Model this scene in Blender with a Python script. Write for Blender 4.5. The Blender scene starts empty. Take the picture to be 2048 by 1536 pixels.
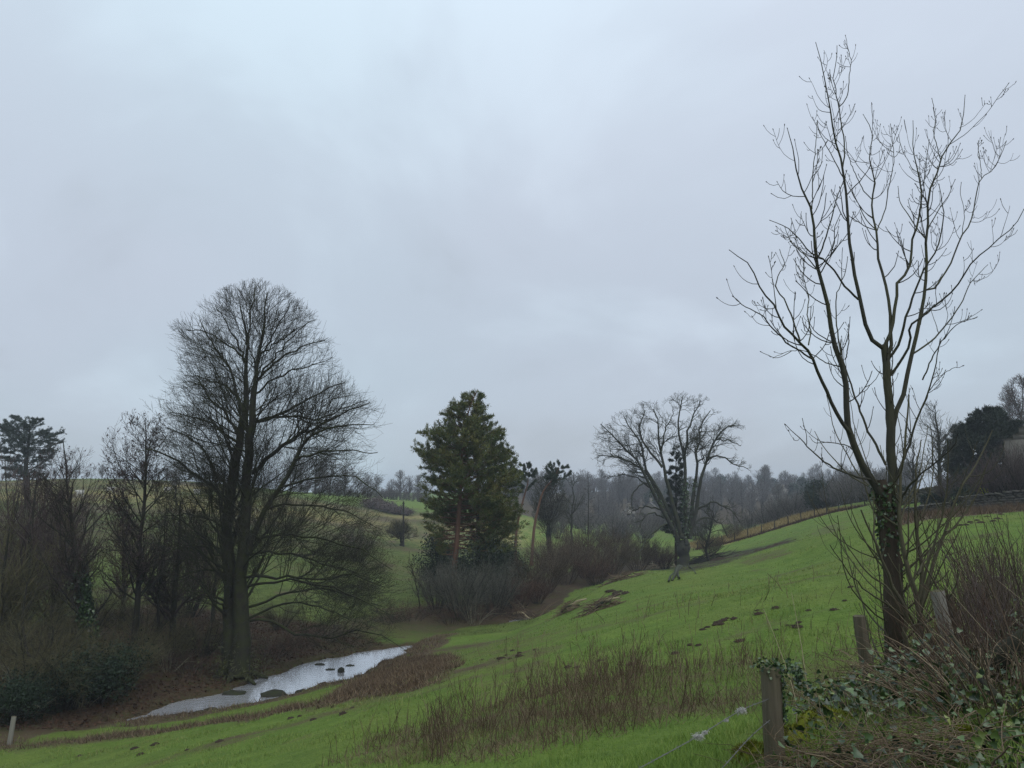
import bpy, math, random
import numpy as np
from mathutils import Vector

# ------------------------------------------------------------------ camera, sky, sun, exposure
scene = bpy.context.scene
COL = scene.collection
F_PX, PITCH = 1500.0, math.radians(8.2)          # focal length in photo pixels (2048 wide), camera tilt
cam_data = bpy.data.cameras.new("camera")
cam_data.sensor_width = 36.0
cam_data.lens = 36.0 * F_PX / 2048.0
cam_data.clip_start = 0.05
cam_data.clip_end = 6000.0
cam = bpy.data.objects.new("camera", cam_data)
COL.objects.link(cam)
cam.location = (0, 0, 0)                          # eye level is z = 0; the stream lies ten metres below
cam.rotation_euler = (math.radians(90) + PITCH, 0, 0)
scene.camera = cam

SUN_EL, SUN_AZ = math.radians(52), math.radians(150)
world = bpy.data.worlds.new("World")
scene.world = world
world.use_nodes = True
wn, wl = world.node_tree.nodes, world.node_tree.links
wn.clear()


def WN(t, **kw):
    n = wn.new(t)
    for k, v in kw.items():
        setattr(n, k, v)
    return n


w_out = WN('ShaderNodeOutputWorld')
w_bg = WN('ShaderNodeBackground')
w_bg.inputs['Strength'].default_value = 0.1
w_sky = WN('ShaderNodeTexSky')
w_sky.sky_type = 'NISHITA'
w_sky.sun_disc = False
w_sky.sun_elevation = SUN_EL
w_sky.sun_rotation = SUN_AZ
w_tc = WN('ShaderNodeTexCoord')
w_sep = WN('ShaderNodeSeparateXYZ')
wl.new(w_tc.outputs['Generated'], w_sep.inputs[0])
w_abs = WN('ShaderNodeMath', operation='ABSOLUTE')
wl.new(w_sep.outputs['Z'], w_abs.inputs[0])
w_add = WN('ShaderNodeMath', operation='ADD')
wl.new(w_abs.outputs[0], w_add.inputs[0])
w_add.inputs[1].default_value = 0.42
w_div = WN('ShaderNodeVectorMath', operation='DIVIDE')
wl.new(w_tc.outputs['Generated'], w_div.inputs[0])
wl.new(w_add.outputs[0], w_div.inputs[1])
w_map = WN('ShaderNodeMapping')
w_map.inputs['Location'].default_value = (3.1, 1.7, 0.4)
w_map.inputs['Scale'].default_value = (1.0, 0.8, 0.7)
wl.new(w_div.outputs[0], w_map.inputs[0])
w_n1 = WN('ShaderNodeTexNoise')
w_n1.inputs['Scale'].default_value = 1.6
w_n1.inputs['Detail'].default_value = 5.0
w_n1.inputs['Roughness'].default_value = 0.5
w_n1.inputs['Distortion'].default_value = 0.35
wl.new(w_map.outputs[0], w_n1.inputs['Vector'])
w_r1 = WN('ShaderNodeValToRGB')
cr = w_r1.color_ramp
cr.interpolation = 'EASE'
cr.elements[0].position, cr.elements[0].color = 0.34, (4.95, 5.70, 6.52, 1)
cr.elements[1].position, cr.elements[1].color = 0.66, (6.30, 7.38, 8.45, 1)
e = cr.elements.new(0.50)
e.color = (5.55, 6.42, 7.42, 1)
wl.new(w_n1.outputs['Fac'], w_r1.inputs[0])
# a slow mauve / blue drift in the cloud sheet
w_n2 = WN('ShaderNodeTexNoise')
w_n2.inputs['Scale'].default_value = 0.8
w_n2.inputs['Detail'].default_value = 2.0
wl.new(w_map.outputs[0], w_n2.inputs['Vector'])
w_r2 = WN('ShaderNodeValToRGB')
w_r2.color_ramp.elements[0].position, w_r2.color_ramp.elements[0].color = 0.38, (1.035, 1.0, 1.0, 1)
w_r2.color_ramp.elements[1].position, w_r2.color_ramp.elements[1].color = 0.62, (0.955, 1.0, 0.985, 1)
wl.new(w_n2.outputs['Fac'], w_r2.inputs[0])
w_mul = WN('ShaderNodeMix', data_type='RGBA', blend_type='MULTIPLY')
w_mul.inputs[0].default_value = 1.0
wl.new(w_r1.outputs[0], w_mul.inputs[6])
wl.new(w_r2.outputs[0], w_mul.inputs[7])
# overcast skies are brighter overhead than at the horizon (CIE overcast law)
w_lin = WN('ShaderNodeMath', operation='MULTIPLY_ADD')
wl.new(w_abs.outputs[0], w_lin.inputs[0])
w_lin.inputs[1].default_value = 0.80
w_lin.inputs[2].default_value = 0.12
w_grad = WN('ShaderNodeMath', operation='MULTIPLY_ADD')
wl.new(w_abs.outputs[0], w_grad.inputs[0])
wl.new(w_lin.outputs[0], w_grad.inputs[1])
w_grad.inputs[2].default_value = 0.93
w_mul2 = WN('ShaderNodeVectorMath', operation='SCALE')
wl.new(w_mul.outputs[2], w_mul2.inputs[0])
wl.new(w_grad.outputs[0], w_mul2.inputs['Scale'])
w_mix = WN('ShaderNodeMix', data_type='RGBA')
w_mix.inputs[0].default_value = 0.90
wl.new(w_sky.outputs[0], w_mix.inputs[6])
wl.new(w_mul2.outputs[0], w_mix.inputs[7])
wl.new(w_mix.outputs[2], w_bg.inputs['Color'])
wl.new(w_bg.outputs[0], w_out.inputs['Surface'])

sun_data = bpy.data.lights.new("sun", 'SUN')
sun_data.energy = 1.5
sun_data.angle = math.radians(60)
sun_data.color = (1.0, 0.97, 0.93)
sun = bpy.data.objects.new("sun", sun_data)
COL.objects.link(sun)
sun.location = (0, 0, 60)
sd = Vector((math.sin(SUN_AZ) * math.cos(SUN_EL), math.cos(SUN_AZ) * math.cos(SUN_EL), math.sin(SUN_EL)))
sun.rotation_euler = sd.to_track_quat('Z', 'Y').to_euler()

vs = scene.view_settings
vs.view_transform = 'Standard'
vs.look = 'None'
vs.exposure = 0.0
vs.gamma = 1.0
scene.cycles.max_bounces = 6
scene.cycles.diffuse_bounces = 3
scene.cycles.glossy_bounces = 3
scene.cycles.transparent_max_bounces = 8
scene.cycles.volume_bounces = 0
scene.cycles.use_adaptive_sampling = False
scene.cycles.use_denoising = True
scene.cycles.denoiser = 'OPENIMAGEDENOISE'
scene.cycles.denoising_input_passes = 'RGB_ALBEDO_NORMAL'
scene.cycles.denoising_prefilter = 'NONE'

# ------------------------------------------------------------------ small maths helpers
CT, ST = math.cos(PITCH), math.sin(PITCH)


def ray(px, py):
    """direction with y = 1 for a photo pixel (2048 x 1536)"""
    u, v = np.asarray(px, float) - 1024.0, 768.0 - np.asarray(py, float)
    y = F_PX * CT - v * ST
    z = F_PX * ST + v * CT
    return u / y, z / y


def at(px, py, Y):
    a, b = ray(px, py)
    return np.array([a * Y, Y, b * Y], float)


def at_level(px, py, z):
    a, b = ray(px, py)
    Y = z / b
    return np.array([a * Y, Y, z], float)


def project(P):
    P = np.asarray(P, float)
    yc = P[..., 1] * CT + P[..., 2] * ST
    zc = -P[..., 1] * ST + P[..., 2] * CT
    yc = np.maximum(yc, 1e-3)
    return 1024 + F_PX * P[..., 0] / yc, 768 - F_PX * zc / yc


def vnoise(x, y, seed=0):
    """smooth value noise in [-1, 1]"""
    x, y = np.asarray(x, float), np.asarray(y, float)
    xi, yi = np.floor(x).astype(np.int64), np.floor(y).astype(np.int64)
    fx, fy = x - xi, y - yi
    fx, fy = fx * fx * (3 - 2 * fx), fy * fy * (3 - 2 * fy)

    def h(i, j):
        n = (i * 374761393 + j * 668265263 + seed * 974634777) & 0xFFFFFFFF
        n = ((n ^ (n >> 13)) * 1274126177) & 0xFFFFFFFF
        return ((n ^ (n >> 16)) & 0xFFFF) / 32767.5 - 1.0
    a = h(xi, yi) * (1 - fx) + h(xi + 1, yi) * fx
    b = h(xi, yi + 1) * (1 - fx) + h(xi + 1, yi + 1) * fx
    return a * (1 - fy) + b * fy


def fbm(x, y, seed=0, octv=3):
    s, a = 0, 1.0
    for o in range(octv):
        s = s + a * vnoise(x * 2 ** o, y * 2 ** o, seed + o * 17)
        a *= 0.5
    return s / 1.75


def sstep(a, b, x):
    t = np.clip((x - a) / (b - a), 0, 1)
    return t * t * (3 - 2 * t)


def unit(v):
    return v / np.maximum(np.linalg.norm(v, axis=-1, keepdims=True), 1e-9)


# ------------------------------------------------------------------ objects, names, labels
def tag(o, label=None, cat=None, group=None, kind=None):
    if label:
        o['label'] = label
    if cat:
        o['category'] = cat
    if group:
        o['group'] = group
    if kind:
        o['kind'] = kind
    return o


def thing(name, label, cat, loc, group=None):
    o = bpy.data.objects.new(name, None)
    o.empty_display_size = 0.2
    COL.objects.link(o)
    o.location = tuple(float(c) for c in loc)
    return tag(o, label, cat, group)


def make_mesh(name, V, quads=None, tris=None, mat=None, smooth=False, polys=None):
    me = bpy.data.meshes.new(name)
    V = np.ascontiguousarray(V, np.float32).reshape(-1, 3)
    loops, starts, n0 = [], [], 0
    for arr, s in ((quads, 4), (tris, 3)):
        if arr is not None and len(arr):
            arr = np.asarray(arr, np.int32).reshape(-1, s)
            loops.append(arr.ravel())
            starts.append(n0 + np.arange(len(arr), dtype=np.int32) * s)
            n0 += arr.size
    loops = np.concatenate(loops) if loops else np.zeros(0, np.int32)
    starts = np.concatenate(starts) if starts else np.zeros(0, np.int32)
    me.vertices.add(len(V))
    me.vertices.foreach_set('co', V.ravel())
    me.loops.add(len(loops))
    me.loops.foreach_set('vertex_index', loops)
    me.polygons.add(len(starts))
    me.polygons.foreach_set('loop_start', starts)
    if smooth:
        me.polygons.foreach_set('use_smooth', np.ones(len(starts), bool))
    me.update(calc_edges=True)
    if mat:
        me.materials.append(mat)
    return me


def add_obj(name, me, parent=None, loc=None):
    o = bpy.data.objects.new(name, me)
    COL.objects.link(o)
    if parent is not None:
        o.parent = parent
    if loc is not None:
        o.location = tuple(float(c) for c in loc)
    return o


def copy_tree(o, parent=None):
    c = o.copy()
    COL.objects.link(c)
    c.parent = parent
    for ch in list(o.children):
        copy_tree(ch, c)
    return c


def place_copy(proto, loc, rz=0.0, sc=1.0, label=None, group=None, used=set()):
    """the first call moves the prototype itself, later calls copy it with its parts"""
    if proto.name in used:
        o = copy_tree(proto)
    else:
        used.add(proto.name)
        o = proto
    o.location = tuple(float(c) for c in loc)
    o.rotation_euler = (0, 0, rz)
    o.scale = (sc, sc, sc) if np.isscalar(sc) else sc
    return tag(o, label, None, group)


# ------------------------------------------------------------------ materials
MATS = {}


class NT:
    def __init__(self, name):
        self.m = bpy.data.materials.new(name)
        self.m.use_nodes = True
        self.t = self.m.node_tree
        self.t.nodes.clear()
        self.out = self.n('ShaderNodeOutputMaterial')
        self.b = self.n('ShaderNodeBsdfPrincipled')
        self.l(self.b.outputs[0], self.out.inputs['Surface'])
        MATS[name] = self.m

    def n(self, t, **kw):
        x = self.t.nodes.new(t)
        for k, v in kw.items():
            setattr(x, k, v)
        return x

    def l(self, a, b):
        self.t.links.new(a, b)

    def pos(self):
        return self.n('ShaderNodeNewGeometry').outputs['Position']

    def obj(self):
        return self.n('ShaderNodeTexCoord').outputs['Object']

    def island(self):
        return self.n('ShaderNodeNewGeometry').outputs['Random Per Island']

    def noise(self, vec, scale, detail=3.0, rough=0.55, dist=0.0):
        x = self.n('ShaderNodeTexNoise')
        x.inputs['Scale'].default_value = scale
        x.inputs['Detail'].default_value = detail
        x.inputs['Roughness'].default_value = rough
        x.inputs['Distortion'].default_value = dist
        self.l(vec, x.inputs['Vector'])
        return x.outputs['Fac']

    def scale(self, vec, s):
        x = self.n('ShaderNodeMapping')
        x.inputs['Scale'].default_value = s
        self.l(vec, x.inputs[0])
        return x.outputs[0]

    def ramp(self, fac, stops):
        x = self.n('ShaderNodeValToRGB')
        c = x.color_ramp
        while len(c.elements) < len(stops):
            c.elements.new(0.5)
        for e, (p, col) in zip(c.elements, stops):
            e.position = p
            e.color = (*col, 1) if len(col) == 3 else col
        self.l(fac, x.inputs[0])
        return x.outputs[0]

    def val(self, fac, a, b):
        x = self.n('ShaderNodeMapRange')
        x.inputs['From Min'].default_value = a
        x.inputs['From Max'].default_value = b
        self.l(fac, x.inputs[0])
        return x.outputs[0]

    def mix(self, fac, a, b, blend='MIX'):
        x = self.n('ShaderNodeMix', data_type='RGBA', blend_type=blend)
        for s, v in ((x.inputs[0], fac), (x.inputs[6], a), (x.inputs[7], b)):
            if isinstance(v, (int, float)):
                s.default_value = v
            elif isinstance(v, tuple):
                s.default_value = (*v, 1)
            else:
                self.l(v, s)
        return x.outputs[2]

    def math(self, op, a, b=None):
        x = self.n('ShaderNodeMath', operation=op)
        for i, v in enumerate((a, b)):
            if v is None:
                continue
            if isinstance(v, (int, float)):
                x.inputs[i].default_value = v
            else:
                self.l(v, x.inputs[i])
        return x.outputs[0]

    def bump(self, h, strength, dist):
        x = self.n('ShaderNodeBump')
        x.inputs['Strength'].default_value = strength
        x.inputs['Distance'].default_value = dist
        self.l(h, x.inputs['Height'])
        self.l(x.outputs[0], self.b.inputs['Normal'])

    def fin(self, col, rough=0.8, spec=0.3):
        if isinstance(col, tuple):
            self.b.inputs['Base Color'].default_value = (*col, 1)
        else:
            self.l(col, self.b.inputs['Base Color'])
        self.b.inputs['Roughness'].default_value = rough
        self.b.inputs['Specular IOR Level'].default_value = spec
        return self.m


def bark(name, dark, light, moss=None, moss_amt=0.0, scale=6.0, stretch=(1, 1, 0.25)):
    t = NT(name)
    p = t.pos()
    c = t.mix(t.noise(t.scale(p, stretch), scale, 5.0, 0.65), dark, light)
    if moss:
        nz = t.n('ShaderNodeSeparateXYZ')
        t.l(t.n('ShaderNodeNewGeometry').outputs['Normal'], nz.inputs[0])
        f = t.math('ADD', t.math('MULTIPLY', nz.outputs['Z'], 0.12), t.noise(p, 1.6, 4.0, 0.6))
        f = t.math('MULTIPLY', t.val(f, 0.62 - 0.3 * moss_amt, 0.72), moss_amt)
        c = t.mix(f, c, moss)
    t.bump(t.noise(t.scale(p, stretch), scale * 5, 4.0, 0.7), 0.6, 0.02)
    return t.fin(c, 0.9, 0.2)


def leafy(name, stops, rough=0.6, spec=0.35, big=0.5):
    """colour differs from leaf to leaf, and slowly over the plant"""
    t = NT(name)
    f = t.math('ADD', t.math('MULTIPLY', t.island(), 1 - big), t.math('MULTIPLY', t.noise(t.pos(), 0.5, 3.0), big))
    return t.fin(t.ramp(f, stops), rough, spec)


bark('bark_beech', (0.0150, 0.0142, 0.0112), (0.0390, 0.0360, 0.0285), (0.0375, 0.0465, 0.0105), 0.8)
bark('bark_ash', (0.0255, 0.0248, 0.0195), (0.0690, 0.0675, 0.0525), (0.0562, 0.0600, 0.0150), 0.6, 16.0)
bark('bark_ash_torn', (0.0210, 0.0175, 0.0133), (0.0735, 0.0574, 0.0406), (0.0350, 0.0385, 0.0126), 0.4, 14.0, (1, 1, 0.15))
bark('bark_shoot', (0.0480, 0.0456, 0.0272), (0.0960, 0.0904, 0.0560), None, 0, 10.0)
bark('bark_sycamore', (0.0195, 0.0195, 0.0173), (0.0585, 0.0577, 0.0510), (0.0375, 0.0480, 0.0150), 0.75, 3.0)
bark('bark_pine', (0.070, 0.038, 0.026), (0.17, 0.095, 0.062), None, 0, 4.0)
bark('bark_dark', (0.0140, 0.0126, 0.0105), (0.0406, 0.0364, 0.0294), (0.0245, 0.0315, 0.0084), 0.6)


def twigmat(name, a, b):
    t = NT(name)
    return t.fin(t.mix(t.island(), a, b), 0.85, 0.2)


twigmat('twig_beech', (0.0170, 0.0153, 0.0127), (0.0467, 0.0408, 0.0306))
twigmat('twig_ash', (0.0210, 0.0188, 0.0150), (0.0495, 0.0450, 0.0345))
twigmat('twig_sycamore', (0.0289, 0.0289, 0.0187), (0.0680, 0.0663, 0.0391))
twigmat('twig_alder', (0.034, 0.024, 0.023), (0.075, 0.054, 0.05))
twigmat('twig_olive', (0.044, 0.041, 0.02), (0.11, 0.1, 0.048))
twigmat('twig_grey', (0.05, 0.05, 0.04), (0.125, 0.122, 0.098))
twigmat('twig_brown', (0.0420, 0.0315, 0.0221), (0.1103, 0.0840, 0.0567))
twigmat('twig_russet', (0.045, 0.027, 0.019), (0.105, 0.06, 0.042))
twigmat('twig_far', (0.070, 0.066, 0.062), (0.150, 0.140, 0.130))  # twigs lightened: part of the far hill's haze is put into this colour
twigmat('twig_purple', (0.0484, 0.0363, 0.0330), (0.1155, 0.0880, 0.0792))
twigmat('twig_pale', (0.075, 0.070, 0.045), (0.21, 0.195, 0.140))
twigmat('twig_pink', (0.060, 0.040, 0.038), (0.130, 0.095, 0.090))
twigmat('twig_green', (0.03, 0.037, 0.018), (0.07, 0.08, 0.038))
leafy('needles_pine', [(0.20, (0.024, 0.048, 0.013)), (0.47, (0.062, 0.086, 0.019)), (0.74, (0.150, 0.130, 0.026))], big=0.7)
leafy('needles_far', [(0.1, (0.020, 0.036, 0.022)), (0.9, (0.055, 0.075, 0.040))])
leafy('needles_cedar', [(0.1, (0.014, 0.028, 0.020)), (0.9, (0.040, 0.060, 0.040))])
leafy('needles_yew', [(0.1, (0.0048, 0.0112, 0.0048)), (0.9, (0.0192, 0.0336, 0.0128))])
leafy('leaf_ivy', [(0.15, (0.004, 0.010, 0.004)), (0.5, (0.018, 0.042, 0.012)), (0.80, (0.075, 0.125, 0.040))], 0.32, 0.5, 0.4)
leafy('leaf_ivy_pale', [(0.15, (0.016, 0.034, 0.010)), (0.5, (0.060, 0.105, 0.024)), (0.80, (0.17, 0.20, 0.045))], 0.4, 0.5, 0.4)
leafy('leaf_evergreen', [(0.1, (0.0049, 0.0119, 0.0056)), (0.9, (0.0182, 0.0350, 0.0140))], 0.6, 0.2)
leafy('leaf_olive', [(0.1, (0.028, 0.032, 0.010)), (0.9, (0.075, 0.080, 0.022))])
leafy('leaf_dead', [(0.1, (0.0255, 0.0145, 0.0085)), (0.6, (0.0595, 0.0323, 0.0187)), (0.95, (0.1105, 0.0638, 0.0357))], 0.8, 0.2)
leafy('dead_stem', [(0.12, (0.030, 0.020, 0.013)), (0.5, (0.095, 0.067, 0.042)), (0.88, (0.24, 0.19, 0.125))], 0.85, 0.2)
leafy('dry_stalk', [(0.1, (0.19, 0.15, 0.090)), (0.9, (0.42, 0.36, 0.24))], 0.7, 0.3)
leafy('reed_brown', [(0.12, (0.038, 0.026, 0.016)), (0.5, (0.105, 0.074, 0.045)), (0.88, (0.25, 0.195, 0.125))], 0.85, 0.2)
leafy('reed_russet', [(0.1, (0.050, 0.034, 0.020)), (0.6, (0.095, 0.064, 0.038)), (0.95, (0.15, 0.105, 0.062))], 0.85, 0.2)
t = NT('grass_blade')
_p = t.pos()
_f = t.math('ADD', t.math('MULTIPLY', t.island(), 0.42), t.math('MULTIPLY', t.noise(_p, 0.55, 4.0, 0.6), 0.58))
_c = t.ramp(_f, [(0.16, (0.050, 0.098, 0.013)), (0.44, (0.122, 0.208, 0.032)), (0.66, (0.176, 0.246, 0.048)), (0.86, (0.29, 0.26, 0.10))])
_c = t.mix(t.math('MULTIPLY', t.val(t.noise(_p, 0.16, 6.0, 0.65, 0.8), 0.45, 0.64), 0.75), _c, t.mix(t.island(), (0.085, 0.098, 0.028), (0.23, 0.20, 0.080)))
_c = t.mix(t.math('MULTIPLY', t.val(t.noise(_p, 1.7, 3.0, 0.6), 0.55, 0.70), 0.5), _c, (0.046, 0.090, 0.012))
t.fin(_c, 0.65, 0.3)
leafy('grass_rough', [(0.12, (0.030, 0.044, 0.009)), (0.5, (0.076, 0.098, 0.020)), (0.85, (0.17, 0.15, 0.055))], 0.75, 0.2, 0.45)
leafy('grass_dry', [(0.1, (0.12, 0.095, 0.036)), (0.9, (0.28, 0.22, 0.095))], 0.8, 0.2)
leafy('moss', [(0.1, (0.060, 0.075, 0.008)), (0.9, (0.18, 0.19, 0.022))], 0.9, 0.1)
leafy('soil_clod', [(0.1, (0.012, 0.009, 0.007)), (0.9, (0.060, 0.044, 0.031))], 0.95, 0.1)
bark('stone', (0.035, 0.033, 0.028), (0.13, 0.122, 0.104), (0.045, 0.055, 0.016), 0.35, 3.0, (1, 1, 1))
bark('wet_stone', (0.014, 0.013, 0.011), (0.045, 0.042, 0.034), (0.030, 0.040, 0.010), 0.6, 3.0, (1, 1, 1))
bark('post_wood', (0.026, 0.022, 0.016), (0.185, 0.160, 0.112), (0.060, 0.068, 0.020), 0.5, 14.0, (1, 1, 0.06))
bark('post_pale', (0.13, 0.125, 0.105), (0.30, 0.29, 0.25), None, 0, 9.0, (1, 1, 0.1))
bark('log_pale', (0.16, 0.14, 0.085), (0.36, 0.31, 0.19), None, 0, 6.0, (1, 1, 1))
bark('house_wall', (0.085, 0.078, 0.066), (0.20, 0.185, 0.155), None, 0, 2.5, (1, 1, 1))
bark('roof_slate', (0.060, 0.056, 0.050), (0.13, 0.122, 0.108), None, 0, 3.0, (1, 1, 1))
t = NT('wool')
t.fin(t.mix(t.noise(t.pos(), 30.0), (0.34, 0.33, 0.31), (0.58, 0.57, 0.54)), 0.95, 0.1)
t = NT('wire_metal')
t.b.inputs['Metallic'].default_value = 0.6
t.fin(t.mix(t.noise(t.pos(), 20.0), (0.10, 0.10, 0.10), (0.24, 0.24, 0.235)), 0.55, 0.4)
t = NT('sheep_face')
t.fin(t.mix(t.noise(t.pos(), 8.0), (0.30, 0.28, 0.25), (0.45, 0.42, 0.38)), 0.9, 0.1)
t = NT('glass_dark')
t.fin(t.mix(t.noise(t.pos(), 3.0), (0.010, 0.012, 0.014), (0.025, 0.028, 0.030)), 0.12, 0.5)
t = NT('white_render')
t.fin(t.mix(t.noise(t.pos(), 2.0), (0.26, 0.25, 0.22), (0.36, 0.34, 0.30)), 0.8, 0.2)
t = NT('yellow_flower')
t.fin(t.mix(t.island(), (0.45, 0.50, 0.02), (0.65, 0.70, 0.05)), 0.7, 0.2)

# ------------------------------------------------------------------ the lie of the land
CTRL = [  # photo pixel and distance of points on the ground
    (1000, 1536, 8), (600, 1536, 13), (300, 1536, 19), (0, 1536, 27), (-400, 1536, 31), (1300, 1536, 6.3), (1540, 1536, 5.4),
    (1800, 1536, 4.6), (2048, 1536, 4.0), (1800, 1400, 9), (2048, 1330, 7.0), (1300, 1400, 11), (1000, 1350, 20), (600, 1450, 21),
    (300, 1480, 28), (700, 1400, 24), (900, 1320, 34), (1000, 1275, 50), (1300, 1250, 22), (1300, 1180, 45), (1150, 1190, 62),
    (1250, 1145, 82), (1365, 1140, 90), (1500, 1110, 88), (1600, 1070, 85), (1450, 1090, 112), (1600, 1045, 108), (1700, 1020, 102),
    (1700, 1060, 48), (1700, 1150, 22), (1600, 1130, 45), (2000, 1100, 27), (1850, 1035, 66), (2048, 1018, 58), (2400, 1010, 55),
    (1850, 1012, 80), (2048, 965, 95), (2500, 960, 110), (1600, 1031, 119), (1450, 1075, 124), (1500, 1072, 160), (1700, 1012, 130),
    (1300, 1080, 170), (1200, 1060, 220), (1400, 1040, 260), (1300, 1000, 380), (1500, 985, 440), (1200, 985, 440), (1750, 982, 420),
    (2100, 960, 300), (1050, 1035, 190), (1000, 1000, 320), (1000, 990, 480),
    (800, 1150, 88), (790, 1085, 128), (780, 1060, 150), (780, 1030, 185), (790, 1002, 240), (790, 1000, 310),
    (200, 1250, 55), (200, 1150, 75), (200, 1060, 105), (200, 1000, 140), (150, 962, 180), (150, 960, 260), (150, 968, 420),
    (450, 975, 185), (450, 1060, 110), (450, 1150, 76), (450, 1250, 56), (650, 1000, 200), (650, 1100, 98), (650, 1200, 68),
    (-200, 1000, 120), (-400, 1150, 65), (-500, 1000, 200), (1024, 990, 1200), (200, 975, 1200), (2000, 985, 1200), (-900, 970, 1200), (3200, 980, 1200),
    (380, 1385, 40.5), (560, 1330, 46), (200, 1420, 36.5), (0, 1440, 33.5), (860, 1262, 58), (960, 1235, 64), (1080, 1225, 66),
]
CP = np.array([at(*c) for c in CTRL])
EXTRA = np.array([(0, 0, -1.65), (3, 2, -1.45), (-3, 2, -2.1), (0, 4, -2.0), (-10, 0, -4.2), (10, 0, -0.9), (-20, 5, -7.8),
                  (-30, 15, -9.6), (12, 8, -1.4), (30, 10, -0.5), (0, -12, -1.5), (25, -12, -0.5), (-25, -12, -6.0), (-50, 25, -10), (8, 5, -1.1)], float)
CP = np.vstack([CP, EXTRA])


def warp(x, y):
    k = np.maximum(np.asarray(y, float), -15) + 20.0
    return np.stack([2.2 * np.asarray(x, float) / k, np.log(k) * 1.3], -1)


def tps_k(d2):
    return 0.5 * d2 * np.log(d2 + 1e-9)


_C = warp(CP[:, 0], CP[:, 1])
_n = len(_C)
_A = np.zeros((_n + 3, _n + 3))
_A[:_n, :_n] = tps_k(((_C[:, None] - _C[None]) ** 2).sum(-1)) + np.eye(_n) * 0.0012
_A[:_n, _n], _A[:_n, _n + 1:] = 1, _C
_A[_n, :_n], _A[_n + 1:, :_n] = 1, _C.T
_W = np.linalg.solve(_A, np.concatenate([CP[:, 2], np.zeros(3)]))

WATER_Z = -10.0
STREAM = [(-260, 1545, -1.0), (-60, 1505, -1.0), (120, 1468, -1.0), (250, 1444, -0.6), (310, 1433, 0.45), (380, 1420, 1.05), (480, 1401, 1.4), (600, 1365, 1.85), (680, 1337, 1.8),
          (750, 1310, 1.1), (800, 1297, 0.5), (845, 1285, -0.8), (880, 1274, -1.0), (970, 1255, -1.0), (1045, 1245, 0.6), (1120, 1222, -1.0), (1150, 1194, -1.0), (1260, 1160, -1.0), (1330, 1138, -1.0)]
SP = np.array([at_level(a, b, WATER_Z)[:2] for a, b, _ in STREAM])
SW = np.array([c for _, _, c in STREAM])


def catmull(P, n):
    P = np.asarray(P, float)
    if len(P) < 3:
        s = np.linspace(0, 1, n)[:, None]
        return P[0] * (1 - s) + P[-1] * s
    Q = np.vstack([2 * P[0] - P[1], P, 2 * P[-1] - P[-2]])
    d = np.concatenate([[0], np.cumsum(np.linalg.norm(np.diff(P, axis=0), axis=1))])
    s = np.linspace(0, d[-1], n)
    i = np.clip(np.searchsorted(d, s, side='right') - 1, 0, len(P) - 2)
    t = ((s - d[i]) / np.maximum(d[i + 1] - d[i], 1e-9))[:, None]
    p0, p1, p2, p3 = Q[i], Q[i + 1], Q[i + 2], Q[i + 3]
    return 0.5 * (2 * p1 + (p2 - p0) * t + (2 * p0 - 5 * p1 + 4 * p2 - p3) * t * t + (3 * p1 - p0 - 3 * p2 + p3) * t ** 3)


_SC = catmull(np.column_stack([SP, SW]), 80)
SP, SW = _SC[:, :2], _SC[:, 2]


def stream_d(x, y):
    """distance from the water's edge (negative in the water) and side (+1 = field side)"""
    shp = np.shape(x)
    p = np.stack([np.ravel(x), np.ravel(y)], -1).astype(float)
    best = np.full(len(p), 1e9)
    side = np.ones(len(p))
    near = (p[:, 1] > 10) & (p[:, 1] < 130) & (np.abs(p[:, 0]) < 90)
    q = p[near]
    b2, s2 = np.full(len(q), 1e9), np.ones(len(q))
    for i in range(len(SP) - 1):
        a, b = SP[i], SP[i + 1]
        ab = b - a
        t = np.clip(((q - a) @ ab) / (ab @ ab), 0, 1)
        w = SW[i] * (1 - t) + SW[i + 1] * t
        c = a + t[:, None] * ab
        d = np.linalg.norm(q - c, axis=1) - w
        m = d < b2
        b2[m] = d[m]
        s2[m] = np.sign(ab[1] * (q[m, 0] - c[m, 0]) - ab[0] * (q[m, 1] - c[m, 1]))
    best[near], side[near] = b2, s2
    return best.reshape(shp), side.reshape(shp)


def H_exact(x, y):
    """ground height"""
    x, y = np.asarray(x, float), np.asarray(y, float)
    shp = np.shape(x)
    Q = warp(x.ravel(), y.ravel())
    z = np.empty(len(Q))
    for s in range(0, len(Q), 20000):
        q = Q[s:s + 20000]
        d2 = (q ** 2).sum(1)[:, None] + (_C ** 2).sum(1)[None] - 2 * q @ _C.T
        z[s:s + 20000] = tps_k(np.maximum(d2, 0)) @ _W[:_n] + _W[_n] + q @ _W[_n + 1:]
    z = z.reshape(shp)
    r = np.hypot(x, y)
    far_ = sstep(470, 800, r)
    z = np.minimum(z, 13.0 + 0 * z) * (1 - far_) - 1.0 * far_
    z = z + 0.10 * fbm(x / 2.3, y / 2.3, 3) * sstep(3, 12, r) + 0.05 * vnoise(x / 0.6, y / 0.6, 9) * (1 - sstep(40, 80, r))
    z = z + 0.6 * fbm(x / 40, y / 40, 5) * sstep(60, 160, r)
    d, side = stream_d(x, y)
    wob = d + 0.65 * vnoise(x / 1.7, y / 1.7, 21) + 0.35 * vnoise(x / 0.7, y / 0.7, 22)
    z = np.maximum(z, WATER_Z + 0.12 + 0.10 * np.clip(d, 0, 6))       # land never sinks under the water line
    bank = WATER_Z + 0.35 + 0.13 * np.clip(d, 0, 8)
    z = z * sstep(0.5, 5.0, d) + np.minimum(z, bank) * (1 - sstep(0.5, 5.0, d))
    cut = sstep(-0.25, 0.75, wob)
    return (WATER_Z - 0.45) * (1 - cut) + z * cut


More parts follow.
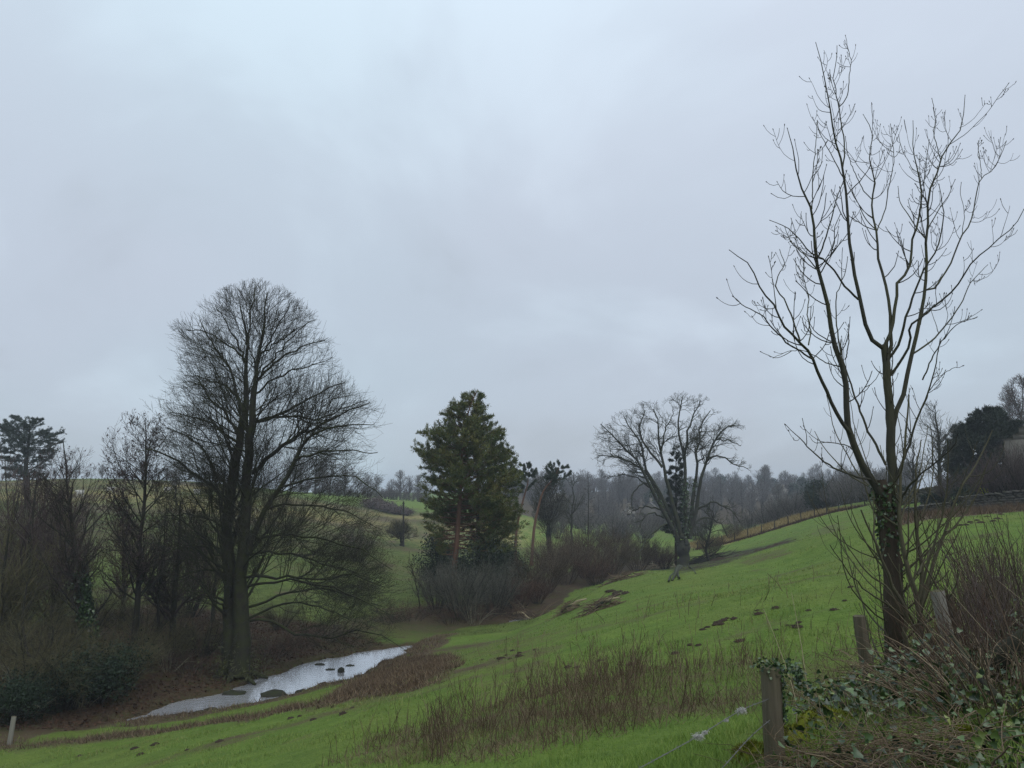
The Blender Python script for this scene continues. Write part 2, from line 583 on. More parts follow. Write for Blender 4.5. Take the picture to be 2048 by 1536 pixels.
def spaced(lo, hi, c, n, k):
    """grid lines that crowd round c"""
    a, b = np.arcsinh((lo - c) / k), np.arcsinh((hi - c) / k)
    return c + k * np.sinh(np.linspace(a, b, n))


gx = np.unique(np.concatenate([spaced(-1500, 1500, -2, 260, 24), np.arange(-34, 8, 0.6)]))
gy = np.unique(np.concatenate([spaced(-14, 2200, 12, 240, 16), np.arange(28, 64, 0.6)]))
gx = gx[np.concatenate([[True], np.diff(gx) > 0.12])]
gy = gy[np.concatenate([[True], np.diff(gy) > 0.12])]
GX, GY = np.meshgrid(gx, gy)
GZ = H_exact(GX, GY)
nx, ny = len(gx), len(gy)
def H(x, y):
    """height of the ground sheet itself, read off its grid"""
    x, y = np.clip(np.asarray(x, float), gx[0], gx[-1]), np.clip(np.asarray(y, float), gy[0], gy[-1])
    i = np.clip(np.searchsorted(gx, x, side='right') - 1, 0, nx - 2)
    j = np.clip(np.searchsorted(gy, y, side='right') - 1, 0, ny - 2)
    fx, fy = (x - gx[i]) / (gx[i + 1] - gx[i]), (y - gy[j]) / (gy[j + 1] - gy[j])
    return (GZ[j, i] * (1 - fx) + GZ[j, i + 1] * fx) * (1 - fy) + (GZ[j + 1, i] * (1 - fx) + GZ[j + 1, i + 1] * fx) * fy


def hit(px, py, ymin=3.0, ymax=900.0):
    """where the sight line of a photo pixel meets the ground"""
    a, b = ray(px, py)
    ys = np.geomspace(ymin, ymax, 700)
    below = b * ys < H(a * ys, ys)
    i = int(np.argmax(below)) if below.any() else len(ys) - 1
    lo, hi = ys[max(i - 1, 0)], ys[i]
    for _ in range(12):
        m = 0.5 * (lo + hi)
        if b * m < H(np.array([a * m]), np.array([m]))[0]:
            hi = m
        else:
            lo = m
    Y = 0.5 * (lo + hi)
    return np.array([a * Y, Y, float(H(np.array([a * Y]), np.array([Y]))[0])])


def stand(px, Y):
    """ground point in the direction of a photo column, at distance Y"""
    z = -5.0
    x = 0.0
    for _ in range(8):
        yc = Y * CT + z * ST
        x = (px - 1024.0) / F_PX * yc
        z = float(H(np.array([x]), np.array([Y]))[0])
    return np.array([x, Y, z])


def inpoly(x, y, poly):
    ins = np.zeros(np.shape(x), bool)
    n = len(poly)
    for i in range(n):
        (x1, y1), (x2, y2) = poly[i], poly[(i + 1) % n]
        c = ((y1 > y) != (y2 > y))
        ins ^= c & (x < (x2 - x1) * (y - y1) / (y2 - y1 + 1e-12) + x1)
    return ins


def polyd(x, y, poly):
    """signed distance to a polygon on the ground, positive inside"""
    d = np.full(np.shape(x), 1e9)
    for i in range(len(poly)):
        a, b = np.array(poly[i]), np.array(poly[(i + 1) % len(poly)])
        ab = b - a
        t = np.clip(((x - a[0]) * ab[0] + (y - a[1]) * ab[1]) / (ab @ ab + 1e-12), 0, 1)
        d = np.minimum(d, np.hypot(x - a[0] - t * ab[0], y - a[1] - t * ab[1]))
    return np.where(inpoly(x, y, poly), d, -d)


def zone(pix):
    return [tuple(hit(a, b)[:2]) for a, b in pix]


Z_REED = zone([(640, 1402), (700, 1365), (760, 1335), (830, 1312), (900, 1308), (930, 1328), (880, 1368), (780, 1396), (680, 1412), (560, 1428), (420, 1450),
               (250, 1478), (100, 1494), (-80, 1512), (-80, 1494), (100, 1478), (280, 1460), (450, 1436), (560, 1416)])
Z_LITTER = zone([(-150, 1470), (150, 1462), (300, 1430), (500, 1385), (620, 1335), (770, 1290), (720, 1268), (560, 1235), (320, 1205), (150, 1230), (-150, 1290)])
Z_STEM = zone([(640, 1536), (760, 1474), (1000, 1400), (1150, 1365), (1350, 1330), (1560, 1305), (1740, 1290), (1790, 1350), (1560, 1420), (1350, 1452), (1150, 1490), (1000, 1536)])
Z_OLIVE = zone([(830, 1300), (1000, 1268), (1180, 1240), (1120, 1290), (960, 1340), (860, 1350)])
Z_WORN = [zone(q) for q in ([(1420, 1262), (1500, 1240), (1600, 1225), (1680, 1210), (1690, 1222), (1600, 1245), (1500, 1265)], [(1380, 1130), (1470, 1118), (1580, 1092), (1600, 1100), (1480, 1135)], [(1620, 1062), (1690, 1048), (1700, 1056), (1640, 1072)],
                            [(560, 1480), (610, 1470), (620, 1490), (570, 1500)], [(1460, 1295), (1540, 1275), (1560, 1290), (1470, 1310)])]
Z_MUD = zone([(1290, 1140), (1360, 1150), (1460, 1125), (1600, 1080), (1590, 1072), (1450, 1102), (1370, 1128), (1300, 1132)])
Z_WALLFOOT = zone([(1780, 1062), (1850, 1040), (1960, 1030), (2060, 1020), (2200, 1016), (2200, 1006), (1900, 1012), (1780, 1025)])
FENCE_FAR = [at(1395, 1108, 113)[:2], at(1450, 1091, 112)[:2], at(1520, 1070, 110)[:2], at(1600, 1046, 108)[:2], at(1660, 1030, 105)[:2], at(1730, 1016, 101)[:2]]
Z_YELLOW = [tuple(p) for p in FENCE_FAR] + [tuple(np.array(p) + (0, 16)) for p in reversed(FENCE_FAR)]

# ------------------------------------------------------------------ ground sheet
idx = np.arange(nx * ny).reshape(ny, nx)
Q = np.stack([idx[:-1, :-1], idx[:-1, 1:], idx[1:, 1:], idx[1:, :-1]], -1).reshape(-1, 4)

t = NT('meadow')
p = t.pos()
at_ = t.n('ShaderNodeAttribute', attribute_name='cover')
sepc = t.n('ShaderNodeSeparateColor')
t.l(at_.outputs['Color'], sepc.inputs[0])
n_big, n_mid, n_fin = t.noise(p, 0.11, 4.0, 0.6), t.noise(p, 0.9, 5.0, 0.65), t.noise(p, 9.0, 4.0, 0.7)
green = t.mix(t.val(n_mid, 0.30, 0.70), (0.076, 0.132, 0.019), (0.146, 0.216, 0.037))
green = t.mix(t.math('MULTIPLY', t.val(n_big, 0.42, 0.72), 0.55), green, (0.145, 0.150, 0.036))
green = t.mix(t.math('MULTIPLY', t.val(n_fin, 0.35, 0.75), 0.6), green, (0.046, 0.086, 0.011))
rough_at = t.n('ShaderNodeAttribute', attribute_name='rough')
green = t.mix(rough_at.outputs['Fac'], green, t.mix(t.val(n_mid, 0.35, 0.65), (0.034, 0.046, 0.010), (0.088, 0.108, 0.024)))
brown = t.mix(n_mid, (0.042, 0.030, 0.018), (0.115, 0.085, 0.048))
litter = t.mix(t.val(n_fin, 0.3, 0.7), (0.022, 0.016, 0.010), (0.085, 0.055, 0.032))
litter = t.mix(t.math('MULTIPLY', t.val(n_mid, 0.45, 0.7), 0.7), litter, (0.055, 0.062, 0.020))
yellow = t.mix(n_mid, (0.20, 0.155, 0.060), (0.33, 0.26, 0.11))
mud = t.mix(n_fin, (0.010, 0.008, 0.006), (0.050, 0.038, 0.026))
edge = t.math('ADD', t.math('MULTIPLY', t.math('SUBTRACT', n_mid, 0.5), 1.3), t.math('MULTIPLY', t.math('SUBTRACT', n_fin, 0.5), 0.6))


def cover(chan, a, col, lim=0.5):
    f = t.val(t.math('ADD', chan, edge), lim - 0.22, lim + 0.22)
    return t.mix(f, a, col)


c = cover(sepc.outputs['Blue'], green, yellow)
c = cover(sepc.outputs['Red'], c, brown)
c = cover(sepc.outputs['Green'], c, litter)
c = cover(at_.outputs['Alpha'], c, mud)
t.bump(t.math('ADD', n_fin, t.math('MULTIPLY', n_mid, 2.0)), 0.9, 0.10)
MEADOW = t.fin(c, 0.95, 0.15)

gm = make_mesh('meadow_ground', np.stack([GX, GY, GZ], -1).reshape(-1, 3), quads=Q, mat=MEADOW, smooth=True)
xx, yy = GX.ravel(), GY.ravel()
near = (np.abs(xx) < 160) & (yy > -5) & (yy < 260)


def soft(poly, w):
    v = np.zeros(len(xx))
    v[near] = sstep(-w, w, polyd(xx[near], yy[near], poly))
    return v


sd_, side_ = stream_d(xx, yy)
R_ = np.maximum(soft(Z_REED, 1.3) * 0.85, soft(Z_STEM, 1.0) * 0.40)
R_ = np.maximum(R_, soft(Z_OLIVE, 2.5) * 0.42)
R_ = np.maximum(R_, soft(Z_WALLFOOT, 0.8))
R_ = np.maximum(R_, 0.62 * sstep(60, 100, yy) * (1 - sstep(190, 215, yy)) * sstep(5, -15, xx) * (0.62 + 0.7 * fbm(xx / 14, yy / 9, 31)))
R_ = np.maximum(R_, 0.85 * ((side_ > 0) & (sd_ < 2.6) & (yy < 54) & (yy > 22)))
for zw in Z_WORN:
    R_ = np.maximum(R_, soft(zw, 0.9) * 0.50)
R_ = np.maximum(R_, 1.1 * np.clip(fbm(xx / 5, yy / 2.6, 61) - 0.08, 0, 1) * near)
G_ = np.maximum(soft(Z_LITTER, 2.0), (1 - sstep(0.2, 1.0, sd_)) * 0.8)
G_ = np.maximum(G_, 0.9 * (sd_ < 10) * sstep(45, 62, yy) * (side_ < 0) * (1 - sstep(6, 10, sd_)))
G_ = np.maximum(G_, sstep(205, 235, yy) * sstep(-25, 0, xx))
B_ = soft(Z_YELLOW, 0.6)
B_ = np.maximum(B_, 0.55 * sstep(110, 135, yy) * (1 - sstep(185, 200, yy)) * sstep(30, -5, xx) * (0.75 + 0.5 * fbm(xx / 10, yy / 10, 44)))
A_ = np.maximum(soft(Z_MUD, 0.8) * 0.62, soft([(1.45, 3.2), (1.62, 5.0), (2.3, 6.2), (3.2, 7.4), (4.0, 9.3), (5.2, 9.8), (7.0, 10.5), (9.5, 12), (9.5, 5), (6, 2.0), (3.0, 1.2)], 0.5) * 0.9)
att = gm.attributes.new('cover', 'FLOAT_COLOR', 'POINT')
att.data.foreach_set('color', np.stack([R_, G_, B_, A_], -1).astype(np.float32).ravel())
rough_v = np.where((side_ < 0) & (sd_ < 200), 1.0, 0.0)
rough_v = np.maximum(rough_v, ((xx < SP[0, 0] + 4) | ((yy > 52) & (xx < 2) & (yy > 45))) * 1.0) * (1 - sstep(188, 205, yy)) * (yy > 20)
rough_v *= np.clip(0.80 + 0.5 * fbm(xx / 7, yy / 5, 97), 0, 1)
ra = gm.attributes.new('rough', 'FLOAT', 'POINT')
ra.data.foreach_set('value', rough_v.astype(np.float32))
ground = add_obj('ground', gm)
tag(ground, 'rolling green meadow falling to the stream and rising beyond it', None, kind='structure')

# ------------------------------------------------------------------ stream water
tan = unit(np.gradient(SP, axis=0))
nor = np.stack([-tan[:, 1], tan[:, 0]], -1)
ws = np.linspace(-1, 1, 9)
WV = np.concatenate([SP[:, None, :] + nor[:, None, :] * ((np.maximum(SW, 0) + 0.9)[:, None, None] * ws[None, :, None]),
                     np.full((len(SP), 9, 1), WATER_Z)], -1)
wi = np.arange(len(SP) * 9).reshape(-1, 9)
wet = (SW[:-1] > -0.6) | (SW[1:] > -0.6)
t = NT('stream_water')
p = t.pos()
h = t.math('ADD', t.noise(t.scale(p, (1.0, 2.2, 1)), 2.2, 3.0, 0.6, 0.4), t.math('MULTIPLY', t.noise(p, 9.0, 2.0), 0.25))
t.bump(h, 0.22, 0.04)
t.b.inputs['Metallic'].default_value = 0.6
t.b.inputs['IOR'].default_value = 1.33
WATER = t.fin((0.52, 0.54, 0.57), 0.06, 0.5)
water = add_obj('stream', make_mesh('stream', WV.reshape(-1, 3), quads=np.stack([wi[:-1, :-1], wi[:-1, 1:], wi[1:, 1:], wi[1:, :-1]], -1)[wet].reshape(-1, 4), mat=WATER, smooth=True))
tag(water, 'narrow stream bending between the beech bank and the meadow, reflecting the sky', None, kind='structure')

# ------------------------------------------------------------------ wood: strands grown level by level, all in numpy
class Wood:
    def __init__(self):
        self.V, self.Q, self.n = [], [], 0

    def tube(self, P, R, m=4, phase=None):
        P, R = np.asarray(P, float), np.asarray(R, float)
        if P.ndim == 2:
            P, R = P[None], R[None]
        if not len(P):
            return
        n, k = P.shape[:2]
        T = unit(np.gradient(P, axis=1))
        mean = unit(P[:, -1] - P[:, 0])
        ref = np.where(np.abs(mean[:, 2:3]) < 0.8, np.array([[0, 0, 1.0]]), np.array([[1.0, 0.2, 0]]))[:, None, :]
        N = unit(np.cross(T, ref))
        B = np.cross(T, N)
        a = 2 * np.pi * np.arange(m) / m
        V = P[:, :, None] + R[:, :, None, None] * (np.cos(a)[None, None, :, None] * N[:, :, None] + np.sin(a)[None, None, :, None] * B[:, :, None])
        i = np.arange(n * k * m).reshape(n, k, m) + self.n
        j = np.roll(i, -1, axis=2)
        self.Q.append(np.stack([i[:, :-1], j[:, :-1], j[:, 1:], i[:, 1:]], -1).reshape(-1, 4))
        self.V.append(V.reshape(-1, 3))
        self.n += n * k * m

    def mesh(self, name, mat, origin=(0, 0, 0), smooth=False):
        V = np.vstack(self.V) - np.asarray(origin, float)
        return make_mesh(name, V, quads=np.vstack(self.Q), mat=MATS[mat], smooth=smooth)

    def part(self, name, mat, parent, origin=(0, 0, 0), smooth=False):
        if not self.V:
            return None
        return add_obj(name, self.mesh(name, mat, origin, smooth), parent)


class Envelope:
    """crown outline read off the photograph as (row, left column, right column), turned about the tree's own axis"""

    def __init__(self, rows, Y, axis_px, depth=0.85):
        rows = sorted(rows, reverse=True)
        z = [float(at(axis_px, r[0], Y)[2]) for r in rows]
        self.z = np.array(z)
        self.l = np.array([float(at(r[1], r[0], Y)[0]) for r in rows])
        self.r = np.array([float(at(r[2], r[0], Y)[0]) for r in rows])
        self.Y, self.depth = Y, depth

    def q(self, P):
        z = P[..., 2]
        l, r = np.interp(z, self.z, self.l), np.interp(z, self.z, self.r)
        c, w = 0.5 * (l + r), np.maximum(0.5 * (r - l), 0.05)
        q = np.hypot((P[..., 0] - c) / w, (P[..., 1] - self.Y) / (w * self.depth))
        return np.where((z < self.z[0]) | (z > self.z[-1]), 9.0, q)

    def centre(self, z):
        l, r = np.interp(z, self.z, self.l), np.interp(z, self.z, self.r)
        return np.stack([0.5 * (l + r), np.full(np.shape(z), self.Y), np.asarray(z, float)], -1)

    def sample(self, n, rng, shell=0.5):
        """points in the crown, crowding to its surface as shell -> 0"""
        z = rng.uniform(self.z[0], self.z[-1], n * 3)
        l, r = np.interp(z, self.z, self.l), np.interp(z, self.z, self.r)
        w = 0.5 * (r - l)
        keep = rng.random(n * 3) < (w / w.max()) ** 1.5 + 0.05
        z, l, r, w = z[keep][:n], l[keep][:n], r[keep][:n], w[keep][:n]
        m = len(z)
        rad, a = rng.random(m) ** shell, rng.uniform(0, 2 * np.pi, m)
        return np.stack([0.5 * (l + r) + w * rad * np.cos(a), self.Y + w * self.depth * rad * np.sin(a), z], -1)


class Ball:
    """ellipsoid crown for prototypes that stand at the origin"""

    def __init__(self, c, r, zmin=-1e9):
        self.c, self.r, self.zmin = np.array(c, float), np.array(r, float), zmin

    def q(self, P):
        q = np.linalg.norm((P - self.c) / self.r, axis=-1)
        return np.where(P[..., 2] < self.zmin, 9.0, q)

    def centre(self, z):
        o = np.zeros(np.shape(z) + (3,))
        o[..., :2] = self.c[:2]
        o[..., 2] = np.minimum(z, self.c[2])
        return o


UP = np.array([0, 0, 1.0])


def lengths(P):
    return np.linalg.norm(np.diff(P, axis=1), axis=2).sum(1)


JIT = [0.06]            # how ragged crown outlines are


def spawn(P, R, rng, per_m=1.0, t=(0.25, 1.0), ang=(35, 60), lenf=0.45, lim=(0.2, 9.0), taper=0.55, rr=0.55, tip=0.35, rmin=0.004, trop=0.25,
          wander=0.12, k=5, env=None, out=0.0, flat=0.0, maxn=None, crowd=1.0, rmax=1e9):
    """side shoots on every strand of P [n, k, 3]; returns the new strands and their radii"""
    if P is None or not len(P):
        return np.zeros((0, k, 3)), np.zeros((0, k))
    L = lengths(P)
    cnt = np.maximum(rng.poisson(per_m * L * (t[1] - t[0])), 0)
    idx = np.repeat(np.arange(len(P)), cnt)
    n = len(idx)
    if maxn and n > maxn:
        idx = np.sort(rng.choice(idx, maxn, replace=False))
        n = maxn
    if not n:
        return np.zeros((0, k, 3)), np.zeros((0, k))
    tt = t[0] + (t[1] - t[0]) * rng.random(n) ** crowd
    kk = P.shape[1]
    s = tt * (kk - 1)
    i = np.clip(s.astype(int), 0, kk - 2)
    f = (s - i)[:, None]
    S = P[idx, i] * (1 - f) + P[idx, i + 1] * f
    T = unit(P[idx, i + 1] - P[idx, i])
    r0 = (R[idx, i] * (1 - f[:, 0]) + R[idx, i + 1] * f[:, 0])
    rnd = unit(rng.normal(size=(n, 3)))
    rnd[:, 2] *= 1 - flat
    N = unit(rnd - (rnd * T).sum(1, keepdims=True) * T)
    a = np.radians(rng.uniform(ang[0], ang[1], n))[:, None]
    d = T * np.cos(a) + N * np.sin(a)
    if out and env is not None:
        d = unit(d + out * unit(S - env.centre(S[:, 2] - 1.0)))
    ln = np.clip(lenf * L[idx] * (1 - taper * tt) * rng.uniform(0.6, 1.35, n), lim[0], lim[1])
    return grow(S, d, ln, np.clip(r0 * rr, rmin, rmax), rng, tip, rmin, trop, wander, k, env)


def grow(S, d, ln, r0, rng, tip=0.35, rmin=0.004, trop=0.25, wander=0.12, k=5, env=None):
    n = len(S)
    C = np.empty((n, k, 3))
    C[:, 0] = S
    d = unit(d)
    for j in range(1, k):
        C[:, j] = C[:, j - 1] + d * (ln / (k - 1))[:, None]
        d = unit(d + trop / (k - 1) * 2 * UP + wander * rng.normal(size=(n, 3)))
    keep = np.ones(n, bool)
    if env is not None:
        sc = np.zeros(n)
        jit = 1.0 + JIT[0] * rng.normal(size=n)
        for f in (0.2, 0.35, 0.5, 0.7, 0.85, 1.0):
            tipP = S + (C[:, -1] - S) * f
            sc = np.where(env.q(tipP) < jit, f, sc)
        keep = sc > 0
        C = S[:, None] + (C - S[:, None]) * sc[:, None, None]
    Rr = np.maximum(r0[:, None] * np.linspace(1, tip, k)[None], rmin * 0.7)
    return C[keep], Rr[keep]


def same_k(strands, k):
    """strands of any length -> arrays [n, k, 3], [n, k]"""
    P = np.stack([catmull(np.column_stack([p, r]), k) for p, r in strands])
    return P[..., :3], np.maximum(P[..., 3], 0.001)


def trace(pts, Y, dy0, dy1, r0, r1, rng=None, n=14, pw=1.0, wob=0.0):
    """a limb drawn as photo pixels, leaving its tree's plane from dy0 to dy1 metres in depth"""
    m = len(pts)
    s = np.linspace(0, 1, m)
    P = np.array([at(a, b, Y + dy0 + (dy1 - dy0) * q ** pw) for (a, b), q in zip(pts, s)])
    C = catmull(P, n)
    if rng is not None and wob:
        C[1:-1] += rng.normal(size=(n - 2, 3)) * wob
    return C, np.linspace(r0, r1, n)


class Leaves:
    """loose little faces: needles (triangles) and leaves (folded kites)"""

    def __init__(self):
        self.V, self.Tn, self.n = [], [], 0

    def blades(self, C, D, ln, w, rng):
        n = len(C)
        D = unit(D)
        S = unit(np.cross(D, rng.normal(size=(n, 3)))) * (np.asarray(w) / 2 * np.ones(n))[:, None]
        V = np.stack([C - S, C + S, C + D * (np.asarray(ln) * np.ones(n))[:, None]], 1)
        self.V.append(V.reshape(-1, 3))
        self.Tn.append(np.arange(3 * n).reshape(-1, 3) + self.n)
        self.n += 3 * n

    def kites(self, C, D, Nn, ln, w, fold=0.15):
        """leaf from C along D, facing Nn"""
        n = len(C)
        D = unit(D)
        S = unit(np.cross(D, Nn))
        U = np.cross(S, D)
        ln, w = (np.asarray(ln) * np.ones(n))[:, None], (np.asarray(w) * np.ones(n))[:, None]
        mid = C + D * ln * 0.42
        V = np.stack([C, mid + S * w / 2 + U * w * fold, C + D * ln, mid - S * w / 2 + U * w * fold], 1)
        i = np.arange(4 * n).reshape(-1, 4) + self.n
        self.V.append(V.reshape(-1, 3))
        self.Tn.append(np.concatenate([i[:, [0, 1, 2]], i[:, [0, 2, 3]]]))
        self.n += 4 * n

    def lobed(self, C, D, Nn, ln, w, cup=0.12):
        """ivy-like leaf with side lobes, cupped"""
        n = len(C)
        D = unit(D)
        S = unit(np.cross(D, Nn))
        U = np.cross(S, D)
        ln, w = (np.asarray(ln) * np.ones(n))[:, None], (np.asarray(w) * np.ones(n))[:, None]
        pts = [(0, 0.36, -cup), (0, 0.0, 0), (0.40, 0.02, 0.05), (0.56, 0.30, 0.08), (0.30, 0.50, 0.0), (0.0, 1.0, 0.02), (-0.30, 0.50, 0.0), (-0.56, 0.30, 0.08), (-0.40, 0.02, 0.05)]
        V = np.stack([C + S * w * a + D * ln * b + U * w * c for a, b, c in pts], 1)
        i = np.arange(9 * n).reshape(-1, 9) + self.n
        self.V.append(V.reshape(-1, 3))
        self.Tn.append(np.concatenate([np.stack([i[:, 0], i[:, k], i[:, k % 8 + 1]], -1) for k in range(1, 9)]))
        self.n += 9 * n

    def tufts(self, C, D, rng, per=18, ln=0.16, w=0.025, spread=0.9, up=0.25):
        n = len(C)
        i = np.repeat(np.arange(n), per)
        d = unit(unit(D[i]) * 0.55 + spread * rng.normal(size=(n * per, 3)) * 0.6 + up * UP)
        self.blades(C[i] + rng.normal(size=(n * per, 3)) * ln * 0.25, d, ln * rng.uniform(0.6, 1.2, n * per), w, rng)

    def part(self, name, mat, parent, origin=(0, 0, 0), kind=None):
        me = make_mesh(name, np.vstack(self.V) - np.asarray(origin, float), tris=np.vstack(self.Tn), mat=MATS[mat])
        o = add_obj(name, me, parent)
        return tag(o, kind=kind) if kind else o


def along(P, rng, n, t0=0.0, t1=1.0, power=1.0):
    """n random points on strands P, with tangents"""
    L = lengths(P)
    i = rng.choice(len(P), n, p=L / L.sum())
    s = (t0 + (t1 - t0) * rng.random(n) ** power) * (P.shape[1] - 1)
    j = np.clip(s.astype(int), 0, P.shape[1] - 2)
    f = (s - j)[:, None]
    return P[i, j] * (1 - f) + P[i, j + 1] * f, unit(P[i, j + 1] - P[i, j])
# ================================================================== the big trees
def rng_(s):
    return np.random.default_rng(s)


def tree_root(name, label, cat, px, py, Y, group=None, sink=0.0):
    b = stand(px, Y)
    b[2] -= sink
    return thing(name, label, cat, b, group), b


def limb_parts(root, base, limbs, mat, name='limb', m=6, smooth=True):
    for P, R in limbs:
        w = Wood()
        w.tube(P, R, m)
        w.part(name, mat, root, base, smooth)


# ------------------------------------------------------------------ the large beech by the stream
def build_beech():
    rng = rng_(11)
    Y = 42.0
    root, b = tree_root('beech_tree', 'huge bare beech with mossy twin trunk standing on the stream bank', 'tree', 470, 1340, Y, sink=0.1)
    env = Envelope([(560, 500, 555), (578, 455, 585), (600, 420, 610), (630, 380, 632), (660, 345, 655), (700, 340, 680), (725, 352, 692), (745, 360, 690), (770, 338, 735),
                    (810, 318, 768), (860, 318, 768), (910, 322, 764), (960, 318, 760), (1010, 322, 765), (1060, 320, 778), (1110, 318, 790), (1160, 320, 800), (1210, 325, 806),
                    (1250, 335, 815), (1285, 345, 820), (1315, 400, 600)], Y, 490, 0.9)
    tr = lambda pts, dy, r0, r1, d0=0.0, n=14: trace(pts, Y, d0, dy, r0 * (0.72 if r0 < 0.5 else 1), r1, rng, n, 1.2, 0.055)
    trunkL = tr([(464, 1352), (462, 1290), (461, 1220), (460, 1150), (457, 1080), (458, 1000), (468, 940), (480, 880), (489, 835), (491, 777), (492, 725), (495, 688), (488, 650), (480, 610)], 0.4, 0.62, 0.03, 0.0, 26)
    trunkR = tr([(476, 1350), (482, 1280), (480, 1200), (482, 1130), (488, 1076), (493, 1010), (496, 930), (499, 870), (505, 810), (511, 764), (516, 711), (524, 670), (530, 620), (535, 585)], -0.5, 0.60, 0.03, -0.3, 26)
    for (P, R) in (trunkL, trunkR):
        R[:] = np.interp(np.linspace(0, 1, len(R)), [0, 0.05, 0.12, 0.35, 0.6, 0.8, 1], [0.66, 0.50, 0.42, 0.31, 0.23, 0.11, 0.03]) * (1 + 0.05 * rng.normal(size=len(R)))
    w = Wood()
    w.tube(trunkL[0], trunkL[1], 10)
    w.tube(trunkR[0], trunkR[1], 10)
    for k in range(7):       # root flare
        a = k * 0.9 + 0.3
        e0 = b + np.array([0.2 * math.cos(a), 0.2 * math.sin(a), 1.3])
        e1 = b + np.array([0.75 * math.cos(a), 0.75 * math.sin(a), 0.3])
        e2 = b + np.array([1.7 * math.cos(a), 1.7 * math.sin(a), -0.15])
        w.tube(catmull([e0, e1, e2], 6), np.array([0.3, 0.26, 0.22, 0.17, 0.12, 0.07]), 6)
    w.part('trunk', 'bark_beech', root, b, True)
    St, Tt = along(np.stack([trunkL[0], trunkR[0]]), rng, 420, 0.02, 0.6)     # whiskery shoots on the bole
    at_ = rng.uniform(0, 2 * np.pi, 420)
    Pw, Rw = grow(St, np.stack([np.cos(at_), np.sin(at_), rng.normal(0, 0.5, 420)], -1), rng.uniform(0.6, 2.0, 420), np.full(420, 0.010), rng, 0.4, 0.005, 0.1, 0.22, 7)
    Pw2, Rw2 = spawn(Pw, Rw, rng, 2.5, (0.2, 1), (25, 60), 0.5, (0.2, 0.8), 0.2, 0.7, 0.6, 0.005, 0.1, 0.2, 4)
    wq = Wood()
    wq.tube(Pw, Rw, 3)
    wq.tube(Pw2, Rw2, 3)
    wq.part('bole_shoots', 'twig_beech', root, b)
    L = []
    A = lambda *a, **k: L.append(tr(*a, **k))
    # limbs seen in the photograph: right side, top to bottom
    A([(516, 711), (545, 690), (580, 668), (610, 650)], 0.8, 0.09, 0.02)
    A([(511, 764), (540, 735), (570, 712), (610, 690), (650, 680)], -1.0, 0.11, 0.02)
    A([(506, 790), (540, 765), (575, 745), (620, 735), (665, 715)], 1.6, 0.10, 0.02)
    A([(503, 835), (527, 843), (564, 825), (616, 801), (650, 780), (690, 765)], -1.4, 0.15, 0.02)
    A([(500, 850), (545, 835), (590, 832), (640, 838), (690, 812), (735, 800)], 2.2, 0.13, 0.02)
    A([(505, 945), (519, 935), (550, 904), (598, 870), (643, 851), (690, 826), (740, 805)], -2.0, 0.19, 0.02)
    A([(497, 1105), (512, 1060), (532, 1017), (564, 973), (587, 923), (600, 890), (640, 862), (690, 850), (750, 850)], -2.6, 0.24, 0.02, -0.6, 18)
    A([(590, 920), (640, 905), (690, 900), (755, 905)], -4.0, 0.10, 0.02, -1.8)
    A([(560, 975), (620, 960), (680, 950), (730, 965), (765, 995)], -3.5, 0.10, 0.015, -1.4)
    A([(528, 1022), (590, 1005), (650, 1015), (710, 1030), (765, 1060)], 1.5, 0.11, 0.015)
    A([(495, 1090), (545, 1070), (610, 1075), (680, 1085), (740, 1110), (785, 1140)], -2.5, 0.13, 0.015)
    A([(493, 1110), (540, 1105), (600, 1110), (650, 1130), (700, 1140), (760, 1165)], 2.4, 0.12, 0.015)
    A([(490, 1155), (540, 1152), (587, 1155), (664, 1158), (705, 1149), (770, 1175)], -1.5, 0.13, 0.015)
    A([(490, 1175), (530, 1166), (600, 1158), (660, 1175), (720, 1200), (780, 1230)], -3.5, 0.12, 0.015)
    A([(490, 1216), (546, 1196), (605, 1181), (650, 1178), (710, 1195), (770, 1215)], 1.0, 0.12, 0.015)
    A([(492, 1243), (532, 1240), (576, 1260), (620, 1272), (664, 1275), (710, 1260), (770, 1275), (810, 1300)], -2.8, 0.12, 0.015)
    A([(490, 1240), (540, 1215), (600, 1205), (660, 1225), (720, 1245)], 3.5, 0.11, 0.015)
    # left side
    A([(492, 725), (470, 700), (440, 680), (405, 662), (370, 660)], -1.0, 0.09, 0.02)
    A([(489, 835), (471, 777), (463, 746), (448, 719), (425, 690), (400, 640)], 1.0, 0.16, 0.02)
    A([(471, 790), (445, 770), (410, 755), (370, 750)], 2.0, 0.10, 0.02)
    A([(480, 870), (448, 825), (427, 804), (400, 767), (365, 765)], -1.8, 0.14, 0.02)
    A([(475, 885), (430, 850), (390, 835), (340, 825)], 1.8, 0.11, 0.02)
    A([(464, 985), (432, 945), (405, 896), (361, 867), (330, 855)], -1.5, 0.14, 0.02)
    A([(457, 1005), (425, 970), (390, 950), (369, 932), (337, 909), (300, 900), (270, 905)], -2.2, 0.18, 0.02)
    A([(457, 1060), (420, 1040), (380, 1030), (330, 1030)], 2.2, 0.10, 0.02)
    A([(458, 1120), (420, 1100), (370, 1090), (330, 1110)], -2.4, 0.10, 0.015)
    A([(459, 1150), (410, 1140), (370, 1150), (330, 1170)], 2.4, 0.10, 0.015)
    A([(460, 1200), (425, 1195), (395, 1160), (350, 1155)], -1.5, 0.11, 0.015)
    A([(460, 1225), (440, 1212), (410, 1185), (360, 1200)], -3.0, 0.10, 0.015)
    # leaders in the dome
    A([(492, 740), (478, 690), (455, 650), (430, 610)], 0.6, 0.10, 0.02)
    A([(494, 700), (500, 650), (505, 610), (510, 575)], 0.9, 0.09, 0.02)
    A([(516, 720), (545, 670), (570, 630), (585, 600)], -0.9, 0.09, 0.02)
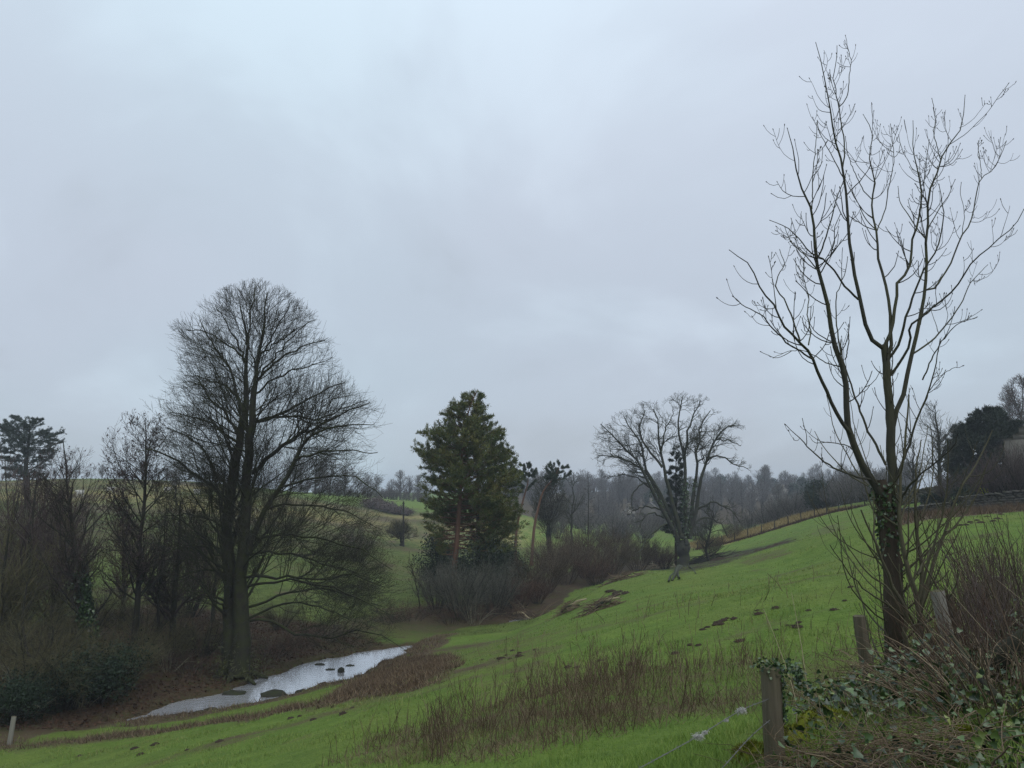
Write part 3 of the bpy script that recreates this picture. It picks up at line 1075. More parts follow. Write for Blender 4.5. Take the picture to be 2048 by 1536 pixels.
    A([(512, 760), (560, 700), (600, 660), (630, 640)], 0.5, 0.09, 0.02)
    limb_parts(root, b, L, 'bark_beech')
    P0, R0 = same_k([trunkL, trunkR], 24)
    # limbs towards and away from the viewer, so that the crown is round
    Pd, Rd = spawn(P0, R0, rng, 2.7, (0.14, 0.98), (34, 74), 0.36, (2.0, 8.0), 0.50, 0.24, 0.12, 0.012, 0.14, 0.10, 10, env, 0.35)
    P1, R1 = same_k(L, 10)
    P1, R1 = np.concatenate([P1, Pd]), np.concatenate([R1, Rd])
    wl_ = Wood()
    wl_.tube(Pd, Rd, 4)
    P2, R2 = spawn(P1, R1, rng, 3.8, (0.24, 1.0), (28, 62), 0.46, (0.8, 4.0), 0.35, 0.42, 0.2, 0.009, 0.24, 0.16, 6, env, 0.2, rmax=0.040)
    wl_.tube(P2, R2, 3)
    P3, R3 = spawn(P2, R2, rng, 4.4, (0.2, 1.0), (25, 58), 0.55, (0.5, 1.7), 0.3, 0.55, 0.4, 0.0068, 0.22, 0.16, 4, env, 0.15, rmax=0.014, maxn=10500)
    wl_.tube(P3, R3, 3)
    wl_.part('branches', 'bark_beech', root, b)
    P4, R4 = spawn(np.concatenate([P3]), np.concatenate([R3]), rng, 4.6, (0.15, 1.0), (22, 50), 0.6, (0.35, 0.85), 0.2, 0.6, 0.6, 0.0052, 0.30, 0.14, 3, env, 0.15, maxn=31000)
    wt = Wood()
    wt.tube(P4, R4, 3)
    wt.part('crown', 'twig_beech', root, b)
    # moss and ivy round the foot
    lv = Leaves()
    C = b + np.column_stack([rng.normal(0, 0.75, 1500), rng.normal(0, 0.75, 1500), np.abs(rng.normal(0, 0.75, 1500))])
    lv.blades(C, rng.normal(size=(1500, 3)) + 0.4 * UP, 0.22, 0.05, rng)
    lv.part('moss', 'leaf_olive', root, b)


# ------------------------------------------------------------------ pollarded sycamore in the meadow's far corner
def build_sycamore():
    rng = rng_(5)
    Y = 90.0
    root, b = tree_root('sycamore_tree', 'old pollarded bare sycamore with fanned stems and spilling root in far corner of meadow', 'tree', 1366, 1140, Y, sink=0.1)
    env = Envelope([(783, 1345, 1395), (795, 1318, 1420), (808, 1262, 1432), (830, 1215, 1450), (850, 1195, 1486), (880, 1178, 1488), (905, 1184, 1475), (930, 1186, 1500), (960, 1190, 1500),
                    (1000, 1215, 1492), (1050, 1250, 1485), (1100, 1275, 1470)], Y, 1366, 0.8)
    tr = lambda pts, dy, r0, r1, d0=0.0, n=12: trace(pts, Y, d0, dy, r0 * (0.78 if r0 < 0.9 else 1), r1, rng, n, 1.0, 0.08)
    tk = tr([(1364, 1143), (1367, 1121), (1368, 1100), (1367, 1080)], 0, 1.0, 0.95, 0, 10)
    tk[1][:] = [0.98, 0.78, 0.68, 0.64, 0.64, 0.68, 0.74, 0.76, 0.68, 0.45]
    w = Wood()
    w.tube(*tk, 12)
    for k in range(16):     # pollard knuckles
        a = rng.uniform(0, 2 * np.pi)
        c = at(1367, 1084, Y) + np.array([0.62 * math.cos(a), 0.62 * math.sin(a), rng.uniform(-0.6, 0.9)])
        P = np.stack([c - [0, 0, 0.4], c - [0, 0, 0.2], c + [0, 0, 0.05], c + [0.05, 0, 0.3]])
        w.tube(P, np.array([0.05, 0.24, 0.28, 0.08]), 6)
    w.part('trunk', 'bark_sycamore', root, b, True)
    wr = Wood()               # the root that spills down the slope towards the viewer
    for px1, py1, r in ((1345, 1152, 0.30), (1351, 1150, 0.34), (1357, 1149, 0.26), (1349, 1146, 0.26), (1384, 1139, 0.16)):
        e = hit(px1, py1)
        s = b + np.array([-0.2, -0.6, 0.35])
        q = np.linspace(0, 1.15, 9)[:, None]
        P = s * (1 - q) + e * q + rng.normal(size=(9, 3)) * [0.10, 0.10, 0.0]
        P[:, 2] = H(P[:, 0], P[:, 1]) + 0.45 * r * (1 - q[:, 0]) + 0.08 * rng.normal(size=9)
        P[0, 2] = s[2]
        wr.tube(P, np.linspace(r * 0.75, r * 0.22, 9) * (1 + 0.12 * rng.normal(size=9)), 8)
    wr.part('root', 'bark_sycamore', root, b, True)
    L = []
    A = lambda *a, **k: L.append(tr(*a, **k))
    A([(1357, 1082), (1340, 1050), (1323, 1016), (1299, 967), (1272, 921), (1245, 892), (1221, 867), (1201, 848)], -2.0, 0.36, 0.05)
    A([(1355, 1078), (1335, 1035), (1312, 985), (1293, 945), (1262, 925), (1225, 915), (1195, 910)], 1.5, 0.34, 0.05)
    A([(1360, 1078), (1335, 1016), (1306, 960), (1291, 936), (1285, 905), (1282, 882), (1267, 862), (1247, 831)], 2.5, 0.36, 0.05)
    A([(1362, 1075), (1348, 1020), (1338, 975), (1328, 945), (1321, 906), (1318, 870), (1316, 843), (1306, 818)], -1.5, 0.38, 0.05)
    A([(1325, 935), (1308, 915), (1296, 899), (1279, 870), (1282, 845), (1290, 820)], 0.5, 0.20, 0.05, -1.0)
    A([(1322, 905), (1330, 860), (1342, 838), (1345, 820)], 0.5, 0.14, 0.04, -1.2)
    A([(1369, 1075), (1370, 1020), (1369, 980), (1368, 911), (1362, 882), (1356, 858), (1357, 821), (1365, 795)], 0.6, 0.40, 0.05)
    A([(1368, 915), (1374, 882), (1379, 858), (1391, 823), (1400, 800)], -0.8, 0.22, 0.05, 0.2)
    A([(1375, 1075), (1386, 1004), (1391, 955), (1396, 926), (1390, 902), (1401, 877), (1399, 853), (1421, 821)], 2.0, 0.34, 0.05)
    A([(1379, 1078), (1396, 992), (1402, 960), (1408, 936), (1421, 902), (1430, 880), (1443, 860), (1465, 845), (1480, 850)], -1.2, 0.36, 0.05)
    A([(1415, 920), (1421, 914), (1445, 914), (1469, 928), (1496, 938)], -2.5, 0.18, 0.04, -0.9)
    A([(1432, 880), (1450, 880), (1470, 885), (1482, 892)], 0.5, 0.12, 0.04, -0.8)
    A([(1385, 1030), (1421, 1004), (1445, 1014), (1465, 1022), (1480, 1045)], -2.5, 0.2, 0.04)
    A([(1380, 1060), (1410, 1035), (1440, 1045), (1455, 1075)], 2.5, 0.16, 0.04)
    A([(1325, 1021), (1300, 1014), (1277, 1016), (1255, 1030)], 1.5, 0.15, 0.04)
    A([(1328, 1036), (1310, 1028), (1296, 1028), (1282, 1046), (1275, 1062)], -2.0, 0.14, 0.04)
    A([(1345, 1050), (1325, 1052), (1299, 1070), (1285, 1090), (1275, 1105)], -3.0, 0.15, 0.04)
    A([(1310, 985), (1285, 965), (1255, 950), (1215, 955)], 2.5, 0.16, 0.04)
    A([(1300, 965), (1280, 970), (1265, 990), (1262, 1015)], -1.5, 0.13, 0.04)
    limb_parts(root, b, L, 'bark_sycamore', m=6)
    P1, R1 = same_k(L, 10)
    up = P1
    P2, R2 = spawn(up, R1, rng, 2.7, (0.45, 1.0), (30, 68), 0.26, (0.8, 3.4), 0.4, 0.5, 0.3, 0.017, 0.20, 0.30, 8, env, 0.5, crowd=0.7, rmax=0.065)
    wb = Wood()
    wb.tube(P2, R2, 4)
    P3, R3 = spawn(P2, R2, rng, 3.4, (0.15, 1.0), (32, 70), 0.5, (0.5, 1.5), 0.3, 0.55, 0.5, 0.013, 0.20, 0.30, 5, env, 0.4, rmax=0.026, crowd=0.7)
    wb.tube(P3, R3, 3)
    wb.part('branches', 'bark_sycamore', root, b)
    P4, R4 = spawn(P3, R3, rng, 7.0, (0.3, 1.0), (30, 68), 0.6, (0.25, 0.7), 0.2, 0.6, 0.8, 0.0100, 0.25, 0.25, 3, env, 0.35, maxn=13000)
    wt = Wood()
    wt.tube(P4, R4, 3)
    wt.part('crown', 'twig_sycamore', root, b)
    lv = Leaves()            # ivy climbing two of the stems
    for i, n in ((6, 500), (8, 200), (0, 80)):
        C, T = along(P1[i:i + 1], rng, n, 0.0, 0.42)
        rr = np.interp(rng.random(n), [0, 1], [0.3, 0.6])[:, None]
        nrm = unit(rng.normal(size=(n, 3)))
        lv.kites(C + nrm * rr, rng.normal(size=(n, 3)) - UP, nrm, 0.22, 0.2)
    lv.part('ivy', 'leaf_ivy', root, b)


# ------------------------------------------------------------------ young ash in the foreground
def build_ash():
    rng = rng_(8)
    Y = 9.0
    root, b = tree_root('ash_tree', 'tall young bare ash with ivied trunk rising from the fence line', 'tree', 1803, 1400, Y, sink=0.05)
    tr = lambda pts, dy, r0, r1, d0=0.0, n=20: trace(pts, Y, d0, dy, r0 * 0.76, r1 * 0.9, rng, n, 1.1, 0.004)
    tk = tr([(1806, 1408), (1800, 1380), (1791, 1317), (1788, 1250), (1787, 1190), (1784, 1130), (1778, 1070), (1768, 1010), (1762, 960)], 0, 0.14, 0.085, 0, 22)
    tk[1][:] = np.interp(np.linspace(0, 1, 22), [0, 0.08, 0.3, 0.7, 0.92, 1], [0.165, 0.120, 0.110, 0.100, 0.096, 0.05])
    tk[1][:] *= 1 + 0.06 * rng.normal(size=22)
    w = Wood()
    w.tube(*tk, 12)
    w.part('trunk', 'bark_ash_torn', root, b, True)
    L, roles = [], []

    def A(pts, dy, r0, r1, d0=0.0):
        L.append(tr(pts, dy, r0, r1, d0))
    # the leading stem and its three forks
    A([(1782, 1100), (1786, 1030), (1786, 960), (1783, 900), (1781, 843), (1776, 780), (1772, 716), (1769, 690)], 0.15, 0.082, 0.050, 0.03)
    A([(1771, 700), (1748, 685), (1732, 653), (1723, 615), (1713, 564), (1704, 511), (1697, 463), (1692, 400), (1689, 372), (1685, 340), (1678, 303), (1669, 274), (1664, 242), (1659, 211), (1650, 160), (1645, 135), (1632, 87)], -0.35, 0.036, 0.004, 0.15)
    A([(1685, 338), (1689, 293), (1682, 242), (1678, 214), (1669, 166), (1666, 159), (1671, 135), (1674, 91)], -0.1, 0.012, 0.004, -0.1)
    A([(1679, 213), (1694, 192), (1699, 151), (1701, 119), (1691, 72)], 0.1, 0.009, 0.003, -0.1)
    A([(1717, 599), (1694, 577), (1678, 555), (1663, 534), (1647, 520), (1621, 504), (1602, 482), (1577, 457), (1541, 441)], -0.8, 0.018, 0.004, 0.0)
    A([(1769, 692), (1781, 666), (1789, 628), (1794, 590), (1795, 565), (1808, 552), (1821, 527), (1825, 479), (1838, 435), (1843, 390), (1838, 350), (1830, 318), (1826, 277), (1826, 243)], 0.6, 0.030, 0.004, 0.15)
    A([(1775, 716), (1783, 691), (1780, 634), (1775, 590), (1767, 549), (1756, 517), (1753, 463), (1746, 432), (1743, 398), (1751, 375), (1745, 341), (1739, 309), (1746, 277), (1740, 255), (1727, 230)], 1.0, 0.030, 0.004, 0.15)
    A([(1743, 398), (1726, 379), (1710, 347), (1697, 312), (1691, 274)], 0.9, 0.009, 0.004, 0.7)
    A([(1754, 462), (1770, 420), (1778, 372), (1786, 334), (1788, 306), (1781, 249)], 1.3, 0.010, 0.004, 0.6)
    A([(1774, 722), (1794, 694), (1805, 663), (1814, 628), (1827, 590), (1843, 549), (1856, 527), (1875, 495), (1884, 457), (1887, 425), (1884, 398), (1878, 370)], -0.7, 0.024, 0.004, 0.15)
    A([(1781, 750), (1800, 725), (1815, 700), (1822, 668), (1818, 653), (1843, 634), (1884, 599), (1913, 574), (1932, 542), (1951, 517), (1979, 495), (2007, 470), (2033, 447), (2047, 420)], -1.2, 0.022, 0.004, 0.1)
    # right hand stem
    A([(1785, 860), (1790, 827), (1803, 805), (1811, 764), (1821, 710), (1833, 669), (1843, 621), (1851, 577), (1854, 536), (1852, 495), (1856, 447), (1856, 394), (1871, 356), (1882, 322), (1894, 293), (1913, 274), (1924, 243), (1930, 192)], 0.5, 0.040, 0.004, 0.15)
    A([(1882, 322), (1871, 284), (1867, 261), (1871, 242), (1864, 198)], 0.8, 0.008, 0.004, 0.4)
    A([(1852, 580), (1868, 577), (1881, 558), (1903, 523), (1919, 480), (1938, 451), (1948, 420), (1954, 382), (1963, 356), (1985, 340), (2000, 315), (2012, 284)], 1.1, 0.016, 0.004, 0.3)
    A([(1963, 356), (1960, 320), (1955, 287)], 1.3, 0.006, 0.004, 1.0)
    A([(1822, 710), (1859, 685), (1881, 663), (1906, 631), (1925, 602), (1938, 570), (1960, 545), (1975, 530)], 1.4, 0.016, 0.004, 0.3)
    A([(1845, 760), (1870, 705), (1890, 675), (1915, 648), (1950, 636)], -0.5, 0.012, 0.004, -0.2)
    A([(1790, 960), (1815, 900), (1830, 850), (1850, 800), (1865, 755), (1875, 710), (1880, 680)], -0.4, 0.022, 0.005, 0.0)
    A([(1845, 815), (1862, 778), (1880, 755), (1900, 740), (1925, 732)], -0.7, 0.008, 0.003, -0.3)
    # left hand limbs
    A([(1768, 1000), (1745, 962), (1722, 925), (1709, 890), (1700, 866), (1694, 837), (1693, 780), (1685, 735), (1675, 704), (1666, 672), (1656, 615), (1647, 577), (1636, 539), (1631, 504), (1629, 463), (1624, 420), (1606, 391), (1598, 356), (1591, 334), (1583, 293), (1575, 258)], -0.6, 0.062, 0.004, -0.02)
    A([(1624, 418), (1625, 388), (1626, 340), (1631, 293), (1634, 246)], -0.3, 0.009, 0.004, -0.5)
    A([(1700, 866), (1675, 830), (1659, 792), (1644, 764), (1631, 732), (1618, 704), (1602, 685), (1577, 663), (1561, 640), (1542, 602), (1520, 577), (1501, 533), (1480, 515), (1460, 501)], -1.3, 0.032, 0.004, -0.15)
    A([(1600, 682), (1587, 644), (1571, 602), (1552, 577), (1556, 550), (1568, 530), (1560, 501)], -0.6, 0.014, 0.004, -0.9)
    A([(1625, 718), (1605, 705), (1571, 682), (1545, 656), (1523, 631), (1495, 615), (1466, 593)], -1.9, 0.014, 0.004, -0.8)
    A([(1684, 735), (1653, 726), (1628, 710), (1600, 700), (1570, 705), (1548, 715)], 0.3, 0.010, 0.003, -0.2)
    A([(1683, 710), (1674, 653), (1672, 596), (1678, 577), (1690, 545), (1695, 515)], 0.1, 0.012, 0.004, -0.3)
    A([(1617, 690), (1622, 660), (1616, 640), (1617, 595), (1608, 560), (1609, 520)], -0.2, 0.010, 0.004, -0.7)
    A([(1772, 930), (1754, 895), (1735, 860), (1716, 811), (1700, 764), (1685, 716), (1682, 680)], 0.5, 0.022, 0.008, 0.05)
    A([(1690, 720), (1697, 690), (1697, 650)], 0.3, 0.010, 0.006, 0.5)
    A([(1636, 540), (1615, 515), (1598, 500), (1580, 480), (1570, 455)], 0.4, 0.010, 0.004, -0.4)
    A([(1640, 548), (1655, 520), (1668, 490), (1670, 455), (1680, 430)], -0.9, 0.010, 0.004, -0.4)
    # low limbs
    A([(1755, 962), (1727, 957), (1687, 944), (1650, 925), (1626, 903), (1602, 879), (1572, 850)], -0.9, 0.020, 0.004, 0.0)
    A([(1715, 905), (1690, 890), (1660, 885), (1630, 885), (1618, 872)], 0.5, 0.010, 0.003, -0.05)
    A([(1790, 1040), (1810, 985), (1835, 955), (1865, 930), (1905, 895), (1915, 870)], -0.8, 0.022, 0.004, 0.0)
    limb_parts(root, b, L, 'bark_ash', m=7)
    P1, R1 = same_k(L, 16)
    Pm, Rm = spawn(P1, R1, rng, 1.15, (0.25, 0.85), (24, 46), 0.30, (0.4, 1.05), 0.35, 0.55, 0.4, 0.005, 0.55, 0.07, 16, rmax=0.011)
    for q in range(len(Pm)):
        wm = Wood()
        wm.tube(Pm[q], Rm[q], 5)
        wm.part('branch', 'bark_ash', root, b)
    P1, R1 = np.concatenate([P1, Pm]), np.concatenate([R1, Rm])
    # upcurved side twigs, then their own spurs
    P2, R2 = spawn(P1, R1, rng, 6.5, (0.25, 0.92), (42, 72), 0.18, (0.07, 0.48), 0.35, 0.5, 0.55, 0.0034, 0.75, 0.10, 7, crowd=0.75, rmax=0.0075)
    P3, R3 = spawn(P2, R2, rng, 6.0, (0.3, 1.0), (35, 65), 0.45, (0.05, 0.26), 0.2, 0.8, 0.85, 0.0030, 0.8, 0.08, 4)
    wt = Wood()
    wt.tube(P2, R2, 4)
    wt.tube(P3, R3, 4)
    tips = np.concatenate([P2[:, -1], P3[:, -1], P1[:, -1]])       # fat black buds
    tdir = unit(np.concatenate([P2[:, -1] - P2[:, -2], P3[:, -1] - P3[:, -2], P1[:, -1] - P1[:, -2]]))
    k = rng.random(len(tips)) < 0.8
    tips, tdir = tips[k], tdir[k]
    wt.tube(np.stack([tips - tdir * 0.004, tips + tdir * 0.008, tips + tdir * 0.022], 1), np.tile([0.004, 0.0065, 0.001], (len(tips), 1)), 4)
    wt.part('crown', 'twig_ash', root, b)
    # straight whippy shoots from the trunk and stool
    n = 34
    S, T = along(tk[0][None], rng, n, 0.05, 0.95)
    a = rng.uniform(0, 2 * np.pi, n)
    d = np.stack([np.cos(a), np.sin(a) * 0.8, rng.uniform(0.1, 0.9, n)], -1)
    Ps, Rs = grow(S, d, rng.uniform(0.7, 2.1, n), rng.uniform(0.007, 0.014, n), rng, 0.35, 0.0035, 0.75, 0.07, 12)
    P5, R5 = spawn(Ps, Rs, rng, 2.4, (0.3, 0.95), (40, 65), 0.2, (0.08, 0.5), 0.3, 0.6, 0.6, 0.0034, 0.8, 0.08, 6)
    ws = Wood()
    ws.tube(Ps, Rs, 5)
    ws.tube(P5, R5, 4)
    ws.part('shoots', 'bark_shoot', root, b)
    lv = Leaves()            # ivy sleeve and the ragged dark crown of the dead leader
    for n, t0, t1, sz in ((380, 0.70, 0.99, 0.045), (60, 0.5, 0.72, 0.038), (40, 0.05, 0.4, 0.035)):
        C, T = along(tk[0][None], rng, n, t0, t1)
        a = rng.uniform(0, 2 * np.pi, n)
        if t0 < 0.5:
            a = rng.normal(2.9, 0.9, n)
        nrm = np.stack([np.cos(a), np.sin(a), 0.15 * rng.normal(size=n)], -1)
        lv.kites(C + nrm * (0.092 + 0.035 * rng.random(n))[:, None], -UP + 0.7 * rng.normal(size=(n, 3)), nrm + 0.5 * rng.normal(size=(n, 3)), sz * rng.uniform(0.7, 1.3, n), sz * 0.95)
    lv.part('ivy', 'leaf_ivy', root, b)


def build_stool():
    """many stemmed pale ash stool in front of the big trunk"""
    rng = rng_(17)
    Y = 8.6
    root, b = tree_root('ash_stool', 'pale many-stemmed ash stool growing close against the ivied ash trunk', 'tree', 1828, 1400, Y, sink=0.05)
    tr = lambda pts, dy, r0, r1, d0=0.0, n=16: trace(pts, Y, d0, dy, r0, r1, rng, n, 1.0, 0.006)
    L = []

    def A(pts, dy, r0, r1, d0=0.0):
        L.append(tr(pts, dy, r0, r1, d0))
    A([(1829, 1408), (1822, 1344), (1811, 1277), (1816, 1237), (1800, 1200), (1784, 1173), (1768, 1130), (1751, 1083), (1735, 1050), (1722, 1020)], -0.4, 0.034, 0.008)
    A([(1834, 1408), (1838, 1330), (1840, 1264), (1834, 1197), (1822, 1160), (1810, 1120), (1800, 1060), (1798, 1000), (1805, 930), (1812, 860), (1818, 790)], 0.3, 0.042, 0.008, 0.1)
    A([(1838, 1200), (1845, 1150), (1838, 1100), (1833, 1050), (1830, 990), (1835, 930), (1842, 880)], 0.5, 0.028, 0.006, 0.2)
    A([(1840, 1230), (1852, 1180), (1870, 1120), (1890, 1060), (1915, 990), (1945, 940), (1972, 890), (1985, 860)], 0.4, 0.026, 0.005, 0.15)
    A([(1820, 1255), (1850, 1245), (1880, 1225), (1905, 1190), (1915, 1150), (1908, 1120)], -0.5, 0.018, 0.004)
    A([(1812, 1240), (1790, 1200), (1770, 1170), (1740, 1150), (1715, 1120), (1690, 1085), (1675, 1055)], 0.2, 0.014, 0.004)
    A([(1815, 1238), (1785, 1215), (1745, 1190), (1710, 1160), (1680, 1120), (1660, 1090)], -0.8, 0.012, 0.004)
    A([(1790, 1180), (1770, 1140), (1752, 1090), (1748, 1040), (1745, 980)], 0.0, 0.014, 0.005, -0.2)
    A([(1845, 1170), (1862, 1110), (1880, 1050), (1892, 990), (1897, 930), (1895, 880)], -0.4, 0.016, 0.004)
    A([(1890, 1062), (1905, 1060), (1935, 1020), (1960, 975)], 0.2, 0.010, 0.003, 0.2)
    A([(1800, 1050), (1812, 1010), (1832, 985), (1850, 940), (1868, 900)], 0.9, 0.014, 0.004, 0.3)
    A([(1753, 1380), (1745, 1320), (1735, 1255), (1720, 1190), (1705, 1140)], 0.4, 0.012, 0.004)
    A([(1835, 1150), (1850, 1120), (1870, 1085), (1878, 1040), (1872, 1000)], 0.7, 0.012, 0.004)
    limb_parts(root, b, L, 'bark_shoot', 'stem', 7)
    P1, R1 = same_k(L, 16)
    P2, R2 = spawn(P1, R1, rng, 3.0, (0.15, 0.97), (38, 65), 0.26, (0.12, 0.95), 0.3, 0.5, 0.45, 0.0034, 0.8, 0.09, 8)
    P3, R3 = spawn(P2, R2, rng, 2.2, (0.3, 1.0), (40, 65), 0.3, (0.05, 0.3), 0.2, 0.75, 0.8, 0.003, 0.8, 0.08, 4)
    wt = Wood()
    wt.tube(P2, R2, 4)
    wt.tube(P3, R3, 3)
    tag(wt.part('shoots', 'bark_shoot', root, b), kind='stuff')


build_beech()
build_sycamore()
build_ash()
build_stool()
# ================================================================== generic bare trees, conifers, shrubs
def bare_tree(name, label, Y, px, trunk, env_rows, seed, r=0.3, dens=(1.6, 2.4, 3.4), lens=(0.36, 0.5, 0.55), lim=((0.8, 4.5), (0.5, 1.8), (0.3, 0.9)), rmin=0.009, mats=('bark_dark', 'twig_brown'),
              trop=0.3, stems=1, ivy=0, cones=None, depth=0.85, group=None, maxn=9000, t0=0.2, ang=(28, 62), dz=0.0):
    rng = rng_(seed)
    b = stand(px, Y)
    b[2] -= 0.1
    root = thing(name, label, 'tree', b, group)
    env = Envelope(env_rows, Y, px, depth)
    tks = []
    for s in range(stems):
        pts = [tuple(p) for p in trunk] if stems == 1 else [(p[0] + (rng.normal(0, 9) if i else 0) * (i / (len(trunk) - 1)) * 2, p[1]) for i, p in enumerate(trunk)]
        P = np.array([at(a, c, Y + (rng.normal(0, 0.5) if i and stems > 1 else 0)) for i, (a, c) in enumerate(pts)])
        P[0] = b
        P = catmull(P, 18)
        P[2:-1] += rng.normal(size=(15, 3)) * 0.03 * (Y / 50)
        R = np.interp(np.linspace(0, 1, 18), [0, 0.06, 0.5, 1], [1.4, 1.0, 0.62, 0.10]) * r
        tks.append((P, R))
    w = Wood()
    for P, R in tks:
        w.tube(P, R, 8)
    w.part('trunk', mats[0], root, b, True)
    P0, R0 = same_k(tks, 18)
    dens = tuple(1.9 * q for q in dens)
    P1, R1 = spawn(P0, R0, rng, dens[0], (t0, 0.98), (35, 70), lens[0], lim[0], 0.5, 0.42, 0.2, rmin * 1.6, trop, 0.13, 9, env, 0.25, rmax=r * 0.3)
    P2, R2 = spawn(P1, R1, rng, dens[1], (0.12, 1.0), ang, lens[1], lim[1], 0.3, 0.5, 0.35, rmin * 1.25, trop, 0.15, 6, env, 0.15)
    wb = Wood()
    wb.tube(P1, R1, 5)
    wb.tube(P2, R2, 3)
    wb.part('branches', mats[0], root, b)
    P3, R3 = spawn(P2, R2, rng, dens[2], (0.1, 1.0), ang, lens[2], lim[2], 0.2, 0.6, 0.7, rmin, trop, 0.15, 3, env, 0.1, maxn=maxn)
    wt = Wood()
    wt.tube(P3, R3, 3)
    wt.part('crown', mats[1], root, b)
    if cones:                      # cones and catkins
        C, T = along(P3, rng, cones, 0.4, 1.0)
        lv = Leaves()
        lv.blades(C, rng.normal(size=(cones, 3)) - 0.6 * UP, 0.14, 0.07, rng)
        lv.part('cones', 'twig_alder', root, b)
    if ivy:
        lv = Leaves()
        C, T = along(P0[:1], rng, ivy, 0.0, 0.42)
        a = rng.uniform(0, 2 * np.pi, ivy)
        nrm = np.stack([np.cos(a), np.sin(a), 0.2 * rng.normal(size=ivy)], -1)
        lv.kites(C + nrm * (r * rng.uniform(0.8, 2.2, ivy))[:, None], -UP + 0.8 * rng.normal(size=(ivy, 3)), nrm + 0.6 * rng.normal(size=(ivy, 3)), 0.17, 0.15)
        lv.part('ivy', 'leaf_ivy', root, b)
    return root


def conifer(name, label, Y, px, trunk, env_rows, seed, r=0.3, nb=60, drop=0.0, mats=('bark_pine', 'needles_pine'), tuft=(3000, 16, 0.2, 0.035), t0=0.2, flat=0.4, depth=0.9, up=0.25, dead=0, base=None,
            sub=1.6, lenf=0.4):
    rng = rng_(seed)
    b = stand(px, Y) if base is None else base
    b[2] -= 0.1
    root = thing(name, label, 'tree', b)
    env = Envelope(env_rows, Y, px, depth)
    P = np.array([at(a, c, Y) for a, c in trunk])
    P[0] = b
    P = catmull(P, 18)
    R = np.interp(np.linspace(0, 1, 18), [0, 0.06, 0.6, 1], [1.35, 1.0, 0.6, 0.08]) * r
    w = Wood()
    w.tube(P, R, 9)
    w.part('trunk', mats[0], root, b, True)
    tt = t0 + (0.99 - t0) * (np.arange(nb) + rng.random(nb)) / nb
    s = tt * 17
    i = np.clip(s.astype(int), 0, 16)
    S = P[i] * (1 - (s - i)[:, None]) + P[i + 1] * (s - i)[:, None]
    a = np.arange(nb) * 2.4 + rng.normal(0, 0.3, nb)
    d = np.stack([np.cos(a), np.sin(a), -drop + 0.5 * (tt - t0) + 0.1 * rng.normal(size=nb)], -1)
    if dead:
        front = (np.sin(a) < -0.45) & (tt < 0.45)
        S, a, d, tt = S[~front], a[~front], d[~front], tt[~front]
        nb = len(S)
    l, rr_ = np.interp(S[:, 2], env.z, env.l), np.interp(S[:, 2], env.z, env.r)
    ln = np.maximum(0.5 * (rr_ - l) * rng.uniform(0.85, 1.5, nb), 0.5)
    P1, R1 = grow(S, d, ln, np.maximum(r * 0.30 * (1 - 0.7 * tt), 0.02), rng, 0.25, 0.012, up, 0.10, 9, env)
    P2, R2 = spawn(P1, R1, rng, sub * 2.2, (0.2, 1.0), (30, 65), lenf, (0.4, 2.4), 0.4, 0.5, 0.4, 0.012, up, 0.14, 6, env, 0.1, flat)
    wb = Wood()
    wb.tube(P1, R1, 5)
    wb.tube(P2, R2, 3)
    wb.part('branches', mats[0], root, b)
    if dead:
        k = dead
        S, T = along(P[None], rng, k, 0.12, t0 + 0.15)
        a = rng.uniform(0, 2 * np.pi, k)
        Pd, Rd = grow(S, np.stack([np.cos(a), np.sin(a), 0.2 * rng.normal(size=k)], -1), rng.uniform(0.6, 2.6, k), np.full(k, 0.05), rng, 0.3, 0.012, -0.2, 0.2, 7)
        Pe, Re = spawn(Pd, Rd, rng, 1.5, (0.3, 1), (30, 60), 0.4, (0.3, 0.9), 0.2, 0.6, 0.6, 0.01, -0.1, 0.2, 5)
        for q in range(len(Pd)):
            wd = Wood()
            wd.tube(Pd[q:q + 1], Rd[q:q + 1], 4)
            own = np.linalg.norm(Pe[:, 0][:, None] - Pd[q][None], axis=2).min(1) < 0.25 if len(Pe) else np.zeros(0, bool)
            wd.tube(Pe[own], Re[own], 3)
            wd.part('dead_branch', mats[0], root, b)
    n, per, nl, nw = tuft
    C1, T1 = along(P1, rng, n // 3, 0.45, 1.02, 0.7)
    C2, T2 = along(P2, rng, n - n // 3, 0.25, 1.05, 0.7)
    lv = Leaves()
    lv.tufts(np.concatenate([C1, C2]), np.concatenate([T1, T2]), rng, per, nl, nw, 0.9, 0.35)
    lv.part('crown', mats[1], root, b)
    return root


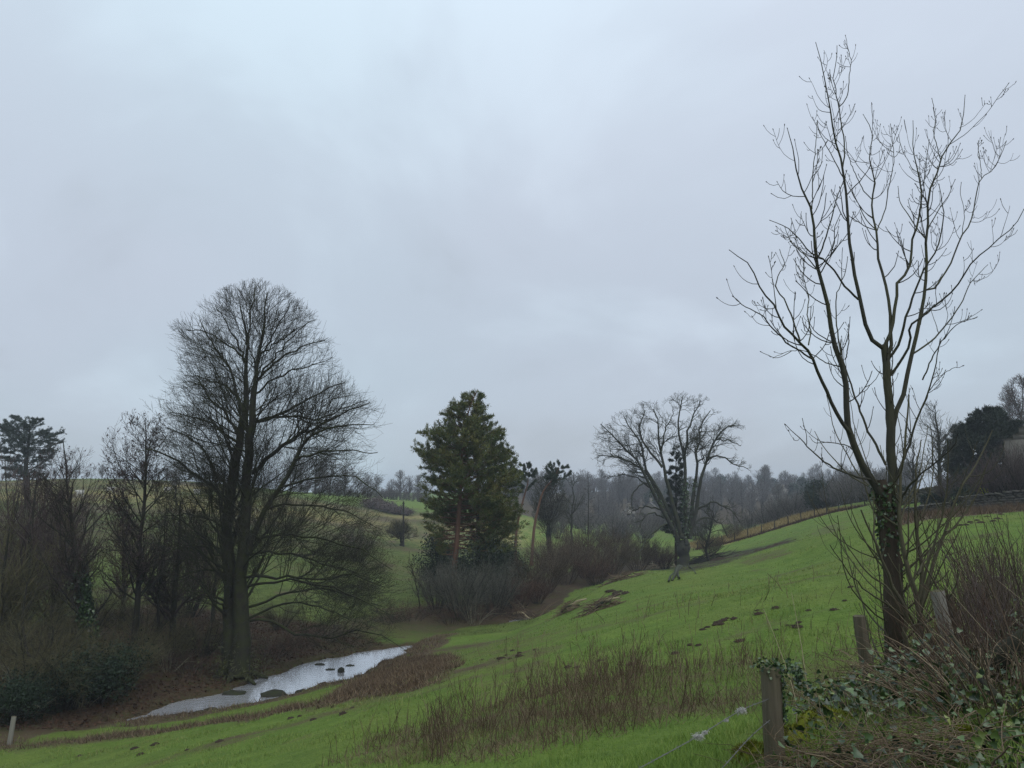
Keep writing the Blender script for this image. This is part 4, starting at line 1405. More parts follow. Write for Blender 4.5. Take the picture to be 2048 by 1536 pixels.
def evergreen_bush(name, label, seed, h=3.0, w=2.0, n=6000, size=0.13, mat='leaf_evergreen', clumps=40, cat='bush', depth=1.0):
    """dense leafy bush at the origin: clumps of leaves over a frame of stems"""
    rng = rng_(seed)
    root = thing(name, label, cat, (0, 0, 0))
    k = clumps
    d = unit(rng.normal(size=(k, 3)))
    rad = rng.uniform(0.45, 0.92, k)[:, None]
    c = np.array([0, 0, h * 0.5]) + d * rad * np.array([w, w * depth, h * 0.5]) * 0.9
    c[:, 2] = np.maximum(c[:, 2], 0.1)
    i = rng.integers(0, k, n)
    off = rng.normal(size=(n, 3)) * 0.17 * min(w, h)
    C = c[i] + off
    C[:, 2] = np.maximum(C[:, 2], 0.03)
    nrm = unit(C - [0, 0, h * 0.4]) + 0.6 * rng.normal(size=(n, 3))
    lv = Leaves()
    lv.kites(C, rng.normal(size=(n, 3)) + 0.2 * UP, nrm, size * rng.uniform(0.6, 1.3, n), size * 0.6)
    lv.part('crown', mat, root)
    wd = Wood()
    S = np.column_stack([rng.normal(0, 0.1, k), rng.normal(0, 0.1, k), np.zeros(k)])
    P = np.stack([S, S * 0.4 + c * [0.5, 0.5, 0.4], c], 1)
    wd.tube(P, np.tile([0.05, 0.03, 0.012], (k, 1)) * h / 3, 4)
    wd.part('stems', 'bark_dark', root)
    return root


def shrub(name, label, seed, h=4.0, w=2.5, stems=26, mats=('bark_dark', 'twig_brown'), dens=(2.2, 3.0), rmin=0.008, trop=0.35, droop=0.0, cat='shrub', maxn=6000, r=0.035, lim=((0.4, 2.0), (0.25, 0.8)), base=0.25, wander=0.13):
    """twiggy leafless shrub at the origin"""
    rng = rng_(seed)
    root = thing(name, label, cat, (0, 0, 0))
    a = rng.uniform(0, 2 * np.pi, stems)
    q = np.sqrt(rng.random(stems))
    S = np.column_stack([np.cos(a), np.sin(a), np.zeros(stems)]) * (q * w * base)[:, None]
    d = np.column_stack([np.cos(a) * q * w / h * 1.1, np.sin(a) * q * w / h * 1.1, np.ones(stems)])
    env = Ball((0, 0, h * 0.42), (w, w, h * 0.60))
    JIT[0] = 0.22
    P1, R1 = grow(S, d, h * rng.uniform(0.65, 1.1, stems), r * rng.uniform(0.6, 1.3, stems) * h / 4, rng, 0.25, rmin * 1.3, trop * 0.4 - droop, wander * 0.6, 10, None)
    dens = (dens[0] * 1.8, dens[1] * 1.6)
    P2, R2 = spawn(P1, R1, rng, dens[0], (0.15, 1.0), (22, 58), 0.38, lim[0], 0.4, 0.55, 0.4, rmin * 1.15, trop - droop, wander, 6, env, 0.15)
    P3, R3 = spawn(P2, R2, rng, dens[1], (0.1, 1.0), (22, 55), 0.55, lim[1], 0.2, 0.65, 0.7, rmin, trop - droop * 1.5, wander, 4, env, 0.1, maxn=maxn)
    wb = Wood()
    wb.tube(P1, R1, 5)
    wb.part('stems', mats[0], root)
    wt = Wood()
    wt.tube(P2, R2, 3)
    wt.tube(P3, R3, 3)
    wt.part('crown', mats[1], root)
    JIT[0] = 0.06
    return root


def ground_at(x, y):
    return np.array([x, y, float(H(np.array([x]), np.array([y]))[0])])


# ------------------------------------------------------------------ pines and their company in the middle
conifer('scots_pine', 'broad leaning Scots pine with orange-brown trunk and olive crown beside the stream bend', 66.0, 908,
        [(905, 1215), (908, 1150), (914, 1080), (919, 1010), (923, 940), (928, 870), (938, 820), (955, 778)],
        [(782, 946, 962), (795, 910, 976), (815, 893, 982), (835, 870, 988), (855, 848, 1005), (870, 838, 1026), (890, 820, 1018), (905, 832, 1040), (925, 838, 1034), (950, 838, 1042), (975, 832, 1044), (1000, 838, 1050),
         (1030, 842, 1060), (1060, 850, 1070), (1100, 870, 1050)], 21, 0.26, 190, 0.15, tuft=(13000, 10, 0.27, 0.05), t0=0.20, dead=10, depth=0.85, sub=2.6)
conifer('pale_barked_pine', 'grey-barked pine standing close behind the orange-trunked pine', 69.0, 958,
        [(958, 1215), (957, 1100), (956, 1000), (955, 900), (952, 830)],
        [(822, 935, 965), (850, 905, 990), (890, 890, 1015), (940, 885, 1030), (990, 880, 1038), (1040, 890, 1045)], 22, 0.26, 60, 0.1, mats=('bark_sycamore', 'needles_pine'), tuft=(3600, 14, 0.24, 0.045), t0=0.35, depth=0.7)
conifer('far_pine', 'small flat-topped pine left of the bare fan-stemmed tree behind the thicket', 100.0, 1030, [(1028, 1150), (1033, 1060), (1045, 1005), (1056, 965), (1056, 930)],
        [(911, 1050, 1066), (922, 1038, 1078), (938, 1034, 1084), (955, 1036, 1076), (975, 1030, 1062), (985, 1035, 1050)], 23, 0.22, 26, 0.0, tuft=(1700, 12, 0.24, 0.03), t0=0.60, mats=('bark_pine', 'needles_far'), depth=0.8)
conifer('far_pine', 'small leaning pine with bent trunk right of the bare fan-stemmed tree', 98.0, 1063, [(1060, 1150), (1068, 1060), (1078, 1010), (1088, 980), (1108, 955), (1120, 930)],
        [(918, 1105, 1126), (930, 1092, 1136), (945, 1085, 1144), (960, 1085, 1146), (970, 1100, 1140)], 24, 0.22, 24, 0.0, tuft=(1700, 12, 0.24, 0.03), t0=0.66, mats=('bark_pine', 'needles_far'), depth=0.8)
conifer('spruce_tree', 'slim dark spruce rising behind the stems of the pollarded sycamore', 97.0, 1352, [(1352, 1100), (1352, 1000), (1352, 890)],
        [(888, 1349, 1356), (905, 1342, 1362), (930, 1336, 1368), (970, 1332, 1374), (1020, 1328, 1376), (1070, 1325, 1378)], 25, 0.2, 70, 0.35, mats=('bark_dark', 'needles_yew'), tuft=(1900, 12, 0.30, 0.07), t0=0.1, up=0.1)
conifer('larch_tree', 'slender leafless larch standing right of the far pines', 125.0, 1176, [(1176, 1085), (1177, 1010), (1176, 945)],
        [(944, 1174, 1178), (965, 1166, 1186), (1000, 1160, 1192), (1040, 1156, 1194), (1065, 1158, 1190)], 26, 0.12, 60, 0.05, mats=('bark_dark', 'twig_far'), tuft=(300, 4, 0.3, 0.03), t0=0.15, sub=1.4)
bare_tree('fan_stemmed_tree', 'bare grey tree with many fanning stems between the two far pines', 106.0, 1098, [(1097, 1110), (1097, 1060), (1096, 1010), (1095, 950)],
          [(928, 1080, 1105), (945, 1066, 1122), (975, 1056, 1136), (1010, 1056, 1138), (1050, 1066, 1130), (1080, 1080, 1115)], 31, 0.14, stems=7, dens=(1.0, 1.8, 2.0), rmin=0.016, mats=('bark_sycamore', 'twig_grey'), maxn=3500)
bare_tree('slender_bare_tree', 'slender bare tree with upright branches left of the larch', 112.0, 1143, [(1141, 1110), (1143, 1050), (1146, 1000), (1148, 945)],
          [(943, 1138, 1156), (960, 1126, 1168), (1000, 1116, 1172), (1040, 1116, 1168), (1070, 1126, 1160)], 32, 0.2, dens=(1.4, 1.8, 2.2), rmin=0.016, mats=('bark_sycamore', 'twig_grey'), maxn=3500)
bare_tree('hanging_bare_tree', 'low spreading olive-grey bare tree beside the pollarded sycamore', 96.0, 1420, [(1408, 1140), (1412, 1100), (1420, 1060), (1428, 1010)],
          [(980, 1408, 1445), (1000, 1392, 1468), (1030, 1384, 1484), (1060, 1380, 1486), (1090, 1382, 1480), (1112, 1390, 1460)], 33, 0.2, dens=(2.4, 2.6, 2.6), rmin=0.014, mats=('bark_dark', 'twig_green'), trop=-0.05, maxn=6000)

# ------------------------------------------------------------------ the left bank
bare_tree('alder_tree', 'bare alder with dark purple cone-hung crown left of the huge beech', 44.0, 265, [(263, 1345), (270, 1270), (276, 1200), (281, 1130), (279, 1080), (286, 1030), (290, 970), (293, 900), (290, 835)],
          [(815, 262, 305), (832, 238, 335), (858, 216, 352), (890, 204, 364), (925, 198, 370), (965, 200, 376), (1010, 196, 384), (1060, 186, 396), (1110, 182, 404), (1170, 186, 408), (1230, 200, 396), (1275, 225, 350)],
          41, 0.19, dens=(2.2, 2.4, 3.2), rmin=0.0062, mats=('bark_dark', 'twig_alder'), cones=2600, maxn=11000)
bare_tree('leaning_alder', 'bare alder with ivy-wrapped lower trunk nearest the flat-topped cedar', 41.0, 186, [(186, 1350), (180, 1280), (168, 1200), (158, 1130), (145, 1060), (136, 990), (132, 930), (126, 880)],
          [(858, 112, 142), (878, 98, 172), (905, 86, 196), (940, 72, 206), (985, 58, 216), (1050, 52, 222), (1120, 56, 230), (1200, 80, 245), (1270, 110, 240)],
          42, 0.20, dens=(2.2, 2.6, 3.2), rmin=0.0060, mats=('bark_dark', 'twig_alder'), ivy=2600, cones=900, maxn=9000)
bare_tree('twin_stemmed_thorn', 'small forked dark thorn tree at the far left of the stream bank', 36.0, 75, [(76, 1420), (70, 1345), (52, 1295), (46, 1240), (52, 1180), (75, 1120)],
          [(1080, 50, 110), (1110, 15, 130), (1160, -10, 140), (1230, -20, 150), (1300, -10, 140), (1350, 20, 120)], 43, 0.10, dens=(2.0, 2.4, 3.0), rmin=0.0055, mats=('bark_dark', 'twig_olive'), maxn=4500)
bare_tree('pale_stemmed_tree', 'slim pale-stemmed bare tree rising beside the alder trunk', 46.0, 310, [(312, 1335), (316, 1250), (318, 1180), (328, 1100), (330, 1040), (335, 980)],
          [(960, 320, 350), (990, 300, 375), (1040, 290, 385), (1100, 285, 385), (1180, 285, 375), (1250, 295, 350)], 44, 0.10, dens=(2.0, 2.2, 3.0), rmin=0.0058, mats=('bark_dark', 'twig_alder'), maxn=4000)

purple = shrub('willow_thicket', 'tall purple-brown willow thicket at the left edge above the stream', 51, 8.0, 4.6, 34, ('bark_dark', 'twig_purple'), (0.9, 1.5), 0.009, maxn=6000, r=0.03, lim=((0.8, 3.2), (0.4, 1.3)))
for k, (px, Y, rz, s, lab) in enumerate([
        (20, 60, 0.3, 1.45, 'tall purple-brown willow thicket at the left edge under the flat-topped cedar'),
        (-60, 52, 2.0, 1.0, 'purple-brown thicket cut by the left edge of the view'),
        (372, 58, 4.0, 0.72, 'rounded purple-brown willow clump just left of the beech trunk'),
        (95, 66, 5.0, 1.2, 'purple-brown willow clump behind the ivy-wrapped alder'),
        (715, 92, 1.0, 0.62, 'brown willow clump seen through the right side of the beech')]):
    place_copy(purple, stand(px, Y), rz, s, lab, 'willow thickets on the far bank')
olive = shrub('arching_willow', 'olive arching willow', 52, 4.6, 3.4, 34, ('bark_dark', 'twig_olive'), (2.6, 3.2), 0.0062, 0.25, 0.35, maxn=8000, r=0.03, lim=((0.6, 2.4), (0.3, 1.0)))
for px, Y, rz, s, lab in [
        (20, 34.2, 0.4, 0.9, 'olive arching willow overhanging the water at the left edge'),
        (140, 35.4, 1.9, 0.75, 'olive arching willow between the forked thorn and the ivied alder'),
        (235, 38.0, 3.9, 0.7, 'olive willow drooping over the dark evergreen by the water'),
        (340, 43, 2.2, 0.55, 'low olive willow between alder and beech roots'),
        (20, 46, 5.2, 1.25, 'tall olive willow behind the forked thorn'),
        (560, 53, 0.9, 0.5, 'low olive scrub right of the beech trunk'),
        (85, 40, 2.9, 0.85, 'olive willow behind the dark evergreen at the water'), (262, 41.2, 4.6, 0.6, 'olive willow at the foot of the cone-hung alder'), (405, 45, 1.2, 0.6, 'low olive willow touching the beech trunk on its left'),
        (290, 50, 3.3, 0.8, 'olive willow up the slope behind the cone-hung alder'), (170, 49, 0.2, 0.9, 'olive willow up the slope behind the ivied alder')]:
    place_copy(olive, stand(px, Y), rz, s, lab, 'arching willows on the left bank')
ev = evergreen_bush('holly_bush', 'dark evergreen bush at the water under the arching willow', 53, 2.6, 2.5, 3600, 0.15, clumps=26)
for px, Y, rz, s, lab in [(200, 36.3, 0, 0.95, 'dark evergreen bush at the water beneath the arching willow'), (110, 34.6, 1.3, 0.85, 'dark evergreen bush overhanging the water left of the larger evergreen'),
                          (228, 40.0, 2.0, 0.55, 'small dark evergreen at the foot of the ivied alder'),
                          (15, 32.6, 1.0, 0.75, 'dark evergreen bush at the left edge of the far bank')]:
    place_copy(ev, stand(px, Y), rz, s, lab, 'evergreen bushes on the left bank')
bramble = shrub('bramble_patch', 'russet bramble', 54, 1.7, 1.9, 46, ('bark_dark', 'twig_russet'), (3.4, 3.4), 0.0062, 0.1, 0.45, maxn=6000, r=0.03, lim=((0.4, 1.3), (0.2, 0.6)), base=0.6)
spots = [(300, 42.2, 'russet bramble under the alder'), (380, 41.6, 'russet bramble in front of the beech roots on their left'), (330, 46, 'russet bramble between alder and pale-stemmed tree'), (420, 47, 'russet bramble behind the beech trunk on its left'),
         (540, 46, 'russet bramble on the bank right of the beech roots'), (600, 48.5, 'russet bramble above the widest part of the stream'), (250, 45, 'russet bramble behind the alder foot'), (660, 52, 'russet bramble where the beech branches droop to the stream'),
         (450, 50, 'low russet bramble behind the beech'), (820, 57.5, 'russet bramble at the stream bend left of the grey willow'), (860, 60, 'russet bramble under the grey willow'), (360, 52, 'russet bramble below the rounded willow clump'),
         (60, 43, 'russet bramble behind the forked thorn'), (905, 57.5, 'russet bramble overhanging the hidden stream below the grey willow'), (955, 59.5, 'russet bramble overhanging the hidden stream left of the dark pool'), (1010, 62, 'russet bramble just left of the dark pool'), (780, 56.5, 'russet bramble at the tip of the drooping beech branches')]
for i, (px, Y, lab) in enumerate(spots):
    place_copy(bramble, stand(px, Y), i * 1.7, 0.75 + 0.4 * ((i * 7) % 5) / 5, lab, 'brambles on the stream banks')

palew = shrub('pale_willow', 'pale willow', 59, 3.2, 2.6, 22, ('twig_pale', 'twig_pale'), (1.0, 1.3), 0.0055, 0.2, 0.45, maxn=2200, r=0.022, lim=((0.5, 2.0), (0.3, 0.9)), wander=0.2)
for px, Y, rz, s, lab in [(35, 33.8, 0.5, 0.9, 'pale-twigged willow drooping at the left edge of the stream'), (160, 35.6, 2.4, 0.75, 'pale-twigged willow drooping in front of the dark evergreen'), (262, 39.4, 4.0, 0.7, 'pale-twigged willow overhanging the near end of the water'),
                          (335, 41.4, 1.1, 0.6, 'pale-twigged willow on the bank left of the beech roots'), (90, 44, 3.1, 1.2, 'tall pale-twigged willow behind the forked thorn'), (655, 50.5, 5.1, 0.55, 'pale-twigged scrub under the drooping beech branches'), (945, 57.8, 0.8, 0.9, 'pale-twigged willow in front of the grey willow')]:
    place_copy(palew, stand(px, Y), rz, s, lab, 'pale-twigged willows by the stream')

# ------------------------------------------------------------------ thickets round the stream bend and up the valley
greyw = shrub('grey_willow', 'grey-green willow', 55, 5.6, 3.2, 38, ('bark_sycamore', 'twig_grey'), (1.7, 2.2), 0.0095, 0.3, 0.10, maxn=8500, r=0.03, lim=((0.6, 2.4), (0.35, 1.1)))
for px, Y, rz, s, lab in [(925, 59, 0.2, 0.85, 'large grey willow in front of the orange-trunked pine'), (990, 62, 2.6, 0.78, 'grey willow right of the orange pine trunk above dark water'),
                          (872, 62, 4.1, 0.68, 'grey willow left of the orange pine trunk')]:
    place_copy(greyw, stand(px, Y), rz, s, lab, 'grey willows at the stream bend')
brownt = shrub('brown_thicket', 'brown thicket', 56, 4.6, 3.4, 46, ('twig_brown', 'twig_brown'), (1.7, 2.1), 0.011, 0.4, 0.05, maxn=8000, r=0.028, lim=((0.6, 2.2), (0.4, 1.1)))
bt = [(1040, 70, 0.85, 'brown thicket right of the pines nearest the dark pool'), (1090, 74, 0.95, 'brown thicket below the small leaning pine'), (1130, 80, 1.0, 'brown thicket below the slender bare tree'),
      (1175, 84, 1.05, 'brown thicket below the larch'), (1225, 88, 1.0, 'brown thicket left of the pollarded sycamore at mid height'), (1275, 93, 0.95, 'brown thicket just behind the sycamore low limbs'),
      (1310, 97, 0.8, 'brown thicket touching the sycamore trunk'), (1100, 90, 1.0, 'brown thicket behind the front row under the far pines'), (1160, 100, 1.1, 'brown thicket behind the front row under the larch'),
      (1230, 106, 1.0, 'brown thicket behind the front row near the village'), (1420, 102, 0.7, 'brown thicket right of the sycamore trunk'), (1465, 116, 0.55, 'small brown thicket at the low end of the yellow strip')]
for i, (px, Y, s, lab) in enumerate(bt):
    place_copy(brownt, stand(px, Y), i * 2.1, s, lab, 'brown thickets along the stream')
russ = shrub('russet_thicket', 'russet dogwood', 57, 3.6, 2.8, 50, ('bark_dark', 'twig_russet'), (2.2, 2.8), 0.011, 0.45, 0.0, maxn=6500, r=0.022, lim=((0.5, 1.6), (0.3, 0.9)))
for i, (px, Y, s, lab) in enumerate([(1035, 64, 0.8, 'russet dogwood clump overhanging the dark pool'), (1190, 78, 0.9, 'russet dogwood clump in the middle of the brown thicket'), (1330, 92.5, 0.7, 'russet dogwood at the left foot of the sycamore'),
                                     (1075, 67, 0.6, 'small russet dogwood right of the dark pool')]):
    place_copy(russ, stand(px, Y), i * 2.3, s, lab, 'russet dogwoods along the stream')
yewlow = evergreen_bush('yew_bush', 'dark green yew', 58, 6.0, 3.0, 8500, 0.22, 'needles_yew', 60)
for px, Y, rz, s, lab in [(962, 66, 0.0, 0.95, 'dark green yew under the pines beside the orange trunk'), (880, 72, 2.0, 0.9, 'dark green yew behind the orange pine trunk on its left'), (1010, 72, 3.0, 0.8, 'dark green yew at the right foot of the pines')]:
    place_copy(yewlow, stand(px, Y), rz, s, lab, 'yews under the pines')
bare_tree('thorn_tree', 'small olive thorn tree beside the telegraph pole in the far meadow', 122.0, 802, [(803, 1098), (803, 1082), (801, 1060)],
          [(1035, 785, 820), (1050, 770, 836), (1070, 768, 840), (1086, 778, 828)], 45, 0.28, dens=(6.0, 4.0, 3.4), rmin=0.018, mats=('bark_dark', 'twig_olive'), maxn=4500, t0=0.3, lens=(0.9, 0.6, 0.6))
bare_tree('sapling_tree', 'thin bare sapling left of the grey willow at the stream bend', 60.0, 840, [(841, 1245), (838, 1200), (830, 1160), (815, 1115)],
          [(1100, 800, 825), (1130, 802, 852), (1180, 815, 862), (1220, 825, 860)], 46, 0.06, dens=(2.2, 2.2, 2.4), rmin=0.009, mats=('bark_dark', 'twig_brown'), maxn=1200)
# ================================================================== grass, reeds and dead stems
def scatter(n, ylo, yhi, rng, px=(-260, 2330)):
    """ground points spread evenly over directions and log distance (denser near the viewer)"""
    y = np.exp(rng.uniform(math.log(ylo), math.log(yhi), n))
    x = (rng.uniform(px[0], px[1], n) - 1024) / F_PX * (y * 0.98)
    return x, y


def in_zone(n, poly, rng):
    P = np.array(poly)
    lo, hi = P.min(0), P.max(0)
    out = np.zeros((0, 2))
    while len(out) < n:
        q = rng.uniform(lo, hi, (n * 3, 2))
        # thinner far away, as real density is lost with distance
        keep = inpoly(q[:, 0], q[:, 1], poly)
        out = np.vstack([out, q[keep]])
    return out[:n, 0], out[:n, 1]


def blade_field(name, label, mat, x, y, h, w, rng, lean=0.45):
    z = H(x, y)
    n = len(x)
    lv = Leaves()
    d = UP + lean * rng.normal(size=(n, 3)) * [1, 1, 0.3]
    lv.blades(np.stack([x, y, z - 0.01], -1), d, h, w, rng)
    o = lv.part(name, mat, None, (0, 0, 0), 'stuff')
    return tag(o, label)


def build_grass():
    rng = rng_(101)
    x, y = scatter(400000, 4.0, 105.0, rng)
    d, side = stream_d(x, y)
    bad = (d < 0.9) | ((side < 0) & (d < 6)) | (polyd(x, y, Z_LITTER) > -0.5)
    reed = polyd(x, y, Z_REED) > 0.2
    stem = polyd(x, y, Z_STEM) > 0
    mud = polyd(x, y, Z_MUD) > 0.2
    wall = polyd(x, y, Z_WALLFOOT) > 0
    for zw in Z_WORN:
        stem = stem | ((polyd(x, y, zw) > 0) & (rng.random(len(x)) < 0.8))
    bare = (fbm(x / 0.9, y / 0.9, 71) + 0.35 * rng.normal(size=len(x)) > 0.7) | (fbm(x / 5, y / 2.6, 61) + 0.22 * rng.normal(size=len(x)) > 0.62)
    keep = ~bad & ~(reed & (rng.random(len(x)) < 0.85)) & ~(stem & (rng.random(len(x)) < 0.35)) & ~(mud & (rng.random(len(x)) < 0.9)) & ~wall & ~bare
    x, y = x[keep], y[keep]
    tus = np.clip(fbm(x / 1.1, y / 1.1, 72) * 1.3 + 0.35, 0, 1.4)
    h = (0.035 + 0.10 * tus * tus) * rng.uniform(0.6, 1.35, len(x))
    near_bank = sstep(9, 5, y) * sstep(0.5, 1.5, x)
    h = h * (1 + 0.8 * near_bank)
    w = np.maximum(0.0065, 0.00075 * y) * rng.uniform(0.7, 1.3, len(x))
    d, side = stream_d(x, y)
    far_bank = (side < 0) | ((y > 52) & (x < 2))
    f = far_bank
    blade_field('grass', 'short green pasture grass covering the sloping meadow', 'grass_blade', x[~f], y[~f], h[~f], w[~f], rng)
    blade_field('rough_grass', 'dull olive tussocky grass on the far bank behind the beech', 'grass_rough', x[f], y[f], h[f] * 1.5, w[f], rng)


def build_rough():
    rng = rng_(102)
    x, y = in_zone(30000, Z_REED, rng)
    d, _ = stream_d(x, y)
    k = (d > 0.15) & (fbm(x / 0.8, y / 0.8, 77) + 0.35 * rng.normal(size=len(x)) > -0.35 + 0.5 * sstep(0.9, 0.0, polyd(x, y, Z_REED)) * (d > 1.2))
    x, y = x[k], y[k]
    m = rng.integers(0, len(SP) - 1, 15000)           # fringe along the near water's edge
    m = m[(SW[m] > -0.9) & (SP[m, 1] < 52)]
    u = rng.random(len(m))
    q = SP[m] * (1 - u)[:, None] + SP[m + 1] * u[:, None] - nor[m] * (np.maximum(SW[m], 0) + 0.15 + 2.2 * rng.random(len(m)) ** 1.3)[:, None]
    dq, sq = stream_d(q[:, 0], q[:, 1])
    q = q[(sq > 0) & (dq > -0.1)]
    x, y = np.concatenate([x, q[:, 0]]), np.concatenate([y, q[:, 1]])
    hh = rng.uniform(0.12, 0.48, len(x)) * np.clip(0.8 + 0.5 * fbm(x / 0.7, y / 0.7, 78), 0.3, 1.4)
    rus = (polyd(x, y, Z_REED) > 0.7) & (x > -14) & (rng.random(len(x)) < 0.6)
    blade_field('sedge', 'pale brown dead sedge along the near edge of the stream', 'reed_brown', x[~rus], y[~rus], hh[~rus] * 0.85, 0.026, rng, 0.6)
    blade_field('russet_sedge', 'russet dead sedge patch inside the stream bend', 'reed_russet', x[rus], y[rus], hh[rus] * 0.7, 0.035, rng, 0.9)
    # leaf litter and dead growth on the far bank
    x, y = in_zone(15000, Z_LITTER, rng)
    d, _ = stream_d(x, y)
    k = d > 0.2
    x, y = x[k], y[k]
    z = H(x, y)
    lv = Leaves()
    n = len(x)
    lv.kites(np.stack([x, y, z + 0.03 * rng.random(n)], -1), rng.normal(size=(n, 3)) * [1, 1, 0.3], UP + 0.5 * rng.normal(size=(n, 3)), 0.16, 0.12)
    x2, y2 = in_zone(9000, Z_LITTER, rng)
    lv.blades(np.stack([x2, y2, H(x2, y2)], -1), UP + 0.7 * rng.normal(size=(len(x2), 3)), rng.uniform(0.2, 0.55, len(x2)), 0.025, rng)
    tag(lv.part('leaf_litter', 'leaf_dead', None, (0, 0, 0), 'stuff'), 'rust-brown leaf litter and dead growth on the beech bank')
    # yellow grass strip beyond the far fence, red-brown brush under the garden wall
    x, y = in_zone(7000, Z_YELLOW, rng)
    blade_field('dry_grass', 'straw-yellow dead grass strip beyond the far fence', 'grass_dry', x, y, rng.uniform(0.25, 0.6, len(x)), 0.09, rng, 0.5)
    x, y = in_zone(6000, Z_WALLFOOT, rng)
    blade_field('wall_foot_brush', 'red-brown dead growth along the foot of the garden wall', 'reed_russet', x, y, rng.uniform(0.25, 0.75, len(x)), 0.05, rng, 0.45)
    # dark rough growth under the far fence
    F = catmull(np.array(FENCE_FAR), 200)
    i = rng.integers(0, 200, 3600)
    x, y = F[i, 0] + rng.normal(0, 0.3, 3600), F[i, 1] + rng.normal(0, 0.45, 3600)
    blade_field('fence_line_growth', 'dark dead growth along the far fence line', 'leaf_dead', x, y, rng.uniform(0.2, 0.55, 3600), 0.07, rng, 0.7)


def build_dead_stems():
    rng = rng_(103)
    x, y = in_zone(9000, Z_STEM, rng)
    # clumpy, thickest along the upper edge of the band
    den = 0.5 + 0.75 * fbm(x / 1.6, y / 1.6, 81)
    w = np.clip(den, 0, 1) * np.clip(1.7 - polyd(x, y, Z_STEM) * 0.45, 0.12, 1)
    cx, cy = hit(1150, 1400)[:2]
    w = w * (0.30 + 0.9 * np.exp(-((x - cx) / 2.2) ** 2 - ((y - cy) / 3.0) ** 2))
    k = rng.random(len(x)) < w * 0.75
    x, y = x[k][:1700], y[k][:1700]
    g = rng.integers(0, len(x), len(x))           # stems stand in clumps
    cl = rng.random(len(x)) < 0.6
    g = (g // 9) * 9
    x, y = np.where(cl, x[g] + rng.normal(0, 0.10, len(x)), x), np.where(cl, y[g] + rng.normal(0, 0.10, len(y)), y)
    ex, ey = scatter(260, 9, 30, rng, (900, 1800))          # strays
    x, y = np.concatenate([x, ex]), np.concatenate([y, ey])
    n = len(x)
    S = np.stack([x, y, H(x, y)], -1)
    hh = (0.18 + 0.75 * rng.random(n) ** 2) * (0.75 + 0.35 * fbm(x / 2.0, y / 2.0, 83))
    P, R = grow(S, UP + 0.22 * rng.normal(size=(n, 3)), hh, rng.uniform(0.0026, 0.005, n) * np.maximum(1, y / 11), rng, 0.6, 0.002, -0.05, 0.10, 5)
    P2, R2 = spawn(P, R, rng, 4.5, (0.35, 0.98), (20, 45), 0.3, (0.06, 0.26), 0.3, 0.7, 0.7, 0.0022, 0.4, 0.08, 3)
    w_ = Wood()
    w_.tube(P, R, 3)
    w_.tube(P2, np.maximum(R2, 0.0019 * np.maximum(1, P2[:, :1, 1] / 11)), 3)
    o = w_.part('dead_stems', 'dead_stem', None)
    tag(o, 'thin brown dead stems standing in a broad band across the near meadow', None, kind='stuff')
    x, y = in_zone(20000, Z_STEM, rng)
    k = fbm(x / 1.2, y / 1.2, 85) + 0.4 * rng.normal(size=len(x)) > 0.25
    x, y = x[k], y[k]
    blade_field('dead_grass', 'brown dead grass matted among the standing dead stems', 'reed_brown', x, y, rng.uniform(0.06, 0.24, len(x)), np.maximum(0.007, 0.0008 * y), rng, 0.9)


build_grass()
build_rough()
build_dead_stems()

# ================================================================== foreground bank at the right: fence, ivy, brambles
BANK = [(1.45, 3.2), (1.62, 5.0), (2.3, 6.2), (3.2, 7.4), (4.0, 9.3), (5.2, 9.8), (7.0, 10.5), (9.5, 12), (9.5, 5), (6, 3.0), (3.0, 2.2)]


